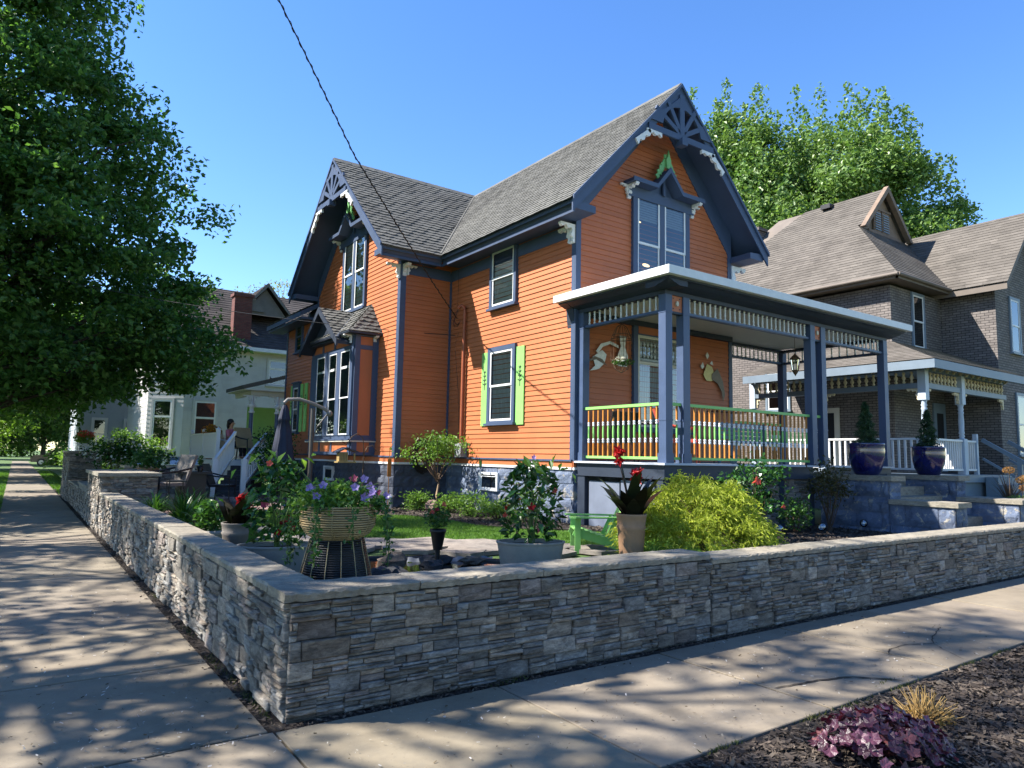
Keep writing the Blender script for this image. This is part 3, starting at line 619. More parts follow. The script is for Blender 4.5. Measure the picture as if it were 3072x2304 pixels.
# shutters with cut-out plant motif
def shutter(F, u0, u1, w0, w1):
    mb = MB(); mb.fbox(F, u0, u1, w0, w1, .016, .045); s = obj('shutter', mb, M['lime'], H); mb = MB(); c = (u0+u1)/2; z = w0+(w1-w0)*.62
    mb.fbox(F, c-.012, c+.012, z-.22, z+.22, .0455, .048)
    for k in range(4):
        zz = z-.12+k*.09; ww = .085-.012*k
        mb.fpoly(F, [(c-ww, zz+.045), (c, zz), (c+ww, zz+.045), (c+ww*.7, zz+.06), (c, zz+.022), (c-ww*.7, zz+.06)], .0482, .0505)
    obj('cut_out', mb, M['dark'], s)
shutter(S_, -13.44, -13.18, 2.33, 4.0); shutter(S_, -12.08, -11.80, 2.33, 4.0)
shutter(W_, -22.78, -22.53, 2.3, 3.8); shutter(W_, -21.83, -21.6, 2.3, 3.8); shutter(W_, -21.45, -21.2, 2.3, 3.8)
# window hoods with little gables, brackets and green cresting
def hood(F, u0, u1, c, z, hp, hw, pr):
    mb = MB(); zz = [(u0, z), (c-hw, z), (c, z+hp), (c+hw, z), (u1, z)]; t = .07
    P = zz+[(u1, z-t), (c+hw-.02, z-t), (c, z+hp-t*1.5), (c-hw+.02, z-t), (u0, z-t)]
    for k in range(4):
        a, b = zz[k], zz[k+1]; al, bl = P[9-k], P[8-k]; mb.fpoly(F, [al, bl, b, a], .003, pr)
        mb.fpoly(F, [(al[0], al[1]-.0), (bl[0], bl[1]-.0), (b[0], b[1]+.02), (a[0], a[1]+.02)], pr+.001, pr+.03)
    mb.fbox(F, u0+.1, u1-.1, z-.30, z-t-.002, .003, .09); mb.fbox(F, c-.03, c+.03, z-.1, z+hp-.1, .091, .14)
    mb.fpoly(F, [(c-hw+.05, z-t), (c+hw-.05, z-t), (c, z+hp-.12)], .004, .06)
    h = obj('window_hood', mb, M['blue'], H)
    for u, su in ((u0+.12, 1), (u1-.12, -1)):
        Fz = Fr(F.p(u, 0, 0), F.N, F.W, F.U)
        mb = MB(); mb.fpoly(Fz, brk_pts(.03, z-t-.004, 1, .62), -.045, .045); obj('bracket', mb, M['white'], h)
        mb = MB(); mb.fpoly(F, brk_pts(u-su*.045, z-t-.006, -su, .42), .03, .08); obj('bracket', mb, M['white'], h)
    mb = MB()   # cresting: stacked leaf scrolls
    for sg in (-1, 1):
        for (x, y, s_) in ((.05, .10, .085), (.11, .03, .09), (.17, -.07, .085), (.23, -.16, .08), (.28, -.25, .07), (.05, .22, .06)):
            n = 9; mb.fpoly(F, [(c+sg*x+s_*math.cos(2*math.pi*k/n+x*9)*(1 if k % 2 else .68), z+hp+y+.06+s_*math.sin(2*math.pi*k/n+x*9)*(1.1 if k % 2 else .7)) for k in range(n)][::1], pr-.10-x*.05, pr-.07-x*.05)
    mb.fpoly(F, [(c-.05, z+hp), (c+.05, z+hp), (c+.075, z+hp+.2), (c+.03, z+hp+.27), (c, z+hp+.42), (c-.03, z+hp+.27), (c-.075, z+hp+.2)], pr-.065, pr-.03)
    obj('cresting', mb, M['crest'], h)
M['crest'] = paint('green_cresting_paint', '#74b070', .5, .1, 5)
hood(F_, 9.9, 12.1, 11.0, 7.40, .46, .40, .30)
hood(W_, -18.98, -16.62, -17.8, 7.74, .44, .44, .36)
# bay window
B0, B1, BX = 16.15, 19.1, 6.62
Bf = FX(BX); Bs = FY(B0); by = MB()
by.box(BX+.03, B0+.03, 1.63, XW+.02, B1-.03, 4.6)
for F, a, b in ((Bf, -B1, -B0), (Bs, BX, XW)):
    by.fbox(F, a, b, 1.62, 1.69, .0, .03); by.fbox(F, a, b, 1.93, 2.1, .0, .03); by.fbox(F, a-.06, b+.06, 1.97, 2.01, .031, .10); by.fbox(F, a, b, 4.22, 4.33, .0, .03); by.fbox(F, a, b, 4.54, 4.62, .0, .06)
for u, w_ in ((-19.08, .44), (-18.0, .26), (-17.16, .22), (-16.29, .13)): by.fbox(Bf, u, u+w_, 2.1, 4.22, .001, .045)
for u, w_ in ((-19.08, .12), (-18.3, .1), (-17.45, .1), (-16.29, .13)): by.fbox(Bf, u, u+w_, 1.69, 1.93, .001, .03); by.fbox(Bf, u, u+w_, 4.33, 4.54, .001, .03)
for a, b in ((BX, BX+.14), (XW-.16, XW)): by.fbox(Bs, a, b, 1.69, 4.54, .0, .04)
by.fbox(Bf, -19.12, -19.0, 1.62, 4.6, -.6, .02)
BAY = obj('bay_window', by, M['blue'], H)
mb = MB(); mb.fbox(Bs, BX+.14, XW-.16, 2.1, 4.22, -.02, .012); mb.fbox(Bs, BX+.14, XW-.16, 1.69, 1.93, -.02, .012); mb.fbox(Bs, BX+.14, XW-.16, 4.33, 4.54, -.02, .012)
mb.fbox(Bf, -19.0, -16.27, 1.69, 1.93, -.02, .012); mb.fbox(Bf, -19.0, -16.27, 4.33, 4.54, -.02, .012); obj('panel', mb, M['orange'], BAY)
mb = MB(); mb.fbox(Bf, -19.2, -16.05, 1.94, 1.968, .031, .09); mb.fbox(Bs, BX-.09, XW, 1.94, 1.968, .031, .09); obj('moulding', mb, M['soffit'], BAY)
for a, b in ((-18.62, -18.02), (-17.72, -17.18), (-16.92, -16.31)): 
    window(Bf, a-.02, b+.02, 2.1, 4.24, H, .02, back='inner', rail=.56, sill=False, sash='white', d=.0, st=.034, transom=.80)
mb = MB(); E0 = 6.36; zt, zb = 5.5, 4.62; y0, y1 = B0-.24, B1+.24
Hf = Fr((0, y0, zb), (1, 0, 0), (0, .75, zt-zb), (0, -(zt-zb), .75)); LL = math.hypot(.75, zt-zb)
courses(mb, Hf, .15, lambda w: E0+(XW-E0)*w/LL*.98, lambda w: XW+.02, LL, .03, .06, .24)
Hx = Fr((E0, 0, zb), (0, -1, 0), (XW-E0, 0, zt-zb), (-(zt-zb), 0, XW-E0)); L3 = math.hypot(XW-E0, zt-zb)
courses(mb, Hx, .15, lambda w: -(y1-.75*w/L3), lambda w: -(y0+.75*w/L3), L3, .03, .06, .24)
Hb = Fr((0, y1, zb), (-1, 0, 0), (0, -.75, zt-zb), (0, (zt-zb), .75)); courses(mb, Hb, .15, lambda w: -XW, lambda w: -(E0+(XW-E0)*w/LL), LL, .03)
gy, gw, gz0, gz1 = 17.68, 1.36, 4.42, 5.44     # cross gable
gl = math.hypot(gw, gz1-gz0)
G1 = Fr((0, gy-gw, gz0), (1, 0, 0), (0, gw, gz1-gz0), (0, -(gz1-gz0), gw)); courses(mb, G1, .15, lambda w: 6.22, lambda w: 6.32+.93*w/gl, gl, .03, .06, .24)
G2 = Fr((0, gy+gw, gz0), (-1, 0, 0), (0, -gw, gz1-gz0), (0, gz1-gz0, gw)); courses(mb, G2, .15, lambda w: -(6.32+.93*w/gl), lambda w: -6.22, gl, .03, .06, .24)
obj('bay_roof', mb, M['roof'], BAY)
mb = MB(); mb.box(E0, y0, 4.575, XW-.0, y1, 4.618); mb.box(E0-.01, y0-.01, 4.60, E0+.03, y1, 4.64)
mb.fpoly(FXr, tri(gy-gw, gy+gw, gy, gz0, gz1, .012, .09), 6.25, 6.9); mb.fpoly(FXr, tri(gy-gw-.01, gy+gw+.01, gy, gz0, gz1, -.012, .15), 6.20, 6.245)
mb.fpoly(FXr, [(gy-gw+.15, gz0+.1), (gy+gw-.15, gz0+.1), (gy, gz1-.12)], 6.45, 6.6); mb.tube([(6.24, gy-gw+.03, gz0+.05), (XW-.02, gy-.05, gz1)], .05, 6)
obj('bay_cornice', mb, M['dblue'], BAY)
for y in (16.25, 16.5): mb = MB(); mb.fpoly(Fr((0, y, 0), (1, 0, 0), (0, 0, 1), (0, -1, 0)), brk_pts(6.57, 4.57, -1, .45), -.04, .04); obj('bracket', mb, M['white'], BAY)
mb = MB(); mb.fpoly(Fr((XW-.12, 0, 0), (0, 1, 0), (0, 0, 1), (-1, 0, 0)), brk_pts(B0, 4.57, -1, .45), -.04, .04); obj('bracket', mb, M['white'], BAY)
# lower rear wing roof
mb = MB(); K = Fr((6.72, 0, 5.93), (0, -1, 0), (2.5, 0, 1.5), (-1.5, 0, 2.5)); courses(mb, K, .15, lambda w: -24.2, lambda w: -20.7, 2.9, .02, .02, .2); obj('rear_roof', mb, M['roof'], H)
mb = MB(); mb.fpoly(Fr((0, 24.2, 0), (1, 0, 0), (0, 0, 1), (0, -1, 0)), [(6.72, 5.9), (9.1, 7.33), (9.1, 7.2), (6.72, 5.76)], 0, 3.5); mb.box(6.76, 20.7, 5.68, 7.24, 24.1, 5.75); obj('rear_soffit', mb, M['blue'], H)
# ---------------------------------------------------------------- porch
PZ = 1.60; PX0, PX1, PY0 = 8.66, 16.02, 7.93
P = thing('front_porch', 'open flat-roofed front porch with slate blue posts, spindle frieze and white roof edge', 'porch', (12, 9, .42))
P.parent = None
mb = MB(); mb.box(8.88, 8.13, 4.50, 15.9, 10.19, 4.515)
for i in range(36): mb.box(8.9, 8.15+i*.057, 4.494, 15.75, 8.15+i*.057+.05, 4.4995)
mb.box(13.36, 10.2, 4.494, 15.75, 10.6, 4.5)
obj('ceiling', mb, M['soffit'], P)
mb = MB(); mb.box(8.30, 7.50, 4.63, 16.25, 10.15, 4.765); mb.box(8.30, 10.15, 4.63, 8.63, 10.46, 4.765); mb.box(13.38, 10.15, 4.63, 16.25, 10.9, 4.765); obj('roof_fascia', mb, M['white'], P)
mb = MB()
mb.box(8.32, 7.52, 4.766, 16.23, 10.13, 4.775); obj('roof_flashing', mb, M['white'], P)
mb = MB()
prY = [(7.60, 4.628), (7.60, 4.60), (7.68, 4.585), (7.76, 4.545), (7.83, 4.53), (7.93, 4.50), (8.13, 4.50), (8.13, 4.628)]
mb.fpoly(FXr, prY, 8.42, 16.15); FYr = Fr((0, 0, 0), (1, 0, 0), (0, 0, 1), (0, 1, 0))
mb.fpoly(FYr, [(8.40, 4.626), (8.40, 4.60), (8.46, 4.585), (8.54, 4.545), (8.60, 4.53), (8.68, 4.501), (8.88, 4.501), (8.88, 4.626)], 7.62, 10.19)
mb.fpoly(FYr, [(8.40, 4.626), (8.40, 4.60), (8.46, 4.585), (8.54, 4.545), (8.60, 4.53), (8.62, 4.30), (8.645, 4.12), (8.645, 4.626)], 10.21, 10.42)
mb.box(8.70, 7.95, 4.43, 15.99, 8.12, 4.499); mb.box(8.701, 8.121, 4.43, 8.87, 10.19, 4.499); mb.box(13.37, 10.5, 4.43, 15.99, 10.66, 4.49); mb.box(15.83, 8.121, 4.431, 15.989, 10.5, 4.49)
mb.box(8.9, 10.1, 4.38, 13.3, 10.19, 4.49)
obj('beam', mb, M['dblue'], P)
def post(x, y, w=.16, zt=4.43):
    mb = MB(); mb.box(x, y, PZ, x+w, y+w, zt); mb.box(x-.015, y-.015, PZ+.001, x+w+.015, y+w+.015, PZ+.16); mb.box(x-.006, y-.006, 2.30, x+w+.006, y+w+.006, 2.33); mb.box(x-.006, y-.006, 4.12, x+w+.006, y+w+.006, 4.15)
    return obj('post', mb, M['bpost'], P)
M['bpost'] = paint('post_blue_paint', '#40516f', .45, .1, 3)
for x in (8.71, 9.15, 12.95, 13.33, 15.83): post(x, 7.95)
post(8.705, 10.03); post(15.83, 10.5); post(13.4, 10.42, .12)
# friezes
sp = MB(); pr = [(.010, 0), (.024, .012), (.024, .03), (.012, .045), (.018, .075), (.022, .10), (.012, .125), (.021, .14), (.012, .155), (.020, .19), (.012, .215), (.022, .23), (.022, .245)]
sp.lathe(pr, (8.79, 8.3, 4.185), 8); SP = obj('spindle', sp, M['white'], P); SPb = Vector((8.79, 8.3, 4.185))
ba = MB()
ba.box(8.785-.014, 8.5-.014, 1.70, 8.785+.014, 8.5+.014, 1.935, 0)
ba.lathe([(.015, 1.935), (.023, 1.95), (.023, 1.968), (.014, 1.978), (.023, 1.988), (.023, 2.01), (.014, 2.02)], (8.785, 8.5, 0), 8, 1)
ba.lathe([(.014, 2.02), (.018, 2.06), (.0195, 2.13), (.018, 2.20), (.014, 2.245)], (8.785, 8.5, 0), 8, 2)
ba.lathe([(.014, 2.245), (.023, 2.255), (.023, 2.275), (.014, 2.285), (.023, 2.295), (.023, 2.315), (.014, 2.325)], (8.785, 8.5, 0), 8, 1)
ba.box(8.785-.014, 8.5-.014, 2.325, 8.785+.014, 8.5+.014, 2.56, 0)
RA = obj('railing', MB().box(8.755, 8.125, 2.56, 8.815, 10.03, 2.61).box(8.765, 8.125, 1.655, 8.805, 10.03, 1.70), M['lime'], P)
BA = obj('baluster', ba, [M['bal_orange'], M['white'], M['lime']], RA)
for i in range(14):
    if i: put(BA, RA, Vector((0, .132*i-.28, 0))+Vector(wloc(RA)))
BA.location = (0, -.28, 0)
def rail(x0, x1, y, n, along='x'):
    mb = MB()
    if along == 'x': mb.box(x0, y-.03, 2.56, x1, y+.03, 2.61); mb.box(x0, y-.02, 1.655, x1, y+.02, 1.70)
    else: mb.box(y-.03, x0, 2.56, y+.03, x1, 2.61); mb.box(y-.02, x0, 1.655, y+.02, x1, 1.70)
    r_ = obj('railing', mb, M['lime'], P)
    for i in range(n):
        t = x0+(x1-x0)*(i+.6)/(n+.2)
        c = BA.copy(); COL.objects.link(c); c.parent = r_; c.location = (t-8.785, y-8.5, 0) if along == 'x' else (y-8.785, t-8.5, 0)
rail(9.31, 12.95, 8.04, 27); rail(8.87, 9.15, 8.04, 2); rail(13.11, 13.33, 8.04, 1); rail(13.52, 15.83, 10.58, 16); 
def frz(x0, x1, y, n, along='x', z=4.185):
    mb = MB(); a = (x0, y-.04) if along == 'x' else (y-.04, x0); b = (x1, y+.04) if along == 'x' else (y+.04, x1)
    mb.box(a[0], a[1], z-.055, b[0], b[1], z-.001); a2 = (a[0], a[1]-.015) if along == 'x' else (a[0]-.015, a[1]); b2 = (b[0], b[1]+.015) if along == 'x' else (b[0]+.015, b[1])
    mb.box(a2[0], a2[1], z-.045, b2[0], b2[1], z-.02)
    r_ = obj('frieze_rail', mb, M['bpost'], P)
    for i in range(n):
        t = x0+(x1-x0)*(i+.6)/(n+.2); pos = (t, y) if along == 'x' else (y, t)
        c = SP.copy(); COL.objects.link(c); c.parent = r_; c.location = (pos[0]-SPb.x, pos[1]-SPb.y, 0)
frz(9.31, 12.95, 8.03, 26); frz(13.49, 15.83, 8.03, 14); frz(13.52, 15.83, 10.58, 14); frz(8.15, 10.03, 8.79, 13, 'y'); frz(8.15, 10.5, 15.91, 12, 'y')
bpy.data.objects.remove(SP)
for x0, x1 in ((8.871, 9.149), (13.111, 13.329)):
    obj('panel_rail', MB().box(x0, 7.97, 4.12, x1, 8.07, 4.158), M['dblue'], P); mb = MB(); mb.box(x0, 7.98, 4.16, x1, 8.06, 4.43)
    c = (x0+x1)/2; FF = FY(7.98)
    n = 12; mb.fpoly(FF, [(c+.032*math.cos(2*math.pi*k/n), 4.295+.045*math.sin(2*math.pi*k/n)) for k in range(n)], .0, .03, 2)
    for dx in (-.08, .08):
        for dz in (-.09, .09): mb.fbox(FF, c+dx-.01, c+dx+.01, 4.295+dz-.01, 4.295+dz+.01, 0, .006, 1)
    obj('post_panel', mb, [M['orange'], M['dblue'], M['soffit']], P)
# floor and skirt
mb = MB(); mb.box(8.62, 7.90, 1.565, 16.05, 10.17, 1.60, 1); mb.box(13.37, 10.17, 1.565, 16.05, 10.7, 1.599, 1); mb.box(8.68, 7.96, 1.33, 12.94, 8.0, 1.564); mb.box(8.681, 8.0, 1.33, 8.72, 10.17, 1.564); mb.box(13.49, 7.96, 1.33, 15.99, 8.0, 1.564)
obj('floor', mb, [M['dblue'], M['porchfl'] if 'porchfl' in M else paint('porch_floor_edge', '#b4bac4', .5, .08, 4)], P)
mb = MB()
for x in (8.70, 10.6, 11.9, 12.9): obj('porch_pier', MB().box(x, 8.01, .38, x+.14, 8.15, 1.33), M['dblue'], P)
obj('porch_pier', MB().box(8.70, 9.95, .38, 8.8, 10.15, 1.33), M['dblue'], P)
mb = MB(); ledge(mb, FY(8.06), 2.2, .93, 31, u0=10.74, base=.01); 
for i in range(0): pass
mb.v = [(a, b, c+.4) for a, b, c in mb.v]; obj('stone_infill', mb, M['ledge'], P)
mb = MB(); mb.box(8.76, 8.26, .42, 8.80, 9.05, 1.28); mb.box(8.77, 9.10, .42, 8.81, 9.9, 1.24); mb.blob((8.75, 8.9, .85), .02, .02, .02, 6)
obj('cellar_door', mb, paint('grey_blue_door', '#6c7484', .5, .12, 3), P)
# ---------------------------------------------------------------- brick neighbour
def m_brick(name, c1, c2, mo, w=.215, h=.075):
    a = N(name); tc = a.n('TexCoord').outputs['Object']; s = a.n('SeparateXYZ', i0=tc)
    ad = a.n('Math', operation='ADD', i0=s.outputs[0], i1=s.outputs[1]).outputs[0]; v = a.n('CombineXYZ', i0=ad, i1=s.outputs[2]).outputs[0]
    b = a.n('TexBrick', iVector=v, iColor1=lin(c1), iColor2=lin(c2), iMortar=lin(mo), iScale=1.); b.inputs['Mortar Size'].default_value = .009; b.inputs['Brick Width'].default_value = w; b.inputs['Row Height'].default_value = h; b.inputs['Bias'].default_value = -.1
    n = a.noise(tc, 3, 6, .7); c = a.mix(.45, b.outputs[0], a.ramp(n, [(.3, '#555555'), (.7, '#b0b0b0')]), 'OVERLAY')
    inv = a.n('Math', operation='SUBTRACT', i0=1., i1=b.outputs[1]).outputs[0]
    return a.done(a.bsdf(c, .85, bump=inv, bs=.6, bd=.01))
M['brick'] = m_brick('grey_brown_brick', '#746d69', '#8d8580', '#3e3a38'); M['rbrick'] = m_brick('red_brick', '#6e3026', '#84453a', '#5a4e46')
M['btrim'] = paint('grey_blue_trim', '#6f7f8d', .5, .08, 3); M['cream'] = paint('cream_trim', '#cfc2a2', .55, .08, 5)
NB = thing('brick_house', 'two-storey grey brick neighbouring house with brown shingle roofs and a spindled side porch', 'house', (24, 12, .3))
mb = MB(); mb.box(20, 9.8, .2, 27, 17.5, 6.75); mb.box(23.09, 8.32, .2, 27.4, 9.8, 6.75); mb.fpoly(FY(8.32), [(23.09, 6.75), (27.2, 6.75), (25.15, 9.1)], -1.4, 0)
obj('wall', mb, M['brick'], NB)
e, ez, ex, ey = 1.06, 6.96, 19.58, 9.38
roof = MB(); fl = MB()
rx_, rz_, gy_ = 23.3, ez+(23.3-19.58)*e, 11.35
A = Fr((ex, 0, ez), (0, -1, 0), (1, 0, e), (-e, 0, 1)); LA = (rx_-ex)*math.hypot(1, e); t0 = (11.65-ey); wl0 = t0*math.hypot(1, e)
courses(roof, A, .15, lambda w: -(17.9-w*.65) , lambda w: -(ey+min(w, wl0)/math.hypot(1, e)) if w < wl0 else -gy_, LA, .014, seg=(.3, 1.), cv=.13)
Bq = Fr((0, ey, ez), (1, 0, 0), (0, 1, e), (0, -e, 1)); courses(roof, Bq, .15, lambda w: ex+w/math.hypot(1, e), lambda w: 27.0-w/math.hypot(1, e), wl0, .014, seg=(.3, 1.), cv=.13)
Cq = Fr((2*rx_-ex, 0, ez), (0, 1, 0), (-1, 0, e), (e, 0, 1)); courses(roof, Cq, .17, lambda w: ey+min(w, wl0)/math.hypot(1, e) if w < wl0 else gy_, lambda w: 17.9-w*.65, LA, .014)
wx, wz = 25.1, 6.9+(25.1-22.67)*1.08; LW = (wx-22.67)*math.hypot(1, 1.08)
D_ = Fr((22.67, 0, 6.9), (0, -1, 0), (1, 0, 1.08), (-1.08, 0, 1)); courses(roof, D_, .15, lambda w: -(9.38+w/math.hypot(1, 1.08)*1.0), lambda w: -7.83, LW, .014, seg=(.3, 1.), cv=.13)
D2 = Fr((2*wx-22.67, 0, 6.9), (0, 1, 0), (-1, 0, 1.08), (1.08, 0, 1)); courses(roof, D2, .17, lambda w: 7.83, lambda w: 9.4+w/math.hypot(1, 1.08), LW, .014)
rb = obj('roof', roof, M['broof'], NB)
mb = MB()
hp = [(ex+.03, ey+.03, ez-.03), (27.02, ey+.03, ez-.03), (27.02, 17.9, ez-.03), (ex+.03, 17.9, ez-.03), (rx_, 11.65, rz_-.05), (rx_, 15.4, rz_-.05)]
t = t0
mb.add([(ex+.03, ey+.03, ez-.03), (27.0, ey+.03, ez-.03), (27, 17.9, ez-.03), (ex+.03, 17.9, ez-.03), (ex+t, ey+t, ez+t*e-.04), (2*rx_-ex-t, ey+t, ez+t*e-.04), (rx_, ey+t, rz_-.05), (rx_, 15.5, rz_-.05)],
       [(0, 1, 2, 3), (0, 4, 5, 1), (4, 6, 5), (0, 3, 7, 6, 4), (1, 5, 6, 7, 2), (2, 7, 3)])
mb.box(ex, ey, ez-.16, 27.1, ey+.05, ez+.0); mb.box(ex, ey, ez-.16, ex+.05, 17.9, ez); mb.box(ex+.05, ey+.05, ez-.12, 27, 17.8, ez-.06)
mb.fpoly(FY(7.86), [(22.70, 6.87), (wx, wz-.03), (2*wx-22.70, 6.87), (2*wx-22.70, 6.7), (wx, wz-.22), (22.70, 6.7)], -3.4, 0)
mb.tube([(ex-.05, ey-.05, ez-.05), (ex-.05, 17.9, ez-.05)], .055, 6); mb.tube([(ex-.05, ey-.05, ez-.05), (22.7, ey-.05, ez-.05)], .055, 6)
obj('eaves', mb, M['btrimd'] if 'btrimd' in M else paint('weathered_eaves', '#6b6259', .7, .15, 3), rb)
mb = MB(); Gf = FY(11.5); bz = ez+t0*e
mb.fpoly(Gf, [(ex+t0-.15, bz-.1), (rx_, rz_+.06), (2*rx_-ex-t0+.15, bz-.1), (2*rx_-ex-t0-.02, bz-.1), (rx_, rz_-.16), (ex+t0+.02, bz-.1)], 0, .16)
for x in (22.72, 23.24): mb.fbox(Gf, x-.04, x+.40, bz-.02, bz+.72, -.1, -.04)
mb.fbox(Gf, 22.3, 24.4, bz-.12, bz-.03, -.13, -.02); mb.fbox(Gf, 22.62, 23.75, bz+.73, bz+.8, -.13, -.02)
obj('gablet_trim', mb, M['wood_old'] if 'wood_old' in M else paint('weathered_wood', '#7c6a5a', .8, .25, 4), rb)
mb = MB()
for x in (22.72, 23.24):
    for i in range(8): mb.fbox(Gf, x, x+.36, bz+.03+i*.08, bz+.065+i*.08, -.039, -.01)
obj('louvre', mb, M['btrim'], rb)
mb = MB(); mb.fpoly(Fr((0, 11.64, 0), (1, 0, 0), (0, 0, 1), (0, -1, 0)), [(ex+t0, bz-.05), (2*rx_-ex-t0, bz-.05), (rx_, rz_-.1)], 0, .01); obj('gablet_wall', mb, paint('weathered_stucco', '#8a7868', .9, .3, 2.5), rb)
mb = MB(); mb.box(22.3, 15.7, 9.3, 22.75, 16.15, 10.35); mb.box(22.25, 15.65, 10.35, 22.8, 16.2, 10.47); obj('chimney', mb, M['brick'], rb)
mb = MB(); mb.boxv = None; V = A.p(-13.4, LA-.35, .02); mb.box(V.x-.15, 13.2, V.z, V.x+.2, 13.55, V.z+.16); obj('roof_vent', mb, M['black'], rb)
bF = FY(9.8); bG = FY(8.32); bX = FX(20); bH = FX(23.09)
window(bF, 21.17, 21.95, 5.05, 6.72, NB, .08, cas='btrim', back='dark', sash='white', rail=.5, d=.0)
window(bG, 24.02, 24.78, 5.05, 6.75, NB, .08, cas='btrim', back='inner', sash='white', rail=.5, d=.0)
window(bG, 24.15, 24.95, 2.0, 3.85, NB, .08, cas='btrim', back='inner', sash='white', rail=.5, d=.0)
window(bX, -13.9, -13.0, 3.3, 4.6, NB, .08, cas='btrim', back='inner', d=.0)
mb = MB(); mb.fbox(bF, 22.25, 23.0, 1.45, 3.5, .0, .05); d_ = obj('door', mb, M['btrim'], NB); mb = MB(); mb.fbox(bF, 22.42, 22.83, 1.6, 3.2, .051, .056); obj('door_glass', mb, M['dark'], d_)
mb = MB(); mb.fbox(bX, -12.4, -11.4, 1.45, 3.3, .0, .05); d_ = obj('door', mb, M['soffit'], NB); mb = MB(); mb.fbox(bX, -12.25, -11.55, 1.6, 3.15, .051, .056); obj('door_glass', mb, M['dark'], d_)
# its porch
BP = thing('side_porch', 'neighbour\'s porch with grey posts, cream spindle frieze, brackets and white picket railing', 'porch', (20, 10, .3)); q = 8.2
mb = MB(); mb.box(18.1, q-.1, 1.22, 23.05, 9.78, 1.42); mb.box(18.1, 9.79, 1.22, 19.98, 13.4, 1.42); mb.box(18.2, q, .3, 23, q+.05, 1.2); mb.box(18.2, q+.051, .3, 18.25, 13.3, 1.2); obj('floor', mb, M['btrim'], BP)
mb = MB(); zr = 4.15
r1 = Fr((17.72, 0, zr+.05), (0, -1, 0), (2.28, 0, .9), (-.9, 0, 2.28)); LR = math.hypot(2.28, .9)
courses(mb, r1, .17, lambda w: -13.1, lambda w: -(7.72+w/LR*2.06), LR, .014, seg=(.3, 1.), cv=.13); r2 = Fr((0, 7.72, zr+.05), (1, 0, 0), (0, 2.06, .9), (0, -.9, 2.06)); LR2 = math.hypot(2.06, .9)
courses(mb, r2, .17, lambda w: 17.72+w/LR2*2.28, lambda w: 23.05, LR2*.28, .014); courses(mb, Fr(r2.p(0, LR2*.28, 0), r2.U, r2.W, r2.N), .17, lambda w: 17.72+.64+w/LR2*2.28, lambda w: 23.05, LR2*.72, .014)
prf = obj('roof', mb, M['broof'], BP)
mb = MB(); mb.box(17.76, 7.76, zr-.02, 23.08, 9.78, zr+.03); mb.box(17.76, 9.78, zr-.02, 19.98, 13.05, zr+.03)
mb.box(17.70, 7.70, zr-.18, 23.35, 7.76, zr+.03); mb.box(17.70, 7.76, zr-.18, 17.76, 13.1, zr+.03)
mb.box(18.16, q-.04, zr-.16, 23.05, q+.1, zr-.03); mb.box(18.16, q+.1, zr-.16, 18.3, 13.2, zr-.03)
mb.box(18.16, q-.05, 3.55, 23.05, q+.1, 3.68); mb.box(18.16, q+.1, 3.55, 18.3, 13.2, 3.68); obj('beam', mb, M['btrim'], BP)
gp = paint('grey_blue_post', '#a9b7c6', .5, .06, 3)
def turned(x, y, parent):
    mb = MB(); mb.box(x-.093, y-.093, 1.42, x+.093, y+.093, 2.35); mb.box(x-.093, y-.093, 3.25, x+.093, y+.093, 4.0)
    mb.lathe([(.08, 2.35), (.05, 2.38), (.075, 2.42), (.05, 2.47), (.075, 2.5), (.06, 2.55), (.07, 2.8), (.058, 3.0), (.075, 3.04), (.05, 3.08), (.075, 3.12), (.055, 3.17), (.08, 3.25)], (x, y, 0), 12)
    return obj('post', mb, gp, parent)
for x, y in ((18.24, q+.02), (20.25, q+.02), (18.24, 10.9), (18.24, 13.1)): turned(x, y, BP)
for F, a, b in ((FY(q-.03), 18.3, 23.0), (FX(18.17), -13.1, -8.3)):
    n = int((b-a)/.19); sp = MB(); sp.lathe([(.02, 3.68), (.045, 3.72), (.02, 3.76), (.055, 3.83), (.02, 3.90), (.045, 3.94), (.02, 3.98)], (0, 0, 0), 8)
    first = obj('spindle', sp, M['cream'], BP); off = -wloc(BP)
    for i in range(n+1):
        p = F.p(a+(b-a)*i/n, 0, -.08); c = first if i == 0 else first.copy()
        if i: COL.objects.link(c); c.parent = BP
        me_off = Vector((p.x, p.y, 0)); c.location = me_off
    n = int((b-a)/.36); first = None
    for i in range(n+1):
        u = a+(b-a)*i/n; Fz = Fr(F.p(u, 0, 0), F.N, F.W, F.U)
        if first is None:
            mb = MB(); mb.fpoly(Fz, [(a_, zr-.03+(b_-zr+.03)*.33) for a_, b_ in brk_pts(.0, zr-.03, 1, .80)], -.035, .035); first = obj('bracket', mb, M['cream'], BP); base = F.p(u, 0, 0)
        else: c = first.copy(); COL.objects.link(c); c.parent = BP; c.location = F.p(u, 0, 0)-base
for x, y, F, su in ((18.16, 0, None, 0),): pass
for (F, u, su) in ((FY(q), 18.33, 1), (FY(q), 20.16, -1), (FY(q), 20.34, 1), (FY(q), 22.98, -1), (FX(18.2), -8.32, -1), (FX(18.2), -10.8, 1), (FX(18.2), -11.0, -1), (FX(18.2), -13.0, 1)):
    mb = MB(); mb.fpoly(F, brk_pts(u, 3.545, su, .62), -.06, .0); obj('post_bracket', mb, M['cream'], BP)
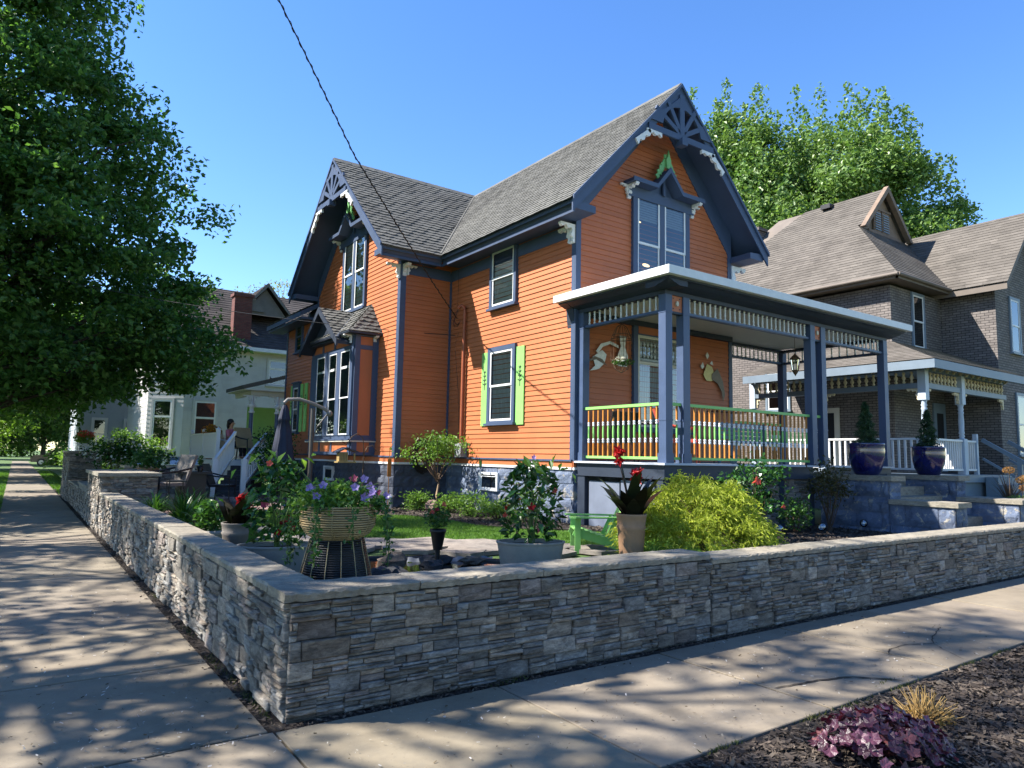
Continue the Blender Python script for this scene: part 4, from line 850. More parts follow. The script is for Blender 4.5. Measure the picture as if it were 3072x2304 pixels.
def pickets(F, a, b, z0, z1, parent, mat, sp_=.12, w=.03, name='railing', mx=99):
    mb = MB(); mb.fbox(F, a, b, z1-.05, z1, -.04, .04); mb.fbox(F, a, b, z0, z0+.05, -.03, .03); r_ = obj(name, mb, mat, parent)
    n = min(mx, int((b-a)/sp_)); first = None
    for i in range(n):
        u = a+(b-a)*(i+.5)/n
        if first is None:
            mb = MB(); mb.fbox(F, u-w/2, u+w/2, z0+.05, z1-.05, -w/2, w/2); first = obj('picket', mb, mat, r_); u0 = u
        else: c = first.copy(); COL.objects.link(c); c.parent = r_; c.location = F.U*(u-u0)
    return r_
pickets(FY(q), 18.34, 20.17, 1.52, 2.32, BP, M['white'], .115); pickets(FY(q), 20.34, 20.95, 1.52, 2.32, BP, M['white'], .115); pickets(FX(18.24), -10.8, -8.32, 1.52, 2.32, BP, M['white'], .155, .045); pickets(FX(18.24), -13.0, -11.0, 1.52, 2.32, BP, M['white'], .155, .045)
mb = MB(); mb.box(20.95, q-.05, 1.42, 21.05, q+.05, 2.5); obj('newel', mb, gp, BP)
# its wooden front steps
ST = thing('porch_steps', 'grey wooden steps with slanted handrails running down from the neighbour\'s porch', 'stairs', (22, 7.4, .2))
mb = MB()
for i in range(6): mb.box(21.2, q-.12-.3*(i+1), .2+.0, 22.8, q-.12-.3*i-.001, 1.36-.19*i)
obj('steps', mb, M['btrim'], ST)
for x in (21.15, 22.85):
    mb = MB(); mb.bar((x, q-.1, 2.35), (x, q-2.0, 1.15), .06, .1); mb.bar((x, q-.1, 1.85), (x, q-2.0, .65), .05, .06); mb.box(x-.05, q-1.0, .2, x+.05, q-.9, 1.85); mb.box(x-.05, q-2.05, .2, x+.05, q-1.95, 1.25); obj('handrail', mb, M['btrim'], ST)
# ---------------------------------------------------------------- front steps of the orange house: block cheek walls and slabs
SW = thing('front_steps', 'blue painted rock-face block cheek walls with weathered stone slabs flanking the front steps', 'steps', (14.6, 6.8, .4))
for X, w_ in ((13.05, .42), (15.75, .42)):
    mb = MB(); FF = FX(X); rockblocks(mb, FF, -7.88, -6.55, .2, 1.34, int(X), .28, .48, .03); rockblocks(mb, Fr((0, 6.55, 0), (1, 0, 0), (0, 0, 1), (0, -1, 0)), X+.001, X+w_, .95, 1.34, 3, .2, .42, .03)
    rockblocks(mb, FF, -6.54, -5.45, .2, .93, int(X)+1, .36, .55, .035); rockblocks(mb, FY(5.45), X+.001, X+w_, .2, .93, 9, .36, .42, .03); mb.box(X+.06, 5.5, .2, X+w_, 7.88, .9); mb.box(X+.06, 6.6, .9, X+w_, 7.88, 1.33)
    obj('cheek_wall', mb, M['block'], SW)
    mb = MB(); mb.box(X-.05, 6.47, 1.345, X+w_+.05, 7.90, 1.44); obj('slab', mb, M['coping'], SW)
    mb = MB(); mb.box(X-.05, 5.38, .935, X+w_+.05, 6.535, 1.02); obj('slab', mb, M['coping'], SW)
for i in range(6):
    mb = MB(); mb.box(13.49, 7.88-.36*(i+1), .15, 15.74, 7.88-.36*i-.002, 1.38-.18*i); obj('step', mb, M['coping'], SW)
mb = MB(); rockblocks(mb, FX(16.6), -8.4, -5.75, .2, .92, 55, .36, .55); rockblocks(mb, FY(5.75), 16.61, 17.6, .2, .92, 56, .36, .5); mb.box(16.65, 5.8, .2, 17.6, 8.4, .9)
BX2 = thing('raised_planter', 'blue block planter box with stone rim, dried allium heads growing in it', 'planter', (17, 7, .2)); obj('box_wall', mb, M['block'], BX2)
mb = MB(); mb.box(16.52, 5.68, .925, 16.9, 8.45, 1.01); mb.box(16.9, 5.68, .925, 17.7, 5.95, 1.01); obj('rim', mb, M['coping'], BX2)
# low wall stub and ledge by the gate at far right
sheet('walk_to_steps', [(13.5, 4.7), (15.7, 4.7), (15.7, 5.7), (13.5, 5.7)], .43, M['conc'])
# ---------------------------------------------------------------- white house behind, far left
M['wsiding'] = m_siding('white_siding', '#bdbdba', '#8a8884')
WH = thing('white_house', 'pale grey-white house with tall windows and red brick chimney behind the deck', 'house', (9, 38, 0))
mb = MB(); HF = FY(36); courses(mb, up(HF, .3), .2, lambda w: 6.35, lambda w: 13.5, 6.4, .012, seg=(.5, .6), cv=.05); HB = Fr((6.35, 36, 0), (1.0, -.55, 0), (0, 0, 1), (-.55, -1.0, 0)).O
Fb = Fr((4.95, 36.9, 0), (1.4, -.9, 0), (0, 0, 1), (-.9, -1.4, 0)); courses(mb, up(Fb, .3), .2, lambda w: 0, lambda w: 1.664, 6.4, .012)
courses(mb, up(FX(4.95), .3), .2, lambda w: -44, lambda w: -36.9, 6.4, .012); mb.box(4.97, 37, 0, 13.5, 44, 6.7); mb.box(6.36, 36.02, 0, 13.5, 37, 6.7)
obj('siding', mb, M['wsiding'], WH)
for F, a, b, c, d in ((Fb, .2, 1.25, 1.7, 4.1), (HF, 6.75, 7.9, 1.7, 4.1), (HF, 10.1, 11.2, 5.0, 6.4)): window(F, a, b, c, d, WH, .1, cas='wsiding', back='inner', sash='white', d=.02, rail=.35, st=.07)
mb = MB(); K = Fr((0, 35.4, 6.75), (1, 0, 0), (0, 4, 3.6), (0, -3.6, 4)); courses(mb, K, .22, lambda w: 4.4+w*.35, lambda w: 14, 5.38, .02)
K = Fr((4.4, 0, 6.75), (0, -1, 0), (4, 0, 3.6), (-3.6, 0, 4)); courses(mb, K, .22, lambda w: -44, lambda w: -(35.4+w*.74), 5.38, .02)
dl = MB()
gx, gz, gy2 = 9.95, 10.25, 35.95
K = Fr((gx-1.25, 0, 8.75), (0, -1, 0), (1.25, 0, 1.5), (-1.5, 0, 1.25)); courses(mb, K, .2, lambda w: -39, lambda w: -gy2, 1.95, .02); K = Fr((gx+1.25, 0, 8.75), (0, 1, 0), (-1.25, 0, 1.5), (1.5, 0, 1.25)); courses(mb, K, .2, lambda w: gy2, lambda w: 39, 1.95, .02)
r_ = obj('roof', mb, M['wroof'] if 'wroof' in M else m_roof('worn_dark_shingles', '#4f4a48', '#7a7370'), WH)
mb = MB(); mb.fpoly(FY(36.3), [(gx-1.1, 8.6), (gx+1.1, 8.6), (gx, 10.0)], -.1, 0); mb.fpoly(FY(36.0), [(gx-1.25, 8.75), (gx, gz), (gx+1.25, 8.75), (gx+1.25, 8.6), (gx, gz-.2), (gx-1.25, 8.6)], 0, .05); mb.fbox(FY(36), gx-.75, gx-.05, 8.75, 9.35, -.3, -.2); obj('gable_end', mb, M['wood_old2'] if 'wood_old2' in M else paint('grey_wood', '#6d6964', .8, .2, 3), r_)
mb = MB(); mb.box(8.35, 35.9, 6.6, 9.2, 36.5, 9.35); mb.box(8.28, 35.83, 9.35, 9.27, 36.57, 9.5); obj('chimney', mb, M['rbrick'], r_)
mb = MB(); mb.box(4.35, 35.35, 6.6, 14, 35.42, 6.78); mb.box(4.4, 35.42, 6.62, 13.9, 36.4, 6.66); obj('eave', mb, M['white'], r_)
GH = thing('grey_house', 'light blue-grey clapboard house glimpsed under the big tree past the white house', 'house', (4, 50, 0))
mb = MB(); F = FY(46); courses(mb, up(F, .2), .16, lambda w: 2.9, lambda w: 9, 5.5, .012); courses(mb, up(FX(2.9), .2), .16, lambda w: -56, lambda w: -46, 5.5, .012); mb.box(2.92, 46.02, 0, 9, 56, 5.6); mb.fpoly(F, [(2.9, 5.7), (9, 5.7), (6, 8.6)], -1, 0); obj('siding', mb, paint('pale_blue_siding', '#a8b2ba', .7, .05), GH)
mb = MB(); mb.fpoly(FY(57), [(2.5, 5.4), (6, 8.9), (9.5, 5.4), (9.5, 5.2), (6, 8.7), (2.5, 5.2)], 0, 11.4); obj('roof', mb, M['roof'], GH)
window(F, 3.4, 4.2, 1.6, 3.4, GH, .1, cas='white', back='dark'); window(F, 5, 5.8, 1.6, 3.4, GH, .1, cas='white', back='dark')
# ---------------------------------------------------------------- deck with white vinyl rails, stairs
DK = thing('deck', 'raised white vinyl railed deck behind the orange house with steps down to the patio', 'deck', (6, 24.5, .4))
mb = MB(); mb.box(4.95, 22.6, 1.20, 7.2, 26.6, 1.37); obj('deck_floor', mb, M['white_vinyl'], DK)
mb = MB(); 
for x, y in ((5.0, 22.7), (5.0, 26.4), (7.1, 22.7)): obj('deck_leg', MB().box(x, y, .4, x+.12, y+.12, 1.2), M['white_vinyl'], DK)
for x, y in ((4.97, 22.62), (4.97, 24.55), (4.97, 26.48), (6.85, 22.62)):
    mb = MB(); mb.box(x, y, 1.37, x+.11, y+.11, 2.3); mb.lathe([(.075, 2.3), (.075, 2.33), (0, 2.38)], (x+.055, y+.055, 0), 4); obj('deck_post', mb, M['white_vinyl'], DK)
pickets(FX(5.02), -24.55, -22.75, 1.42, 2.22, DK, M['white_vinyl'], .085, .05); pickets(FX(5.02), -26.48, -24.68, 1.42, 2.22, DK, M['white_vinyl'], .085, .05); pickets(FY(26.53), 5.1, 7.1, 1.42, 2.22, DK, M['white_vinyl'], .1, .05)
mb = MB(); A0, A1, B0_, B1_ = Vector((5.5, 22.58, 0)), Vector((6.35, 22.2, 0)), Vector((4.45, 20.25, 0)), Vector((5.15, 20.0, 0))
for i in range(6):
    t0, t1, z = i/6, (i+1)/6, 1.22-.13*i; P4 = [A0.lerp(B0_, t0), A1.lerp(B1_, t0), A1.lerp(B1_, t1), A0.lerp(B0_, t1)]
    mb.add([(p.x, p.y, .42) for p in P4]+[(p.x, p.y, z) for p in P4], [(3, 2, 1, 0), (4, 5, 6, 7), (0, 1, 5, 4), (1, 2, 6, 5), (2, 3, 7, 6), (3, 0, 4, 7)][::1])
s_ = obj('stair', mb, paint('dark_stair', '#2b2d33', .7, .15), DK)
for P0_, P1_ in ((A0, B0_), (A1, B1_)):
    mb = MB(); up_ = Vector((0, 0, 1)); mb.bar(P0_+up_*2.22, P1_+up_*1.40, .07, .09); mb.bar(P0_+up_*1.52, P1_+up_*.70, .05, .06); mb.box(P1_.x-.06, P1_.y-.06, .42, P1_.x+.06, P1_.y+.06, 1.45); r_ = obj('stair_rail', mb, M['white_vinyl'], DK)
    for i in range(11): p = P0_.lerp(P1_, (i+.5)/11.3); z = 2.2-.82*(i+.5)/11.3; mb = MB(); mb.box(p.x-.018, p.y-.018, z-.68, p.x+.018, p.y+.018, z-.03); obj('picket', mb, M['white_vinyl'], r_)
# rear entrance porch of the orange house
RP = thing('rear_entry_porch', 'small blue-columned entry porch with shingled roof at the back of the orange house', 'porch', (7, 25, .4))
mb = MB(); mb.fpoly(FY(26.5), [(6.05, 3.86), (7.6, 4.35), (7.6, 4.22), (6.05, 3.74)], -.0, 2.4); obj('roof', mb, M['roof'], RP); mb = MB(); mb.box(6.1, 24.15, 3.70, 7.6, 26.4, 3.735); mb.box(6.35, 24.3, 3.55, 7.6, 24.42, 3.70); mb.box(6.35, 24.42, 3.55, 6.47, 26.4, 3.70); obj('beam', mb, M['soffit'], RP)
for x, y in ((6.42, 24.38), (7.28, 24.38)):
    mb = MB(); mb.lathe([(.1, 1.37), (.1, 1.5), (.075, 1.55), (.068, 2.9), (.07, 2.95)], (x, y, 0), 12); c = obj('column', mb, M['bpost'], RP)
    mb = MB(); mb.lathe([(.07, 2.95), (.1, 2.97), (.1, 3.0), (.07, 3.02), (.065, 3.13), (.13, 3.17), (.13, 3.25), (.06, 3.26), (.06, 3.55)], (x, y, 0), 12); obj('capital', mb, M['white'], c)
    for su in (-1, 1): mb = MB(); mb.fpoly(FY(y), brk_pts(x+su*.05, 3.55, su, .55), -.03, .03); obj('bracket', mb, M['white'], c)
mb = MB(); F = FY(26.8); courses(mb, up(F, 1.4), .11, lambda w: 6.9, lambda w: 8.2, 1.9, .012); obj('lime_wall', mb, M['lime'], RP)
# ---------------------------------------------------------------- trees
def bark(name='bark', d='#2b241e', l='#5a4e42'):
    if name in _mc: return _mc[name]
    a = N(name); n = a.noise(a.obj((6, 6, 1.2)), 3, 6, .7); _mc[name] = a.done(a.bsdf(a.ramp(n, [(.3, d), (.7, l)]), .95, bump=n, bs=.8, bd=.03)); return _mc[name]
def interp(prof, z):
    for (z0, r0), (z1, r1) in zip(prof, prof[1:]):
        if z0 <= z <= z1: return r0+(r1-r0)*(z-z0)/(z1-z0)
    return 0
def crown_tree(name, label, base, prof, nclus, nleaf, size, rc, mat, seed, sy=1., trunk_r=.3, limb_n=45, group='street trees', shell=.45, flat=.55, plume=0, bk=None, holes=.0, trunk_top=.75, asp=.62, cat='tree'):
    rng = np.random.default_rng(seed); rr = random.Random(seed); B = Vector(base); z0, z1 = prof[0][0], prof[-1][0]; rm = max(r for z, r in prof)
    T = thing(name, label, cat, base, group=group); C = []
    while len(C) < nclus:
        z = rng.uniform(z0, z1); r = interp(prof, z)
        if rng.random() > (r/rm)**2+.04: continue
        q = r*(rng.random()**shell); a = rng.uniform(0, 2*math.pi)
        lump = 1+.10*math.sin(a*3+z*.9+seed)+.08*math.sin(a*7-z*1.7)
        p = np.array([q*lump*math.cos(a), q*lump*math.sin(a)*sy, z])
        if holes and (math.sin(p[0]*1.3+seed)*math.sin(p[1]*1.1+1)*math.sin(p[2]*1.5+2)) > 1-holes: continue
        C.append(p)
    C = np.array(C); w = rng.uniform(.5, 1.5, nclus); w /= w.sum(); cnt = rng.multinomial(nleaf, w)
    idx = np.repeat(np.arange(nclus), cnt); cr = rc*rng.uniform(.6, 1.35, nclus)
    off = np.clip(rng.normal(size=(nleaf, 3)), -1.7, 1.7)*.5*np.stack([cr[idx], cr[idx], cr[idx]*flat], 1)
    off[:, 2] -= .12*np.hypot(off[:, 0], off[:, 1])
    P_ = C[idx]+off
    if plume:
        k = int(nleaf*plume); j = rng.integers(0, nclus, k); h = rng.random(k)**1.3; top = C[j]; P2 = top+np.stack([rng.normal(size=k)*.28*rc*(1-h*.7), rng.normal(size=k)*.28*rc*(1-h*.7), h*rc*2.4], 1); P_ = np.concatenate([P_, P2])
    P_ = P_+np.array([B.x, B.y, 0]); V, Fq = leafquads(P_, size, rng, up=.25, asp=asp)
    obj('crown', MB().raw(V, Fq), mat, T)
    tr = MB(); hgt = z0+(z1-z0)*trunk_top; pts = []; n = 9
    for i in range(n+1):
        t = i/n; pts.append(Vector((B.x+rr.uniform(-.12, .12)*(t*2), B.y+rr.uniform(-.12, .12)*(t*2), B.z+(hgt-B.z)*t)))
    tr.tube(pts, [trunk_r*(1.25 if i == 0 else 1)*(1-.85*i/n)+.02 for i in range(n+1)], 10)
    for k in rng.permutation(nclus)[:limb_n]:
        c = Vector(C[k])+Vector((B.x, B.y, 0)); d = math.hypot(C[k][0], C[k][1]); zs = max(B.z+1.6, min(hgt-.3, c.z-d*rr.uniform(.35, .9))); t = (zs-B.z)/(hgt-B.z); i = min(n-1, int(t*n)); s = pts[i].lerp(pts[i+1], t*n-i)
        L = (c-s).length; m = s.lerp(c, .5)+Vector((rr.uniform(-.2, .2), rr.uniform(-.2, .2), L*.10)); r0 = min(trunk_r*.5, .012*L+.015)*(1.2-t*.5)
        tr.tube([s, s.lerp(m, .5)+Vector((0, 0, L*.03)), m, m.lerp(c, .5)+Vector((rr.uniform(-.1, .1), 0, L*.03)), c], [r0, r0*.8, r0*.6, r0*.4, r0*.15], 5, cap=False)
    obj('trunk', tr, bk or bark(), T); return T
M['leaf_dark'] = leafmat('maple_leaves_dark', ['#3f6430', '#52803c', '#6a984a', '#476f34', '#86b05c'], .45, .45, 1.35)
M['leaf_mid'] = leafmat('maple_leaves_green', ['#587e3a', '#74984e', '#90b264', '#648a44', '#a6c27a'], .35, .42, 1.2)
M['leaf_far'] = leafmat('far_leaves', ['#35561f', '#4d7430', '#628a3c', '#416427'], .35, .55, 1.2)
BIG = [(3.0, 4.6), (3.7, 6.5), (6, 7.1), (8.7, 6.7), (11.5, 5.6), (15, 3.9), (18, 2.4), (20, .6)]
crown_tree('maple_tree', 'big dark green maple whose crown fills the upper left over the side street walk', (-2.0, 26, 0), BIG, 640, 175000, .19, .92, M['leaf_dark'], 5, sy=.72, trunk_r=.38, limb_n=120, holes=.30)
tp = [(6.0, 2.6), (8.2, 4.6), (11, 5.6), (14, 5.2), (17, 3.6), (19, .8)]
T2 = crown_tree('street_tree', 'leafy street tree standing beside the side street curb, nearest the corner', (-7.2, 9.8, 0), tp, 95, 12500, .20, .82, M['leaf_dark'], 8, trunk_r=.22, limb_n=70, shell=.6, holes=.3)
T3 = copy_tree(T2); T3.location = (-8.2, 19.0, 0); T3.rotation_euler.z = 2.1; T3['label'] = 'leafy street tree beside the side street curb, second from the corner'
crown_tree('maple_tree', 'broad light green tree rising behind the two houses on the right', (35.8, 22.4, 0), [(6, 6), (10, 7.8), (13.5, 8.0), (16.5, 6.8), (18.8, 4.4), (19.8, 2)], 330, 150000, .23, 1.35, M['leaf_mid'], 12, trunk_r=.5, limb_n=110, group='background trees', plume=.35, shell=.5, bk=bark('grey_bark', '#4b4238', '#857868'))
crown_tree('maple_tree', 'slim light green tree showing just behind the front gable peak', (30.6, 25.2, 0), [(8, 2.5), (14, 3.6), (19, 3.2), (21.4, 1.6)], 70, 26000, .22, 1.1, M['leaf_mid'], 14, trunk_r=.3, limb_n=40, group='background trees', plume=.4, bk=bark('grey_bark'))
for k, (x, y, s) in enumerate([(-2.6, 46, 1.0), (-3.2, 64, 1.1), (-3.2, 84, 1.15), (6.5, 66, 1.0), (5.5, 88, 1.1), (3.2, 118, 1.3), (-3.5, 118, 1.3)]):
    crown_tree('street_tree', ['leafy tree shading the side street walk beyond the big maple', 'second leafy tree down the curb side of the side street', 'third leafy tree down the curb side of the side street', 'tree on the lawn side of the walk past the grey house', 'farther tree on the lawn side of the walk', 'distant tree closing the end of the street on its right', 'distant tree closing the end of the street on its left'][k],
               (x, y, 0), [(2.0*s, 3.5*s), (3.5*s, 5.2*s), (8*s, 5.8*s), (11*s, 4*s), (13.5*s, 1)], 110, 24000, .30*s, 1.5*s, M['leaf_far'], 30+k, trunk_r=.3, limb_n=20, group='trees along the side street')
crown_tree('young_tree', 'small bright lime green sapling at the left edge beside the walk', (-.75, 33, 0), [(1.6, .7), (2.3, 1.1), (3.2, .8), (3.8, .2)], 26, 3200, .13, .5, leafmat('lime_leaves', ['#7fa83c', '#94b94a', '#6b9632'], .4), 51, trunk_r=.05, limb_n=20, group=None)
crown_tree('budding_tree', 'thin spring tree with sparse yellow green buds behind the brick chimney', (14.9, 50, 0), [(6, 2.2), (10, 3.2), (13, 2.4), (14.6, .8)], 80, 5000, .16, 1.0, leafmat('buds', ['#a9a860', '#9aa052', '#c0b878'], .3), 52, trunk_r=.2, limb_n=80, group=None)
for k, (x, y, s, h) in enumerate([(-9, 150, 9, 16), (1, 158, 9, 15), (11, 150, 9, 16)]):
    crown_tree('background_tree', 'background tree closing the far end of the side street, '+['left of the walk', 'straight behind the walk', 'right of the walk'][k], (x, y, 0), [(.6, s*.6), (h*.4, s), (h*.8, s*.7), (h, 1)], 50, 7000, .5, 1.8, M['leaf_far'], 60+k, trunk_r=.3, limb_n=6, group='background trees')
# ---------------------------------------------------------------- yard: pots, plants, furniture
M['lf_green'] = leafmat('green_leaves', ['#2f5522', '#44702f', '#5c8a3e', '#386028'], .3, .35)
M['lf_gloss'] = leafmat('glossy_leaves', ['#26451f', '#35602a', '#4a7c38', '#2d5224'], .2, .25)
M['lf_lime'] = leafmat('lime_maple_leaves', ['#b0c038', '#c4d048', '#d8de60', '#98ac30', '#bcca42'], .45, .5, 1.15, 2.5)
M['lf_bright'] = leafmat('bright_green_leaves', ['#6f9a38', '#86b048', '#5d8830', '#9abf58'], .35, .45)
M['lf_dark'] = leafmat('dark_bronze_leaves', ['#1e1a14', '#2c2a1c', '#26301c', '#332420'], .12, .3)
M['lf_brown'] = leafmat('bronze_green_leaves', ['#4c4a28', '#5d5a30', '#42481f', '#6a5a34'], .25, .5)
M['lf_conifer'] = leafmat('conifer_needles', ['#1f3a20', '#2c4c2a', '#365a30'], .12, .5)
M['red'] = leafmat('red_petals', ['#b0141a', '#cc1f24', '#98101c'], .3, .5, 1.1); M['purple'] = leafmat('violet_petals', ['#b494dc', '#c8aee8', '#a080d0'], .35, .5, 1.1)
M['coral'] = leafmat('coral_petals', ['#e0524a', '#ea6a58'], .3, .5, 1.1); M['pinkp'] = leafmat('pink_petals', ['#c03a58', '#d8567a'], .3, .5, 1.1)
M['white_pet'] = leafmat('white_petals', ['#dcdcd8', '#e8e8e4'], .3, .5, 1.0); M['yellow_pet'] = leafmat('orange_yellow_petals', ['#d8a028', '#c8701c', '#7a8a2c'], .3, .5, 1.0)
M['stem'] = paint('green_stem', '#4f6a2c', .6, .2, 10); M['twig'] = paint('brown_twig', '#5a4634', .8, .2, 10)
M['terra'] = paint('sandy_terracotta', '#a07c5c', .75, .16, 5, bump=.3); M['greypot'] = paint('grey_resin_pot', '#8b8880', .7, .14, 6, bump=.3); M['brownpot'] = paint('brown_grey_pot', '#6f675e', .75, .16, 6, bump=.3)
def longleaves(base, n, L, w, rng, spread=.5, droop=.5, seg=5, tilt0=.15, z_up=1.):
    """arching strap leaves from one point; returns verts, quads"""
    Vs, Fs = [], []; b = np.array(base, float)
    for i in range(n):
        a = rng.uniform(0, 2*math.pi); l = L*rng.uniform(.6, 1.1); t = rng.uniform(tilt0, spread); d = np.array([math.cos(a), math.sin(a), 0]); s = np.array([-d[1], d[0], 0]); p = b+d*rng.uniform(0, .06)+s*rng.uniform(-.03, .03)
        pts = []; an = t
        for k in range(seg+1):
            u = k/seg; ww = w*(math.sin(math.pi*min(1, u*.85+.15)))*.5*rng.uniform(.9, 1.1)
            pts += [p-s*ww, p+s*ww]; an = t+droop*u*u*1.6; p = p+(d*math.sin(an)+np.array([0, 0, math.cos(an)*z_up]))*l/seg
        o = len(Vs); Vs += pts; Fs += [(o+2*k, o+2*k+1, o+2*k+3, o+2*k+2) for k in range(seg)]
    return np.array(Vs), np.array(Fs)
def cloud(c, rx, ry, rz, n, size, rng, up=.4, asp=.6, shell=.6, fold=.25, top=True, dirs=None, nclu=0, rc=.1):
    if nclu:
        d = rng.normal(size=(nclu, 3)); d /= np.linalg.norm(d, axis=1)[:, None]; q = rng.random(nclu)[:, None]**.5; C = d*q*np.array([rx, ry, rz]); P = C[rng.integers(0, nclu, n)]+rng.normal(size=(n, 3))*rc*np.array([1, 1, .6])
    else:
        d = rng.normal(size=(n, 3)); d /= np.linalg.norm(d, axis=1)[:, None]; q = rng.random(n)[:, None]**(1-shell+.001) if shell < 1 else 1; P = d*q*np.array([rx, ry, rz])
    return leafquads(P+np.array(c), size, rng, up, fold, asp, dirs)
def flower(parent, p, r, mat, n=5, tube=True, face=(0, -1, .4), seed=0, heart=None, name='flower', rag=0):
    """open bloom: n petals round a centre, slightly cupped"""
    rr = random.Random(seed+int(p[0]*1000)); f = Vector(face)+Vector((rr.uniform(-.4, .4), rr.uniform(-.2, .4), rr.uniform(-.3, .3))); f.normalize(); a = f.orthogonal().normalized(); b = f.cross(a); c = Vector(p); mb = MB()
    for i in range(n):
        t = 2*math.pi*(i+rr.uniform(-.15, .15))/n; h = math.pi/n*.95; rr_ = r*rr.uniform(.85, 1.1)
        d0 = a*math.cos(t-h)+b*math.sin(t-h); d1 = a*math.cos(t+h)+b*math.sin(t+h); dm = a*math.cos(t)+b*math.sin(t)
        mb.add([c-f*r*.25, c+d0*rr_*.72+f*r*.12, c+dm*rr_*(1.0)+f*r*(.18+rag*rr.uniform(-.6, .6)), c+d1*rr_*.72+f*r*.12], [(0, 1, 2, 3)])
    if tube: mb.tube([c-f*r*1.4, c-f*r*.3], [r*.10, r*.28], 6, cap=False)
    fl = obj(name, mb, mat, parent)
    return fl
def canna_bloom(parent, p, s, seed):
    rng = np.random.default_rng(seed); n = 46; d = rng.normal(size=(n, 3)); d[:, 2] += .35; d /= np.linalg.norm(d, axis=1)[:, None]; C = np.array(p)+d*s*rng.uniform(.2, .9, (n, 1))
    V, Fq = leafquads(C, s*1.15, rng, .0, .35, .5, d); return obj('flower', MB().raw(V, Fq), M['red'], parent)
def stems(mb, base, tips, r, rr, mi=0):
    for t in tips:
        b = Vector(base)+Vector((rr.uniform(-.03, .03), rr.uniform(-.03, .03), 0)); t = Vector(t); m = b.lerp(t, .5)+Vector((rr.uniform(-.04, .04), rr.uniform(-.04, .04), .04)); mb.tube([b, m, t], [r, r*.8, r*.4], 5, mi, cap=False)
def bushy(name, label, cat, base, rx, ry, rz, zc, n, size, mat, seed, stemn=8, group=None, asp=.55, nclu=0, rc=.1, stem='twig', sr=.008, stem_z=None, **k):
    T = thing(name, label, cat, base, group=group); rng = np.random.default_rng(seed); rr = random.Random(seed)
    c = (base[0], base[1], base[2]+zc); V, Fq = cloud(c, rx, ry, rz, n, size, rng, asp=asp, nclu=nclu, rc=rc, **k); obj('foliage', MB().raw(V, Fq), mat, T)
    mb = MB(); stems(mb, base if stem_z is None else (base[0], base[1], stem_z), [(c[0]+rr.uniform(-.8, .8)*rx, c[1]+rr.uniform(-.8, .8)*ry, c[2]+rr.uniform(-.3, .7)*rz) for _ in range(stemn)], sr, rr); obj('stem', mb, M[stem], T); return T
def rope(T, c, a0, r, z, n, **k): pass
# 1. wicker bowl of petunias on a dark woven stand
cx_, cy_ = 2.24, 5.66; zb, zs, zt = .42, .945, 1.215
T = thing('wicker_stand', 'waisted black and tan woven wire stand inside the wall corner, holding the petunia bowl', 'stand', (cx_, cy_, .42))
def woven(T, prof, col, nr, ro, ribs, name='woven_wire', n=28):
    mb = MB(); zs_ = [p[1] for p in prof]
    for i in range(nr):
        z = zs_[0]+(zs_[-1]-zs_[0])*i/(nr-1); r = np.interp(z, zs_, [p[0] for p in prof])
        mb.tube([(cx_+r*math.cos(2*math.pi*k/n), cy_+r*math.sin(2*math.pi*k/n), z) for k in range(n+1)], ro, 5, cap=False)
    obj(name, mb, col, T); mb = MB()
    for k in range(ribs):
        a = 2*math.pi*k/ribs; mb.tube([(cx_+(p[0]+.006)*math.cos(a), cy_+(p[0]+.006)*math.sin(a), p[1]) for p in prof], .004, 5)
    obj('rib', mb, M['cane'], T)
M['cane'] = paint('tan_cane', '#a8946c', .6, .2, 8); M['cane2'] = paint('pale_cane', '#a58c62', .6, .2, 8); M['dwire'] = paint('black_cane', '#1b1c20', .4, .3, 8)
woven(T, [(.315, zb), (.30, .55), (.27, .72), (.235, .86), (.215, zs)], M['dwire'], 30, .0065, 14)
mb = MB(); mb.lathe([(.20, zb), (.29, zb), (.285, .56), (.22, .87), (.20, .94), (0, .94)], (cx_, cy_, 0), 24); obj('liner', mb, M['black'], T)
T = thing('petunia_bowl', 'round tan wicker bowl planted with trailing violet petunias on the woven stand', 'potted plant', (cx_, cy_, zs))
woven(T, [(.19, zs+.012), (.255, zs+.05), (.30, zs+.12), (.305, zs+.19), (.285, zt)], M['cane2'], 15, .0075, 12)
mb = MB(); mb.lathe([(0, zs+.01), (.17, zs+.01), (.24, zs+.05), (.285, zs+.12), (.288, zs+.19), (.268, zt-.01)], (cx_, cy_, 0), 24); obj('liner', mb, M['black'], T)
mb = MB(); mb.lathe([(0, zt-.03), (.27, zt-.03)], (cx_, cy_, 0), 20); obj('soil', mb, M['soil'], T)
rng = np.random.default_rng(3); V, Fq = cloud((cx_, cy_, zt+.06), .36, .34, .14, 2300, .042, rng, nclu=70, rc=.05, asp=.55); obj('foliage', MB().raw(V, Fq), M['lf_bright'], T)
mb = MB(); pts = []
for k in range(14):
    a = rng.uniform(0, 6.28); r = .3; ln = rng.uniform(.15, .55); p0 = Vector((cx_+r*math.cos(a), cy_+r*math.sin(a), zt+.03)); pth = [p0, p0+Vector((.09*math.cos(a), .09*math.sin(a), -.02)), p0+Vector((.13*math.cos(a), .13*math.sin(a), -ln*.5)), p0+Vector((.12*math.cos(a), .12*math.sin(a), -ln))]; mb.tube(pth, .004, 5, cap=False)
    for j in range(int(60*ln/.4)): t = rng.uniform(0, 3); i = min(2, int(t)); q = pth[i].lerp(pth[i+1], t-i); pts.append(np.array(q)+rng.normal(size=3)*.028)
for k in range(12): a = rng.uniform(0, 6.28); mb.tube([(cx_, cy_, zt), (cx_+.2*math.cos(a), cy_+.2*math.sin(a), zt+.15), (cx_+.32*math.cos(a), cy_+.3*math.sin(a), zt+rng.uniform(.1, .3))], .004, 5, cap=False)
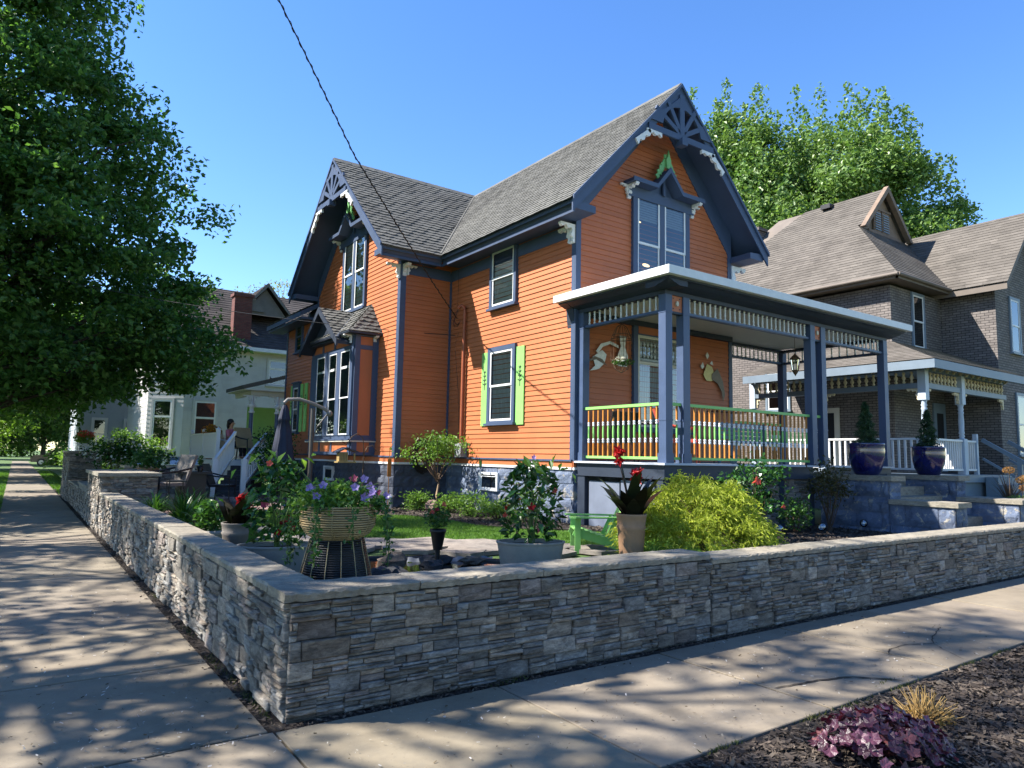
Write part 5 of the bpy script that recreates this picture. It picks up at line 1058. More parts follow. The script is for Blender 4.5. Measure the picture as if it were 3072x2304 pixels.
obj('trailing_stem', mb, M['stem'], T); V, Fq = leafquads(np.array(pts), .04, rng, .2); obj('trailing_leaves', MB().raw(V, Fq), M['lf_green'], T)
for k in range(17):
    a = rng.uniform(3.0, 6.8) if k < 13 else rng.uniform(0, 6.28); r = rng.uniform(.1, .4); flower(T, (cx_+r*math.cos(a), cy_+r*math.sin(a), zt+rng.uniform(.14, .30)-r*.25), .042, M['purple'] if k % 6 else M['pinkp'], face=(-.4, -.8, .45), seed=k)
# 2. low oval pots with mandevilla
def oval_pot(c, a, b, h, z, yaw, label, seed, hgt, plant_r, flowers):
    T = thing('potted_mandevilla', label, 'potted plant', (c[0], c[1], z), rz=yaw, group='low oval ribbed pots'); mb = MB(); prof = [(.80, 0), (.86, h*.2)]
    k = 12
    for i in range(k): prof += [(.88+.12*i/k, h*(.2+.75*i/k)), (.895+.12*i/k, h*(.2+.75*(i+.5)/k))]
    prof += [(1.04, h*.96), (1.04, h), (.96, h), (.94, h*.85)]
    mb.lathe([(r*a, zz) for r, zz in prof], (0, 0, 0), 36, sy=b/a); obj('pot', mb, M['greypot'], T, local=True)
    mb = MB(); mb.lathe([(0, h*.87), (a*.95, h*.87)], (0, 0, 0), 30, sy=b/a); obj('soil', mb, M['soil'], T, local=True)
    rng = np.random.default_rng(seed); rr = random.Random(seed); n = 420; P = []
    for i in range(n): zz = rng.random(); r = plant_r*(.42+.62*math.sin(math.pi*min(1, zz*.75+.2)))*rng.uniform(.55, 1.05); t = rng.uniform(0, 6.28); P.append((r*math.cos(t), r*math.sin(t), h+.02+hgt*zz))
    P = np.array(P); d = P.copy(); d[:, 2] = -.12; V, Fq = leafquads(P, .105, rng, .35, .3, .5, d/np.linalg.norm(d, axis=1)[:, None]); obj('foliage', MB().raw(V, Fq), M['lf_gloss'], T, local=True)
    V, Fq = leafquads(np.stack([rng.normal(size=26)*plant_r*.55, rng.normal(size=26)*plant_r*.4, h+hgt*rng.uniform(.85, 1.12, 26)], 1), .14, rng, .1, .3, .4, np.tile([0, 0, 1.], (26, 1))+rng.normal(size=(26, 3))*.6); obj('new_leaves', MB().raw(V, Fq), M['lf_bright'], T, local=True)
    mb = MB(); stems(mb, (0, 0, h*.87), [(rr.uniform(-1, 1)*plant_r*.6, rr.uniform(-1, 1)*plant_r*.6, h+hgt*rr.uniform(.5, .95)) for _ in range(9)], .007, rr); mb.tube([(0, 0, h*.8), (0.01, 0, h+hgt*.8)], .008, 6); obj('stem', mb, M['stem'], T, local=True)
    mr = Matrix.Rotation(-yaw, 3, 'Z')
    for i, (x, y, zz, m_, r_) in enumerate(flowers):
        fl = flower(None, (x, y, zz), r_, m_, 5, seed=i, face=tuple(mr @ Vector((-.35, -.9, .25))), rag=.5); fl.parent = T
    return T
oval_pot((2.16, 6.98), .37, .24, .34, .42, -.2, 'tall mandevilla with red trumpets in the low oval pot left of the wicker bowl', 4, .78, .30,
         [(.02, -.22, .55, M['red'], .05), (.06, -.24, .60, M['red'], .05), (-.03, -.24, .48, M['red'], .04), (-.16, -.2, .74, M['pinkp'], .045), (-.13, -.15, 1.12, M['coral'], .035), (.10, -.24, .52, M['red'], .04)])
oval_pot((4.58, 6.10), .36, .24, .34, .42, -.45, 'bushy dark leaved mandevilla with red blooms in the oval pot behind the front wall', 6, .78, .33,
         [(-.05, -.25, .72, M['red'], .055), (-.28, -.15, .70, M['red'], .04), (.04, -.28, .50, M['pinkp'], .04), (.22, -.15, .88, M['coral'], .035), (-.3, -.1, .62, M['coral'], .03), (.02, .0, 1.23, M['purple'], .03)])
# 3. cannas in tall tapered pots
def canna(c, z, r, h, label, matp, blooms, seed, lh=.55, nl=26):
    T = thing('potted_canna', label, 'potted plant', (c[0], c[1], z), group='tapered pots of red canna'); mb = MB()
    mb.lathe([(r*.74, 0), (r*.80, h*.3), (r*.92, h*.72), (r*1.0, h*.78), (r*.93, h*.80), (r*.98, h*.93), (r*1.03, h*.97), (r*1.03, h), (r*.92, h), (r*.9, h*.9)], (c[0], c[1], z), 28); mb2 = MB(); mb2.lathe([(0, h*.92), (r*.92, h*.92)], (c[0], c[1], z), 20)
    obj('pot', mb, matp, T); obj('soil', mb2, M['soil'], T); rng = np.random.default_rng(seed); V, Fq = longleaves((c[0], c[1], z+h*.9), nl, lh, .15, rng, .75, .45, 6); obj('foliage', MB().raw(V, Fq), M['lf_dark'], T)
    mb = MB()
    for b in blooms: mb.tube([(c[0], c[1], z+h*.9), ((c[0]+b[0])/2, (c[1]+b[1])/2, (z+h+b[2])/2), b[:3]], [.010, .009, .006], 6)
    obj('stem', mb, M['lf_dark'], T)
    for i, b in enumerate(blooms): canna_bloom(T, b[:3], b[3], seed+i)
canna((5.64, 5.66), .42, .165, .63, 'sandy tapered pot with dark leaved canna and two red blooms beside the lime maple', M['terra'], [(5.57, 5.78, 1.72, .075), (5.71, 5.64, 1.46, .085), (5.56, 5.77, 1.62, .05)], 21)
canna((2.02, 7.95), .42, .165, .47, 'brown grey tapered pot with dark canna and one red bloom behind the side wall', M['brownpot'], [(2.04, 7.9, 1.12, .075), (2.10, 7.88, 1.07, .05)], 22, .42, 22)
T = thing('small_pot', 'small grey pot with leafy green plant half hidden behind the side wall', 'potted plant', (1.93, 8.75, .42)); mb = MB(); mb.lathe([(.13, 0), (.17, .26), (.185, .28), (.185, .32), (.16, .32)], (1.93, 8.75, .42), 22); obj('pot', mb, M['greypot'], T); rng = np.random.default_rng(9); V, Fq = cloud((1.93, 8.75, .9), .2, .2, .2, 260, .09, rng); obj('foliage', MB().raw(V, Fq), M['lf_green'], T)
# 4. daylily clumps
for i, (x, y, s) in enumerate([(2.25, 12.2, 1.0), (2.6, 13.2, 1.0), (2.15, 14.2, .8), (2.3, 10.9, .7)]):
    T = thing('daylily', ['large daylily clump with strap leaves behind the side wall', 'daylily clump growing nearest the patio chair', 'daylily clump closest to the capped pier', 'smaller daylily clump nearest the canna pot'][i], 'plant', (x, y, .42), group='daylily clumps'); rng = np.random.default_rng(40+i); V, Fq = longleaves((x, y, .42), 130, .72*s, .028, rng, .9, .9, 5, .05); obj('leaves', MB().raw(V, Fq), M['lf_green'], T)
# 5. lime Japanese maple
bx, by_ = 6.75, 5.62; T = thing('japanese_maple', 'domed lime green cutleaf Japanese maple with drooping fringed foliage behind the front wall', 'tree', (bx, by_, .42)); rng = np.random.default_rng(77); rr = random.Random(77)
NC = 250; C = []
for i in range(NC):
    a = rng.uniform(0, 6.28); q = rng.random()**.5; C.append((q*.96*math.cos(a)*(1+.12*math.sin(3*a)), q*.78*math.sin(a), .16+.90*math.sqrt(max(0, 1-q*q*.95))*rng.uniform(.42, 1.06)))
C = np.array(C); C[:, 2] -= .10*np.clip(C[:, 0], 0, 1); C += np.array([bx, by_, .42]); n = 24000; i_ = rng.integers(0, NC, n); off = rng.normal(size=(n, 3))*np.array([.085, .085, .03]); off[:, 2] -= np.hypot(off[:, 0], off[:, 1])*.55
dr = off.copy(); dr[:, 2] = -.06-.25*np.hypot(off[:, 0], off[:, 1]); V, Fq = leafquads(C[i_]+off, .062, rng, .3, .2, .22, dr/np.linalg.norm(dr, axis=1)[:, None]*1.4); obj('crown', MB().raw(V, Fq), M['lf_lime'], T)
mb = MB(); mb.tube([(bx+.02, by_-.05, .40), (bx+.05, by_-.03, .55), (bx-.02, by_, .72), (bx, by_, .85)], [.035, .03, .027, .02], 8)
for k in range(34): c = Vector(C[k*7]); s = Vector((bx, by_, rr.uniform(.62, .85))); mb.tube([s, s.lerp(c, .5)+Vector((0, 0, .09)), c], [.012, .008, .003], 5, cap=False)
obj('trunk', mb, M['twig'], T)
# 6. lime adirondack chair seen from behind-left
def adirondack():
    T = thing('adirondack_chair', 'lime green slatted adirondack chair behind the sandy canna pot', 'chair', (6.42, 7.12, .415), rz=rad(-33)); K = dict(local=True); m = M['lime']
    # local: chair faces -x ; y across, 0.7 wide
    for s in (-1, 1):
        mb = MB(); mb.box(-.36, s*.29-.012, 0, -.27, s*.29+.012, .54); obj('leg', mb, m, T, **K)
        F = Fr((0, s*.265, 0), (1, 0, 0), (0, 0, 1), (0, -1, 0)); mb = MB(); mb.fpoly(F, [(-.40, .28), (-.36, .36), (-.2, .35), (.15, .24), (.52, .06), (.55, 0), (.45, 0), (.1, .13), (-.25, .23)], -.012, .012); obj('leg', mb, m, T, **K)
        F = Fr((0, 0, .545), (1, 0, 0), (0, 1, 0), (0, 0, 1)); mb = MB(); p = [(-.44, s*.22), (-.45, s*.36), (-.36, s*.40), (.05, s*.36), (.42, s*.30), (.42, s*.22), (-.2, s*.24)]; mb.fpoly(F, p if s < 0 else p[::-1], 0, .022); obj('armrest', mb, m, T, **K)
        mb = MB(); mb.bar((.30, s*.25, .54), (.16, s*.25, .25), .06, .02, up=(0, 1, 0)); obj('arm_support', mb, m, T, **K)
    for i in range(7):
        x = -.37+i*.085; z = .362-(.0 if i == 0 else .005)-max(0, i-1)*.028; mb = MB(); mb.box(x, -.29, z, x+.072, .29, z+.018); obj('seat_slat', mb, m, T, **K)
    for i in range(7):
        y = -.24+i*.08; hgt = .68+.10*math.cos((i-3)/3*1.3); mb = MB(); a = Vector((.20, y, .20)); b = a+Vector((.40, 0, .92)).normalized()*hgt*.78; mb.bar(a, b, .07, .016, up=(1, 0, 0)); obj('back_slat', mb, m, T, **K)
    mb = MB(); mb.box(.40, -.3, .50, .43, .3, .545); mb.box(.21, -.27, .22, .24, .27, .28); obj('brace', mb, m, T, **K)
    T.scale = (.84, .84, .84); return T
adirondack()
# 7. pond with rocks, driftwood and dark liner, small pot on a spout stand
T = thing('pond', 'small dark lined garden pond with still water between wall and flagstones', 'pond', (3.7, 7.0, .3))
def m_water():
    a = N('pond_water'); return a.done(a.bsdf(lin('#10140f'), .04, spec=.6, bump=a.noise(a.obj(), 6, 3, .5), bs=.06, bd=.02))
sheetp = [(2.9, 6.1), (3.7, 5.75), (4.5, 6.2), (4.75, 6.9), (4.1, 7.55), (3.3, 7.9), (2.75, 7.3)]
mb = MB(); mb.add([(x, y, .425) for x, y in sheetp], [tuple(range(len(sheetp)))]); obj('water', mb, m_water(), T)
mb = MB(); mb.tube([(x, y, .425) for x, y in sheetp+sheetp[:1]], .035, 6); obj('liner_rim', mb, M['black'], T)
M['rock'] = m_stone('garden_rock', '#4f463c', '#7c6c5a', '#a59580', 1.); M['drock'] = m_stone('dark_rock', '#26282b', '#3b3d40', '#55575a', 1.)
for i, (x, y, z, a, b, c, m_) in enumerate([(3.35, 6.9, .50, .17, .12, .12, 'rock'), (3.1, 6.5, .46, .2, .14, .08, 'drock'), (3.75, 6.75, .46, .14, .1, .07, 'drock'), (4.0, 7.15, .46, .2, .13, .06, 'drock'), (2.9, 7.1, .46, .14, .12, .09, 'rock'), (4.35, 6.9, .46, .17, .12, .05, 'rock')]):
    T = thing('rock', ['rough tan rock standing highest at the pond edge', 'flat dark rock at the near pond edge beside the woven stand', 'small dark rock in the middle of the pond', 'wide dark slab rock under the hanging pot', 'tan rock partly behind the woven stand', 'low tan rock by the oval pot end of the pond'][i], 'rock', (x, y, z-c*.6), group='pond rocks'); mb = MB(); mb.blob((x, y, z), a, b, c, 11, jit=.28, rnd=random.Random(i+3), sm=False); obj('stone', mb, M[m_], T)
T = thing('corrugated_edging', 'silver rippled metal edging sheet lying at the far side of the pond', 'edging', (4.2, 7.45, .45)); mb = MB(); n = 40
V = []
for i in range(n+1): t = i/n; x = 3.75+.95*t; y = 7.35-.35*t; z = .455+.010*math.sin(i*1.1); V += [(x, y, z-.03), (x+.03, y+.05, z+.015)]
mb.add(V, [(2*i, 2*i+2, 2*i+3, 2*i+1) for i in range(n)], 0, True); obj('sheet', mb, paint('dull_silver', '#77797a', .5, .1, 5, metal=.5), T)
T = thing('small_flower_pot', 'little dark pot of red geraniums perched above the pond', 'potted plant', (3.98, 7.05, .42)); mb = MB(); mb.lathe([(.05, .17), (.085, .36), (.095, .37), (.095, .40), (.08, .40), (.07, .37), (0, .37)], (3.98, 7.05, .42), 18); mb.tube([(3.98, 7.05, .42), (3.98, 7.05, .60)], .03, 8); obj('pot', mb, M['black'], T)
rng = np.random.default_rng(15); V, Fq = cloud((3.97, 7.05, .95), .16, .16, .12, 420, .045, rng); obj('foliage', MB().raw(V, Fq), M['lf_green'], T); flower(T, (3.86, 6.98, 1.02), .035, M['coral'], 7); flower(T, (3.9, 6.95, 1.05), .03, M['red'], 7, seed=2); flower(T, (4.03, 7.02, 1.10), .035, M['coral'], 7, seed=4)
# 8. foundation planting
for i, (x, y, r, h) in enumerate([(7.45, 14.2, .26, .36), (7.75, 13.3, .32, .34), (7.7, 12.35, .42, .40), (7.75, 11.4, .36, .36), (7.95, 10.75, .36, .72)]):
    bushy('foundation_shrub', ['small rounded green shrub left of the crabapple rock', 'low spreading green shrub right of the crabapple rock', 'wide feathery bright green shrub under the cellar window', 'green shrub beside the cellar window, partly behind the mandevilla', 'taller green shrub behind the mandevilla near the house corner'][i], 'shrub', (x, y, .42), r, r*.8, h*.6, h*.55, 900, .075, M['lf_bright'], 80+i, 10, 'shrubs along the foundation', asp=.35, nclu=40, rc=.09)
T = bushy('ornamental_tree', 'slender little tree with an airy flat green crown in front of the foundation', 'tree', (7.85, 14.0, .42), .95, .8, .34, 1.38, 1500, .075, M['lf_bright'], 91, 16, None, nclu=38, rc=.12, sr=.009, stem_z=1.05)
mb = MB(); mb.tube([(7.85, 14.0, .42), (7.82, 13.98, .75), (7.88, 14.0, 1.0), (7.86, 14, 1.25)], [.03, .025, .022, .015], 7); obj('trunk', mb, paint('pale_bark', '#8a745a', .8, .2, 6), T)
T = thing('rock', 'pinkish tan rock at the foot of the slender ornamental tree', 'rock', (7.7, 13.9, .42)); mb = MB(); mb.blob((7.66, 13.85, .52), .17, .13, .15, 10, jit=.2, rnd=random.Random(44), sm=False); obj('stone', mb, m_stone('pink_rock', '#7a6254', '#a5897a', '#c0a898'), T)
T = thing('path_light', 'small silver mushroom topped solar light in the bed by the foundation', 'light', (6.95, 14.5, .42)); mb = MB(); mb.tube([(6.95, 14.5, .42), (6.95, 14.5, .58)], .012, 6); mb.lathe([(.04, .58), (.05, .66), (.05, .70)], (6.95, 14.5, 0), 12); obj('lamp_body', mb, paint('clear_grey', '#8a8d8e', .3, .1), T); mb = MB(); mb.lathe([(.10, .70), (.09, .725), (.03, .76), (0, .765)], (6.95, 14.5, 0), 14); obj('cap', mb, paint('brushed_steel', '#b4b8bc', .25, .05, metal=.7), T)
for i, (x, y) in enumerate([(11.35, 6.85), (13.45, 7.1) if False else (12.9, 6.95), (10.35, 7.0)]):
    T = thing('glass_globe', ['clear crackled glass globe light beside the small shrub, middle one', 'glass globe light in deep shade against the steps', 'glass globe light nearest the lime maple'][i], 'light', (x, y, .42), group='glass globe lights'); mb = MB(); mb.blob((x, y, .56), .075, .075, .075, 14); obj('globe', mb, m_globe if 'm_globe' in globals() else None, T) if False else obj('globe', mb, M.setdefault('globe', m_glass('crackled_glass', (.8, .85, .86, 1), .16)), T)
bushy('hibiscus', 'hibiscus shrub with dark leaves and one coral flower in front of the porch', 'shrub', (9.6, 6.9, .42), .55, .45, .55, .78, 1100, .085, M['lf_gloss'], 95, 14, nclu=70, rc=.1); Th = bpy.data.objects['hibiscus']; flower(Th, (9.28, 6.63, 1.36), .075, M['coral'], 5, face=(-.3, -.9, .2)); flower(Th, (9.6, 6.4, .98), .04, M['coral'], 5, seed=9)
bushy('small_shrub', 'small dark green shrub beside the middle glass globe', 'shrub', (11.35, 7.35, .42), .34, .34, .30, .34, 700, .06, M['lf_green'], 96, 10)
bushy('bronze_shrub', 'bronze green upright shrub with drooping leaves beside the front steps', 'shrub', (12.2, 7.2, .42), .36, .36, .45, .85, 1000, .075, M['lf_brown'], 97, 16, asp=.4, nclu=70, rc=.08)
# 9. cobalt pots with little spruces on the cheek walls
for i, (x, y) in enumerate([(13.26, 7.05), (15.96, 7.15)]):
    T = thing('blue_urn', ['glossy cobalt pot with a small spruce on the near stair wall', 'glossy cobalt pot with a small spruce on the far stair wall'][i], 'potted plant', (x, y, 1.442), group='cobalt pots flanking the steps'); mb = MB(); mb.lathe([(.19, 0), (.215, .02), (.27, .15), (.315, .33), (.325, .47), (.315, .55), (.325, .575), (.325, .60), (.29, .60), (.28, .52)], (x, y, 1.442), 32)
    obj('pot', mb, cob if i else globals().setdefault('cob', paint('cobalt_glaze', '#14164e', .12, .35, 4, spec=.8, bump=.03)), T); mb = MB(); mb.lathe([(0, .53), (.29, .53)], (x, y, 1.442), 20); obj('soil', mb, M['soil'], T)
    rng = np.random.default_rng(60+i); n = 2600; h = rng.random(n)**1.2; a = rng.uniform(0, 6.28, n); r = (.21*(1-h)**.8+.02)*rng.uniform(.3, 1, n)*(1+.2*np.sin(h*30)); P = np.stack([x+r*np.cos(a), y+r*np.sin(a), 1.442+.58+h*.80], 1); d = np.stack([np.cos(a), np.sin(a), -.1+0*a], 1); V, Fq = leafquads(P, .075, rng, .2, .15, .22, d); obj('foliage', MB().raw(V, Fq), M['lf_conifer'], T); mb = MB(); mb.tube([(x, y, 1.9), (x, y, 2.75)], [.018, .004], 6); obj('stem', mb, M['twig'], T)
# dried alliums in the raised planter
for i, (x, y, z) in enumerate([(16.6, 5.9, 1.58), (16.8, 5.75, 1.38), (17.3, 5.85, 1.42), (17.1, 5.8, 1.22)]):
    T = thing('allium', ['tall dried pale allium head standing highest in the raised planter', 'orange brown dried allium head at the left of the planter', 'orange brown dried allium head at the right of the planter', 'shortest dried allium head in the planter'][i], 'flower', (x, y, .9), group='dried allium heads'); mb = MB(); mb.tube([(x, y, .9), (x+.02, y, z-.3+.2), (x, y, z)], .007, 5); obj('stem', mb, M['twig'], T)
    rng = np.random.default_rng(i); V, Fq = cloud((x, y, z), .11, .11, .07, 260, .028, rng, shell=.9); obj('head', MB().raw(V, Fq), leafmat('dried_flower', ['#a8763c', '#bf9050', '#8a6030']), T)
T = thing('dry_stalks', 'tangle of thin dry brown stalks and grass in the raised planter', 'plant', (17.1, 6.0, .9)); rng = np.random.default_rng(4); V, Fq = longleaves((17.1, 6.1, .9), 70, .7, .012, rng, .9, .3); obj('stalk', MB().raw(V, Fq), M['twig'], T); V, Fq = cloud((17.1, 5.95, .97), .4, .2, .1, 500, .06, rng, asp=.2); obj('grass_tuft', MB().raw(V, Fq), M['lf_bright'], T)
# 10. foreground heuchera and cut-back ornamental grass
def heuchera():
    cx, cy = 4.18, 2.18; T = thing('heuchera', 'mound of ruffled purple burgundy coral bells leaves in the foreground mulch', 'plant', (cx, cy, -.01)); rng = np.random.default_rng(5); V, Fq = [], []; rr = random.Random(5)
    for i in range(330):
        q = rng.random()**.6; a = rng.uniform(0, 6.28); x, y = cx+q*.44*math.cos(a), cy+q*.34*math.sin(a); z = .03+.20*math.sqrt(max(0, 1-q*q))*rng.uniform(.45, 1.05); n_ = Vector((math.cos(a)*q*.9+rng.normal()*.25, math.sin(a)*q*.9-.15+rng.normal()*.25, .9)).normalized(); u = n_.orthogonal().normalized(); w = n_.cross(u); s = rng.uniform(.026, .05); o = len(V); k = 10
        V.append(np.array((x, y, z))-np.array(n_)*s*.12)
        ph = rng.uniform(0, 6.28)
        for j in range(k):
            t = 2*math.pi*j/k+ph; r = s*(1 if j % 2 else .78)*(.45 if j == 0 else 1); p = Vector((x, y, z))+u*r*math.cos(t)+w*r*math.sin(t)+n_*s*(.22 if j % 2 else -.05); V.append(np.array(p))
        Fq += [(o, o+1+j, o+1+(j+1) % k) for j in range(k)]
    a_ = N('heuchera_leaf'); g = a_.n('NewGeometry').outputs['Random Per Island']; c = a_.ramp(g, [(0, '#28141e'), (.45, '#4c2838'), (.75, '#74485a'), (.9, '#3e2030'), (1, '#8c5450')]); b = a_.bsdf(c, .38, spec=.5, bump=a_.noise(a_.obj(), 60, 3, .6), bs=.4, bd=.01); t = a_.n('BsdfTranslucent', i0=lin('#8a3040')); m = a_.n('MixShader', i0=.22, i1=b.outputs[0], i2=t.outputs[0]); mm = a_.done(m)
    obj('leaves', MB().raw(np.array(V), np.array(Fq)), mm, T)
    mb = MB(); stems(mb, (cx, cy, -.01), [(cx+rr.uniform(-.36, .36), cy+rr.uniform(-.28, .28), rr.uniform(.05, .14)) for _ in range(60)], .003, rr); obj('stem', mb, paint('dark_red_stem', '#4a2028', .6), T)
heuchera()
T = thing('dry_grass', 'cut-back clump of tan dry stems with a few crisp leaves beside the purple plant', 'plant', (4.92, 2.30, -.01)); rng = np.random.default_rng(6); mb = MB(); rr = random.Random(6)
for i in range(150): a = rr.uniform(0, 6.28); t = rr.uniform(.05, 1.1); l = rr.uniform(.10, .26); b = Vector((4.92+rr.uniform(-.07, .07), 2.30+rr.uniform(-.05, .05), -.01)); mb.tube([b, b+Vector((math.cos(a)*math.sin(t), math.sin(a)*math.sin(t), math.cos(t)))*l*.6, b+Vector((math.cos(a)*math.sin(t), math.sin(a)*math.sin(t), math.cos(t)*.92))*l], [.0035, .003, .0022], 4)
obj('stem', mb, paint('straw_stem', '#b09058', .75, .2, 20), T); V, Fq = cloud((4.95, 2.28, .04), .2, .16, .05, 240, .03, rng); obj('dead_leaves', MB().raw(V, Fq), leafmat('crisp_leaf', ['#b08c54', '#8a6a40', '#c4a468']), T)
# ---------------------------------------------------------------- stuff: chips, petals, grass
def scatter(name, label, fn, n, seed, mat): 
    rng = np.random.default_rng(seed); V, Fq = fn(rng, n); return tag(obj(name, MB().raw(V, Fq), mat), label, name.replace('_', ' '), kind='stuff')
def chips(poly_fn, z, s0, s1, hh=.6):
    def f(rng, n):
        P = poly_fn(rng, n); n = len(P); L = rng.uniform(s0, s1, n)[:, None]; a = rng.uniform(0, 6.28, n); d = np.stack([np.cos(a), np.sin(a), rng.normal(size=n)*.25], 1)*L*.5; b = np.stack([-np.sin(a), np.cos(a), rng.normal(size=n)*.5], 1)*L*rng.uniform(.08, .22, (n, 1)); C = np.concatenate([P, (z+rng.random(n)*.015)[:, None]], 1)
        V = np.stack([C-d-b, C+d-b*.6, C+d+b, C-d+b*.8], 1); return V.reshape(-1, 3), np.arange(4*n).reshape(-1, 4)
    return f
def inpoly(poly, dens_fn=None):
    P = np.array(poly)
    def f(rng, n):
        mn, mx = P.min(0), P.max(0); X = rng.uniform(mn, mx, (n*3, 2)); ins = np.zeros(len(X), bool); j = len(P)-1
        for i in range(len(P)):
            c = ((P[i, 1] > X[:, 1]) != (P[j, 1] > X[:, 1])) & (X[:, 0] < (P[j, 0]-P[i, 0])*(X[:, 1]-P[i, 1])/(P[j, 1]-P[i, 1]+1e-12)+P[i, 0]); ins ^= c; j = i
        return X[ins][:n]
    return f
mch = leafmat('bark_chips', ['#2a231e', '#4a4038', '#6e6256', '#3a3028', '#857868'], 0., .9)
scatter('bark_chips', 'shredded brown bark mulch over the foreground bed', chips(inpoly([(2.5, 1.2), (9, 1.4), (12, 2.72), (2.7, 2.72)]), -.006, .015, .06), 26000, 1, mch)
scatter('bark_mulch', 'shredded bark mulch in the beds round the house', chips(inpoly(bed1), .424, .02, .07), 20000, 2, mch)
scatter('fallen_petals', 'pale fallen petals and bits of debris on the walks', chips(lambda rng, n: np.concatenate([np.stack([rng.uniform(-.1, 8, n), rng.uniform(2.8, 4.3, n)], 1), np.stack([rng.uniform(-.1, 1.3, n), 4.3+rng.random(n)**2*12, ], 1)]), .006, .006, .024), 1500, 3, leafmat('petal_bits', ['#d8d4cc', '#9d9688', '#6a5c48', '#e4e0da', '#4a4034', '#5a4a30', '#3a3228'], 0, .8))
def blades(poly_fn, z, h0, h1, w=.004):
    def f(rng, n):
        P = poly_fn(rng, n); n = len(P); h = rng.uniform(h0, h1, n)[:, None]; a = rng.uniform(0, 6.28, n); s = np.stack([np.cos(a), np.sin(a), 0*a], 1)*w; l = rng.normal(size=(n, 3))*.35; l[:, 2] = 0; C = np.concatenate([P, np.full((n, 1), z)], 1); up_ = np.array([0, 0, 1.])
        V = np.stack([C-s, C+s, C+s*.5+(up_+l*.4)*h*.6, C+(up_+l)*h], 1); return V.reshape(-1, 3), np.arange(4*n).reshape(-1, 4)
    return f
gm = leafmat('lawn_blades', ['#5c8a30', '#6f9c3c', '#83ae4a', '#4c7628'], .35, .5)
lawnp = [(2.4, 8.6), (3.6, 10.3), (4.9, 9.6), (6.3, 8.1), (6.6, 7.0), (5.6, 6.3), (5.4, 5.0), (8.3, 5.0), (8.3, 6.2), (8.6, 7.3), (8.2, 8.8), (7.2, 9.8), (6.85, 10.8), (6.9, 12.0), (6.6, 13.1), (5.2, 13.6), (5.2, 15.4), (2.4, 14.8)]
scatter('lawn_grass', 'short mown green grass of the front yard', blades(inpoly(lawnp), .40, .02, .05, .0045), 90000, 5, gm)
verge = [(-1.6, 17), (-.22, 17), (-.22, 60), (-1.6, 60)]; verge2 = [(1.4, 30), (4.6, 30), (4.6, 60), (1.4, 60)]
scatter('verge_grass', 'green grass along the side street verge and lawns', blades(lambda rng, n: np.concatenate([inpoly(verge)(rng, n//2), inpoly(verge2)(rng, n//2)]), -.045, .05, .12, .012), 40000, 6, gm)
def tufts(rng, n):
    c = [(2.6, 2.74), (3.5, 2.76), (4.4, 2.75), (5.6, 2.76), (6.7, 2.75), (7.4, 2.75), (1.41, 5.1), (1.42, 4.75), (1.42, 5.6), (5.55, 2.86), (3.1, 4.39), (1.4, 6.0), (4.9, 2.74), (1.43, 9), (1.43, 7.2)]
    return np.concatenate([np.array(p)+rng.normal(size=(n//len(c), 2))*np.array([.10, .012] if p[0] > 2 else [.012, .12]) for p in c])
scatter('weeds', 'little green weed tufts along the edges of the walks', blades(tufts, -.02, .015, .04, .003), 900, 7, leafmat('weed_blades', ['#4a5a2a', '#5c6a34', '#6a6a3a', '#3e4a24'], .2, .7))
scatter('edge_debris', 'brown leaf litter and grit gathered along the foot of the walls', chips(lambda rng, n: np.concatenate([np.stack([1.385+rng.normal(size=n//2)*.035, rng.uniform(4.4, 24, n//2)], 1), np.stack([rng.uniform(1.4, 14, n//2), 4.37+rng.normal(size=n//2)*.022], 1)]), -.005, .008, .035), 9000, 17, mch)
# ---------------------------------------------------------------- patio, deck and porch objects
M['steel'] = paint('stainless_steel', '#a8acb0', .28, .06, 4, metal=.85); M['wick'] = paint('grey_wicker', '#6e6760', .7, .25, 30, bump=.6)
# stone grill counter with two grills
T = thing('grill_counter', 'ledgestone outdoor kitchen counter with tan top standing behind the patio chair', 'counter', (3.5, 22.3, .42))
mb = MB(); ledge(mb, FY(22.0), 2.3, .72, 71, u0=2.55, base=.02); mb.v = [(a, b, c+.42) for a, b, c in mb.v]; mb.box(2.57, 22.01, .42, 4.83, 22.8, 1.14); obj('counter_base', mb, M['ledge'], T); mb = MB(); mb.box(2.48, 21.92, 1.145, 4.9, 22.85, 1.21); obj('counter_top', mb, paint('tan_stone_top', '#a8987c', .6, .15, 5), T)
for i, (x, w_) in enumerate([(3.1, .6), (4.05, .82)]):
    T = thing('gas_grill', ['narrower stainless gas grill built into the stone counter, left one', 'wider stainless gas grill built into the stone counter, right one'][i], 'grill', (x, 22.3, 1.21), group='gas grills'); mb = MB(); F = Fr((x-w_/2, 0, 0), (0, 1, 0), (0, 0, 1), (1, 0, 0)); mb.fpoly(F, [(22.05, 1.24), (22.6, 1.24), (22.6, 1.40), (22.5, 1.47), (22.2, 1.45), (22.08, 1.36)][::-1], 0, w_); obj('lid', mb, M['steel'], T); mb = MB(); mb.box(x-w_/2, 21.95, 1.02, x+w_/2, 22.04, 1.2); obj('control_panel', mb, M['steel'], T)
    mb = MB(); mb.tube([(x-w_*.35, 22.0, 1.30), (x+w_*.35, 22.0, 1.30)], .012, 6); obj('handle', mb, M['steel'], T); mb = MB()
    for k in range(4): mb.blob((x-w_*.33+w_*.22*k, 21.93, 1.11), .025, .02, .025, 8)
    obj('knob', mb, M['black'], T)
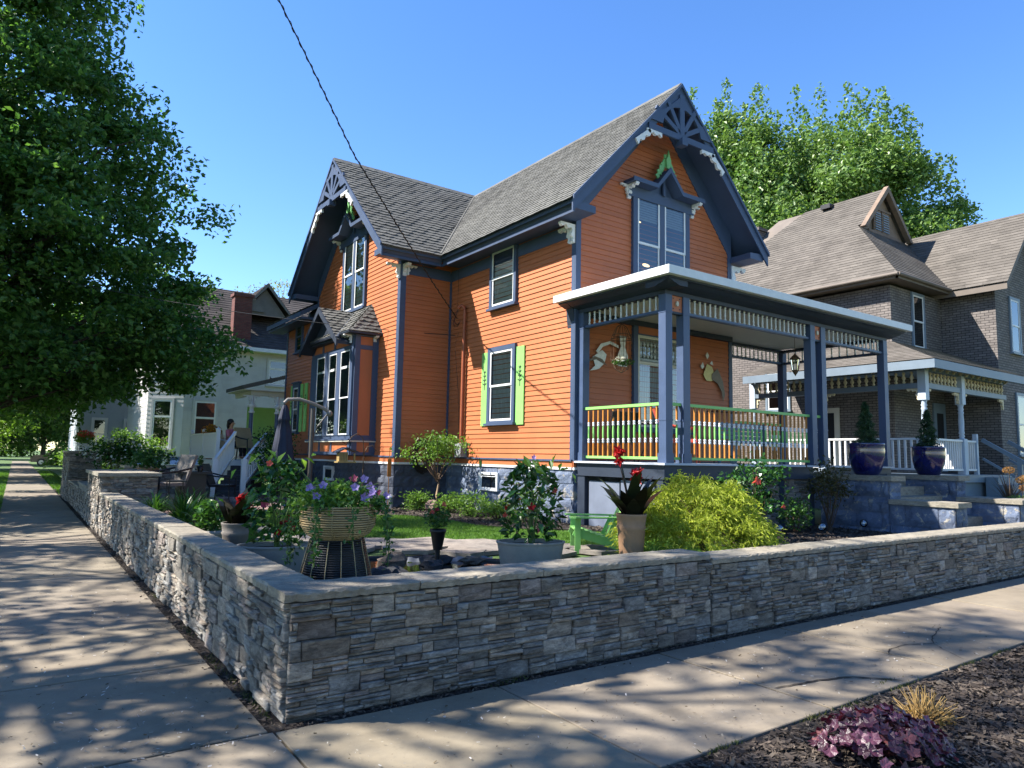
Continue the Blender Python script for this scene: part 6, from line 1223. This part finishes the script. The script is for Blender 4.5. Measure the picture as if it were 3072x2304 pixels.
# wicker lounge chair, fire table, black side table
def chair(name, label, x, y, z, rz, mat, frame, s=1., arms=True, group=None):
    T = thing(name, label, 'chair', (x, y, z), rz=rz, group=group); K = dict(local=True); mb = MB(); mb.box(-.28*s, -.27*s, .36*s, .28*s, .27*s, .42*s); obj('seat', mb, mat, T, **K)
    mb = MB(); mb.bar((-.0, .27*s, .40*s), (0, .48*s, .95*s), .54*s, .05*s); obj('backrest', mb, mat, T, **K)
    for sx in (-1, 1):
        for sy in (-1, 1): mb = MB(); mb.tube([(sx*.26*s, sy*.24*s, .37*s), (sx*.28*s, sy*.27*s, 0)], .018*s, 6); obj('leg', mb, frame, T, **K)
        if arms: mb = MB(); mb.tube([(sx*.29*s, -.26*s, .36*s), (sx*.30*s, -.26*s, .60*s), (sx*.30*s, .1*s, .64*s), (sx*.29*s, .36*s, .70*s)], .022*s, 6); obj('armrest', mb, frame, T, **K)
    return T
chair('wicker_chair', 'reclined grey wicker patio chair by the capped pier', 2.75, 17.2, .45, rad(-70), M['wick'], M['black'], 1.15)
chair('metal_chair', 'black metal patio chair seat pulled near the dark fire table', 4.3, 18.6, .42, rad(60), M['black'], M['black'], .95, group='black metal patio chairs')
T = thing('fire_table', 'square black fire pit table on the paver patio', 'table', (3.35, 17.5, .42)); mb = MB(); mb.box(3.08, 17.2, .42, 3.62, 17.8, 1.12); obj('base', mb, M['black'], T); mb = MB(); mb.box(3.0, 17.1, 1.121, 3.72, 17.9, 1.17); obj('table_top', mb, M['black'], T)
T = thing('planter_on_table', 'small leafy herb in a dark pot standing on the fire table', 'potted plant', (3.5, 17.35, 1.17)); mb = MB(); mb.lathe([(.05, 0), (.08, .13), (0, .13)], (3.5, 17.35, 1.17), 12); obj('pot', mb, M['black'], T); rng = np.random.default_rng(1); V, Fq = cloud((3.5, 17.35, 1.42), .07, .07, .14, 90, .06, rng); obj('foliage', MB().raw(V, Fq), M['lf_green'], T)
T = thing('side_table', 'tall narrow black iron table with thin legs against the capped pier', 'table', (2.75, 15.9, .42)); mb = MB(); mb.box(2.6, 15.75, 1.0, 2.95, 16.1, 1.03); obj('table_top', mb, M['black'], T)
for x, y in ((2.62, 15.77), (2.93, 15.77), (2.62, 16.08), (2.93, 16.08)): mb = MB(); mb.tube([(x, y, 1.05), (x, y, .42)], .011, 5); obj('leg', mb, M['black'], T)
# closed cantilever umbrella
ux, uy = 5.25, 15.0; T = thing('cantilever_umbrella', 'closed navy cantilever parasol hanging from a curved grey arm beside the bay window', 'umbrella', (ux, uy, .42)); mb = MB(); mb.tube([(ux, uy, .42), (ux, uy, 2.3), (ux+.0, uy, 2.62)], .045, 10); obj('pole', mb, M['umb'] if 'umb' in M else paint('grey_brown_pole', '#4a4642', .5, .15, 4), T); mb = MB(); mb.box(ux-.4, uy-.4, .42, ux+.4, uy+.4, .47); obj('base', mb, M['black'], T)
mb = MB(); mb.tube([(ux+.38, uy-.05, 2.52), (ux+.25, uy-.03, 2.62), (ux, uy, 2.72), (ux-.3, uy+.02, 2.80), (ux-.55, uy+.03, 2.78), (ux-.62, uy+.03, 2.70)], .038, 8); mb.tube([(ux+.34, uy-.05, 2.55), (ux+.10, uy, 2.2), (ux+.02, uy, 1.9)], .012, 5); mb.blob((ux+.36, uy-.05, 2.52), .07, .07, .07, 10); obj('arm', mb, paint('grey_arm', '#77736e', .45, .1, 4), T)
mb = MB(); cxx, cyy = ux-.60, uy+.03; n = 24; prof = [(.03, 2.66), (.07, 2.55), (.10, 2.38), (.11, 2.33), (.09, 2.32), (.13, 2.1), (.18, 1.7), (.22, 1.3), (.24, 1.1)]; V = []
for r, z in prof: V += [(cxx+r*(1+.28*math.cos(k*math.pi*2/3))*math.cos(2*math.pi*k/n), cyy+r*(1+.28*math.cos(k*math.pi*2/3))*math.sin(2*math.pi*k/n), z) for k in range(n)]
mb.add(V, [(i*n+k, i*n+(k+1) % n, (i+1)*n+(k+1) % n, (i+1)*n+k) for i in range(len(prof)-1) for k in range(n)], 0, True); obj('canopy', mb, paint('navy_canvas', '#262c40', .8, .15, 5), T)
# hose reel, shepherd hooks, bird feeder, arrow ornament
T = thing('hose', 'coiled dark garden hose hanging on the shaded orange wall', 'hose', (8.0, 14.95, 1.4)); mb = MB(); rr = random.Random(3)
for i in range(9): r = .20+.016*i; mb.tube([(7.93+r*math.cos(t/12*math.pi*2)*.8, 14.93-.012*(i % 3), 1.62+r*math.sin(t/12*math.pi*2)*1.25+rr.uniform(-.01, .01)) for t in range(13)], .012, 5, cap=False)
obj('coil', mb, M['black'], T)
T = thing('shepherd_hook', 'thin rusty double curved shepherd hook in front of the bay window', 'hook', (6.2, 14.6, .42)); mb = MB(); mb.tube([(6.3, 14.6, .42), (6.3, 14.6, 1.75), (6.27, 14.6, 2.0), (6.15, 14.62, 2.1), (6.02, 14.63, 2.02), (5.92, 14.64, 1.85), (5.85, 14.64, 1.88)], .010, 6); mb.tube([(6.3, 14.6, 1.6), (6.38, 14.6, 1.8), (6.5, 14.6, 1.84), (6.6, 14.6, 1.72)], .010, 6); obj('rod', mb, M['twig'], T)
T = thing('bird_feeder', 'little wooden bird feeder house with a tan front by the bay window base', 'bird feeder', (5.85, 14.64, 1.5)); mb = MB(); mb.box(5.72, 14.55, 1.48, 5.92, 14.7, 1.68); mb.box(5.68, 14.5, 1.45, 6.1, 14.75, 1.48); mb.box(6.06, 14.55, 1.48, 6.09, 14.58, 1.66); obj('house', mb, paint('weathered_tan', '#9a8452', .7, .2, 8), T); mb = MB(); mb.fpoly(FY(14.48), [(5.66, 1.66), (5.86, 1.76), (6.13, 1.68), (6.13, 1.70), (5.86, 1.79), (5.66, 1.69)], -.3, 0); obj('roof', mb, M['dblue'], T)
mb = MB()
for k in range(5): mb.box(5.74+k*.035, 14.545, 1.50, 5.745+k*.035, 14.549, 1.66)
obj('grille', mb, M['black'], T)
T = thing('garden_stake', 'slim copper arrow shaped garden stake against the wing corner', 'ornament', (6.95, 14.6, .9)); mb = MB(); mb.tube([(6.93, 14.6, .42), (6.93, 14.6, 1.75)], .008, 5); mb.box(6.89, 14.59, 1.15, 6.98, 14.61, 1.55); mb.bar((6.93, 14.6, 1.75), (7.02, 14.58, 1.95), .03, .006); obj('rod', mb, paint('copper', '#a06a34', .4, .2, 5, metal=.6), T)
# service mast, meter, wires
T = thing('service_mast', 'orange painted electrical mast with weatherhead and meter box on the side wall', 'electrical mast', (8.55, 14.2, 2)); F = S_
mb = MB(); mb.tube([(8.56, 14.2, 1.95), (8.56, 14.2, 5.1), (8.55, 14.2, 5.2), (8.5, 14.26, 5.25), (8.46, 14.32, 5.18)], .04, 8); obj('conduit', mb, paint('rust_orange_pipe', '#9c5232', .5, .15, 3), T); mb = MB(); mb.box(8.46, 14.05, 1.62, 8.64, 14.33, 1.95); mb.lathe([(.09, 0), (.09, .05), (0, .06)], (0, 0, 0), 3) if False else None; obj('meter_box', mb, paint('grey_box', '#8d9296', .5, .1, 4), T)
mb = MB(); rr = random.Random(9)
for k in range(4): mb.tube([(8.46, 14.32, 5.16), (8.38+rr.uniform(-.05, .05), 14.4+rr.uniform(-.05, .1), 4.9+rr.uniform(-.1, .05)), (8.4, 14.3+rr.uniform(-.1, .1), 4.72), (8.44, 14.18, 4.85)], .006, 4)
mb.tube([(8.5, 14.35, 4.6), (8.45, 14.42, 4.3), (8.55, 14.38, 3.2), (8.6, 14.35, 2.0)], .006, 4); mb.tube([(8.62, 14.62, 6.2), (8.62, 14.62, 5.7), (8.6, 14.60, 5.3)], .006, 4); obj('wire_loop', mb, M['black'], T)
def pxp(x, y, D):
    d = _f*2099.0+_r2*(x-1536)-_u2*(y-1152); h = math.hypot(d.x, d.y); return Vector((0, 0, 1.65))+d*(D/h)
_tz = [(0, 4.92), (1.38, 5.45), (3.0, 6.15), (4.8, 6.95), (5.6, 7.48), (6.66, 8.17), (7.05, 8.42), (9, 9.75), (12, 11.6), (16, 13.8)]
def cabp(t): return Vector((8.42-.809*t, 14.3-.588*t, float(np.interp(t, [a for a, b in _tz], [b for a, b in _tz]))))
cab = [cabp(16*i/60) for i in range(61)]
T = thing('power_line', 'thick twisted black overhead service cable sagging to the mast on the side wall', 'cable', (8.42, 14.3, 4.92)); mb = MB(); mb.tube(cab, .011, 6); 
mb.tube([cabp(16*k/400)+Vector((.016*math.cos(k*1.3), .016*math.sin(k*1.3), .012*math.cos(k*1.3))) for k in range(401)], .007, 4); obj('wire', mb, M['black'], T)
T = thing('phone_line', 'thin grey wire running across the bay roof toward the big maple', 'cable', (8.5, 14.4, 4.6)); mb = MB(); a, b = Vector((8.5, 14.5, 4.55)), Vector((-4, 25, 7.4)); mb.tube([a.lerp(b, t/20)-Vector((0, 0, 4*.45*(t/20)*(1-t/20))) for t in range(21)], .008, 4); obj('wire', mb, M['black'], T)
T = thing('dryer_vent', 'small white hooded vent on the skirt board near the house corner', 'vent', (8.6, 11.3, 1.5)); mb = MB(); mb.box(8.50, 11.25, 1.38, 8.6, 11.42, 1.56); obj('hood', mb, M['white'], T)
# porch: birdcage planter, crane wall art, fish wall art, lantern, rocking chair, table, lime bench
T = thing('hanging_birdcage', 'wire birdcage planter with white and green flowers hanging from the porch ceiling', 'planter', (9.2, 9.5, 4.5)); mb = MB(); X, Y = 9.2, 9.5
for k in range(10): a = 2*math.pi*k/10; mb.tube([(X, Y, 4.20), (X+.10*math.cos(a), Y+.10*math.sin(a), 4.13), (X+.17*math.cos(a), Y+.17*math.sin(a), 3.98), (X+.20*math.cos(a), Y+.20*math.sin(a), 3.90), (X+.20*math.cos(a), Y+.20*math.sin(a), 3.50), (X+.12*math.cos(a), Y+.12*math.sin(a), 3.33), (X, Y, 3.26)], .005, 4)
for z, r in ((3.9, .2), (3.5, .2), (3.98, .17)): mb.tube([(X+r*math.cos(2*math.pi*k/20), Y+r*math.sin(2*math.pi*k/20), z) for k in range(21)], .006, 4)
mb.tube([(X, Y, 4.2), (X, Y, 4.5)], .004, 4); obj('cage', mb, M['twig'], T); rng = np.random.default_rng(2); V, Fq = cloud((X+.05, Y, 3.47), .24, .2, .07, 300, .045, rng); obj('foliage', MB().raw(V, Fq), M['lf_green'], T); V, Fq = cloud((X-.12, Y-.1, 3.50), .12, .1, .06, 110, .035, rng); obj('flowers', MB().raw(V, Fq), M['white_pet'], T)
def art(name, label, F, parts, mats, n0=.05):
    T = thing(name, label, 'wall art', F.p(*parts[0][1][0], n0)); 
    for i, (nm, pts, m_) in enumerate(parts): mb = MB(); mb.fpoly(F, pts, n0+i*.008, n0+i*.008+.006); mb.f and None; obj(nm, mb, mats[m_], T)
    return T
am = {'s': paint('aged_silver', '#b8b4a6', .35, .25, 12, metal=.4), 'b': paint('aged_bronze', '#5c5040', .4, .3, 12, metal=.5), 'y': paint('pale_brass', '#b3a468', .4, .2, 10, metal=.4)}
art('metal_bird_art', 'long metal crane shaped wall sculpture on the porch wall beside the birdcage', F_, [('body', [(9.05, 3.62), (9.3, 3.78), (9.42, 3.70), (9.36, 3.52), (9.22, 3.40), (8.98, 3.34), (9.12, 3.46)], 's'), ('wing', [(8.85, 3.50), (9.15, 3.58), (9.42, 3.48), (9.30, 3.60), (9.10, 3.64)], 'b'), ('neck', [(9.12, 3.74), (9.25, 3.90), (9.5, 3.98), (9.72, 3.92), (9.73, 3.86), (9.5, 3.92), (9.3, 3.84), (9.18, 3.70)], 's'), ('plaque', [(9.72, 3.5), (9.95, 3.5), (9.98, 3.72), (9.9, 3.9), (9.93, 4.12), (9.74, 4.12), (9.78, 3.9), (9.70, 3.72)], 's')], am)
art('fish_wall_art', 'curved brass and bronze fish wall sculpture on the porch wall right of the window', F_, [('body', [(12.32, 3.55), (12.45, 3.8), (12.62, 3.74), (12.74, 3.5), (12.6, 3.42), (12.42, 3.42)], 'y'), ('tail', [(12.6, 3.58), (12.8, 3.72), (12.98, 3.45), (13.05, 3.15), (12.98, 2.98), (12.94, 3.2), (12.8, 3.38), (12.6, 3.46)], 'b'), ('fin', [(12.38, 3.98), (12.44, 4.06), (12.5, 3.98), (12.44, 3.9)], 's'), ('fin', [(12.2, 3.72), (12.28, 3.82), (12.32, 3.72), (12.26, 3.66)], 's'), ('fin', [(12.5, 3.80), (12.58, 3.88), (12.62, 3.78)], 's')], am)
T = thing('porch_lantern', 'dark carriage lantern hanging on a rod from the porch ceiling', 'lantern', (13.8, 8.85, 4.5)); X, Y = 13.8, 8.85; mb = MB(); mb.tube([(X, Y, 4.5), (X, Y, 4.02)], .006, 4); mb.lathe([(0, 4.04), (.03, 4.0), (.11, 3.92), (.12, 3.90), (.09, 3.89)], (X, Y, 0), 8); mb.lathe([(.07, 3.66), (.05, 3.60), (.015, 3.55), (0, 3.52)], (X, Y, 0), 8)
for k in range(6): a = k*math.pi/3; mb.tube([(X+.10*math.cos(a), Y+.10*math.sin(a), 3.9), (X+.065*math.cos(a), Y+.065*math.sin(a), 3.64)], .006, 4)
obj('frame', mb, M['twig'], T); mb = MB(); mb.lathe([(.088, 3.885), (.06, 3.665)], (X, Y, 0), 6); obj('pane', mb, M['glass'], T)
chair('rocking_chair', 'coral red metal rocking chair with patterned cushion on the porch', 10.2, 8.9, 1.601, rad(35), paint('coral_cushion', '#c2503a', .7, .3, 25), paint('coral_metal', '#b8402c', .4, .1), 1.05)
T = thing('patio_table', 'small black round metal table on the porch behind the left railing', 'table', (9.5, 9.0, 1.6)); mb = MB(); mb.lathe([(0, .70), (.34, .70), (.34, .72), (0, .72)], (9.5, 9.0, 1.6), 24); obj('table_top', mb, M['black'], T)
for k in range(3): a = k*2.1; mb = MB(); mb.tube([(9.5+.25*math.cos(a), 9+.25*math.sin(a), 2.3), (9.5+.1*math.cos(a), 9+.1*math.sin(a), 1.95), (9.5+.27*math.cos(a), 9+.27*math.sin(a), 1.6)], .012, 5); obj('leg', mb, M['black'], T)
chair('porch_chair', 'black wire porch chair at the little round table', 9.15, 9.6, 1.601, rad(160), M['black'], M['black'], .95, arms=False)
T = thing('porch_bench', 'grey wooden bench on the porch behind the front railing', 'bench', (12.3, 8.9, 1.6))
mb = MB(); mb.box(11.5, 8.7, 2.02, 13.1, 9.15, 2.06); obj('seat', mb, M['btrim'], T)
for i in range(4): mb = MB(); mb.box(11.5, 9.16, 2.1+i*.09, 13.1, 9.18, 2.17+i*.09); obj('back_slat', mb, M['btrim'], T)
for x in (11.52, 13.02):
    for y in (8.72, 9.1): mb = MB(); mb.box(x, y, 1.6, x+.05, y+.05, 2.02 if y < 9 else 2.45); obj('leg', mb, M['btrim'], T)
T = thing('bistro_table', 'tall thin black wrought iron table against the porch wall by the far corner', 'table', (12.95, 9.85, 1.6)); mb = MB(); mb.box(12.3, 9.75, 2.72, 13.3, 10.05, 2.74); obj('table_top', mb, M['black'], T)
for x in (12.35, 13.25): mb = MB(); mb.tube([(x, 9.9, 2.72), (x, 9.9, 1.6)], .012, 5); obj('leg', mb, M['black'], T)
# plants round the patio and piers
T = thing('pier_planter', 'wide tan bowl of dark leafy plants standing behind the capped pier', 'potted plant', (2.75, 19.6, 1.0)); mb = MB(); mb.lathe([(.14, 0), (.25, .22), (.26, .25), (0, .25)], (2.75, 19.6, .95), 20); mb.lathe([(.18, 0), (.18, .53)], (2.75, 19.6, .42), 14); obj('pot', mb, M['terra'], T); rng = np.random.default_rng(8); V, Fq = cloud((2.75, 19.6, 1.42), .45, .4, .28, 900, .09, rng, nclu=40); obj('foliage', MB().raw(V, Fq), M['lf_green'], T)
bushy('flowering_shrub', 'dark shrub dotted with white blooms leaning out between the two piers', 'shrub', (2.5, 24.2, .42), .75, .7, .5, 1.15, 1500, .11, M['lf_gloss'], 201, 14, nclu=60, rc=.14); Ts = bpy.data.objects['flowering_shrub']; rng = np.random.default_rng(12); V, Fq = cloud((2.4, 24, 1.55), .8, .6, .45, 160, .10, rng, shell=.95); obj('flowers', MB().raw(V, Fq), M['white_pet'], Ts)
bushy('hydrangea', 'big bright yellow green rounded shrub in front of the white house', 'shrub', (3.5, 30, 0), 1.25, 1.0, .95, 1.45, 3800, .13, M['lf_bright'], 202, 16, nclu=120, rc=.18, sr=.015)
bushy('climbing_rose', 'dark glossy climbing shrub on the stair side of the rear entry', 'shrub', (6.2, 20.6, .42), .5, .5, .9, 1.15, 2200, .09, M['lf_gloss'], 203, 14, nclu=90, rc=.15)
T = thing('urn_planter', 'orange and cream flower urn standing on the tall far pier', 'potted plant', (1.85, 27.5, 1.56)); mb = MB(); mb.lathe([(.1, 0), (.06, .06), (.2, .22), (.24, .25), (0, .25)], (1.85, 27.5, 1.56), 16); obj('pot', mb, M['white'], T); V, Fq = cloud((1.85, 27.5, 2.0), .32, .3, .22, 420, .09, rng); obj('foliage', MB().raw(V, Fq), M['lf_bright'], T); V, Fq = cloud((1.9, 27.3, 2.12), .26, .24, .14, 110, .08, rng); obj('flowers', MB().raw(V, Fq), M['coral'], T)
T = thing('potted_croton', 'orange and yellow leaved croton in a pot on the deck corner', 'potted plant', (5.25, 24.6, 1.38)); mb = MB(); mb.lathe([(.13, 0), (.18, .55), (.2, .58), (0, .58)], (5.25, 24.6, 1.38), 16); obj('pot', mb, M['terra'], T); V, Fq = cloud((5.25, 24.6, 2.28), .32, .3, .24, 420, .12, rng, asp=.35); obj('foliage', MB().raw(V, Fq), M['yellow_pet'], T)
for i, (x, y, r, h) in enumerate([(3.4, 52, 1.2, 1.6), (3.0, 60, 1.4, 1.8)]): bushy('hedge_shrub', ['rounded green shrub on the lawn past the grey house', 'farther rounded shrub beside the distant walk'][i], 'shrub', (x, y, 0), r, r, h*.5, h*.5, 1500, .2, M['lf_bright'], 210+i, 6, nclu=50, rc=.25, group='lawn shrubs')
chair('deck_chair', 'black scroll back metal chair on the deck beside the stairs', 6.2, 23.4, 1.372, rad(20), paint('cane_seat', '#a08c68', .7, .2), M['black'], 1.1)
# seated woman on the deck
def person():
    base = Vector((5.85, 24.6, 1.38)); T = thing('person', 'dark haired woman in a pink top sitting on the deck behind the white railing', 'person', base); J = {}
    def bj(n, p, r): J[n] = (Vector(p), r)
    for n, p, r in [('pelvis', (0, 0, .50), .15), ('waist', (0, .02, .66), .125), ('chest', (0, .02, .86), .15), ('neck', (0, .0, 1.04), .055), ('chin', (0, -.01, 1.10), .06), ('head', (0, -.02, 1.20), .095), ('crown', (0, -.01, 1.27), .08)]: bj(n, p, r)
    E_ = [('pelvis', 'waist'), ('waist', 'chest'), ('chest', 'neck'), ('neck', 'chin'), ('chin', 'head'), ('head', 'crown')]
    for s, q in ((-1, 'l'), (1, 'r')):
        for n, p, r in [('sh', (s*.17, .02, .95), .065), ('el', (s*.24, -.06, .70), .045), ('wr', (s*.13, -.27, .66), .028), ('palm', (s*.10, -.34, .67), .026), ('hip', (s*.10, -.02, .48), .10), ('kn', (s*.13, -.42, .48), .07), ('an', (s*.13, -.45, .08), .04), ('toe', (s*.14, -.60, .03), .035)]: bj(n+q, p, r)
        for k in range(5): bj('f%d%s' % (k, q), (s*(.06+.018*k), -.385+(.03 if k == 0 else 0), .665-.004*k), .009); bj('g%d%s' % (k, q), (s*(.055+.018*k), -.42+(.04 if k == 0 else .004*abs(k-2)), .648), .007); E_ += [('palm'+q, 'f%d%s' % (k, q)), ('f%d%s' % (k, q), 'g%d%s' % (k, q))]
        E_ += [('chest', 'sh'+q), ('sh'+q, 'el'+q), ('el'+q, 'wr'+q), ('wr'+q, 'palm'+q), ('pelvis', 'hip'+q), ('hip'+q, 'kn'+q), ('kn'+q, 'an'+q), ('an'+q, 'toe'+q)]
    names = list(J); me = bpy.data.meshes.new('body'); me.from_pydata([J[n][0] for n in names], [(names.index(a), names.index(b)) for a, b in E_], []); o = bpy.data.objects.new('body', me); COL.objects.link(o); o.parent = T
    sk = o.modifiers.new('skin', 'SKIN'); 
    if not me.skin_vertices: me.skin_vertices_layer_add() if hasattr(me, 'skin_vertices_layer_add') else None
    bpy.context.view_layer.update()
    if me.skin_vertices:
        for i, n in enumerate(names): v = me.skin_vertices[0].data[i]; r = J[n][1]; v.radius = (r, r); v.use_root = (n == 'pelvis')
    ss = o.modifiers.new('sub', 'SUBSURF'); ss.levels = 2; ss.render_levels = 2; me.materials.append(paint('skin_tone', '#b98868', .5, .06, 4))
    mb = MB(); mb.blob((0, .03, 1.24), .115, .12, .12, 14); mb.blob((0, .09, 1.14), .10, .06, .15, 12); obj('hair', mb, paint('dark_hair', '#1c1512', .5, .2, 20), T, local=True)
    mb = MB(); mb.lathe([(.16, .5), (.145, .64), (.165, .8), (.18, .9), (.15, .98), (.07, 1.03)], (0, .015, 0), 18, sy=.78); mb.tube([(-.15, .02, .95), (-.20, .0, .86), (-.23, -.03, .76)], [.08, .07, .06], 10); mb.tube([(.15, .02, .95), (.20, .0, .86), (.23, -.03, .76)], [.08, .07, .06], 10); obj('pink_top', mb, paint('pink_cloth', '#c07080', .8, .1, 8), T, local=True)
    mb = MB()
    for s in (-1, 1): mb.tube([(s*.09, .02, .50), (s*.12, -.2, .50), (s*.13, -.42, .48), (s*.13, -.45, .3), (s*.13, -.45, .12)], [.125, .11, .085, .07, .055], 12)
    obj('trousers', mb, paint('dark_trousers', '#2c3040', .8, .1, 8), T, local=True)
    mb = MB(); mb.blob((-.035, -.108, 1.215), .012, .008, .008, 8); mb.blob((.035, -.108, 1.215), .012, .008, .008, 8); obj('eye', mb, M['black'], T, local=True); mb = MB(); mb.blob((0, -.122, 1.185), .014, .018, .022, 8); mb.blob((0, -.108, 1.145), .024, .008, .007, 8); obj('face_feature', mb, paint('lip_tone', '#9a5a4c', .5), T, local=True)
    T.rotation_euler.z = rad(50); return T
person()
chair('deck_chair', 'wicker armchair the woman in pink sits in on the deck', 5.85, 24.62, 1.372, rad(50), paint('cane_seat', '#a08c68', .7, .2), M['white_vinyl'], 1.0)
# parked cars far down the street
def car(x, y, rz, mat, label):
    T = thing('parked_car', label, 'car', (x, y, 0), rz=rz, group='cars parked in far driveways'); K = dict(local=True); F = Fr((0, 0, 0), (0, 1, 0), (0, 0, 1), (1, 0, 0))
    mb = MB(); mb.fpoly(F, [(-2.2, .35), (2.25, .35), (2.3, .75), (2.1, .95), (1.2, 1.02), (-2.2, 1.02), (-2.3, .7)], -.88, .88); mb.fpoly(F, [(-2.1, 1.02), (1.15, 1.02), (.45, 1.55), (-.2, 1.66), (-1.9, 1.62)], -.74, .74); obj('body', mb, mat, T, **K)
    mb = MB(); mb.fpoly(F, [(-1.9, 1.08), (.95, 1.08), (.4, 1.5), (-1.8, 1.52)], -.75, .75); mb.box(-.68, .5, 1.08, .68, 1.1, 1.12); obj('window', mb, M['dark'], T, **K)
    for sx in (-1, 1):
        for sy in (-1.4, 1.4):
            mb = MB(); Fq = Fr((sx*.72, sy, .34), (0, 1, 0), (0, 0, 1), (sx, 0, 0)); mb.fpoly(Fq, [(.34*math.cos(k*math.pi/8), .34*math.sin(k*math.pi/8)) for k in range(16)], 0, .2); w = obj('wheel', mb, M['black'], T, **K); mb = MB(); mb.fpoly(Fq, [(.2*math.cos(k*math.pi/6), .2*math.sin(k*math.pi/6)) for k in range(12)], .2, .21); obj('rim', mb, M['steel'], w, local=True)
    for sx in (-.65, .65): mb = MB(); mb.box(sx-.16, -2.32, .68, sx+.16, -2.24, .86); obj('tail_light', mb, paint('tail_light_red', '#a01818', .3), T, **K); mb = MB(); mb.box(sx-.16, 2.2, .62, sx+.16, 2.3, .78); obj('headlight', mb, M['white'], T, **K)
    return T
car(3.6, 76, rad(70), paint('dark_maroon_car', '#4c1c20', .25, .05, 2, spec=.8), 'dark maroon car parked in a driveway far down the side street'); car(6.6, 70, rad(75), paint('silver_car', '#9a9da0', .25, .05, 2, metal=.5), 'silver car parked behind the maroon one down the side street')
# fence bits by the raised planter
T = thing('lattice_panel', 'low white lattice panel beside the raised planter', 'fence', (18.4, 6.3, .3)); mb = MB(); F = FY(6.3)
for k in range(16): a = 17.8+k*.11; mb.fpoly(F, [(a, .3), (a+.03, .3), (a+.63, .9), (a+.6, .9)], 0, .01); mb.fpoly(F, [(a+.6, .3), (a+.63, .3), (a+.03, .9), (a, .9)], .011, .02)
mb.fbox(F, 17.8, 20.0, .88, .94, -.01, .03); obj('lattice', mb, M['white'], T)
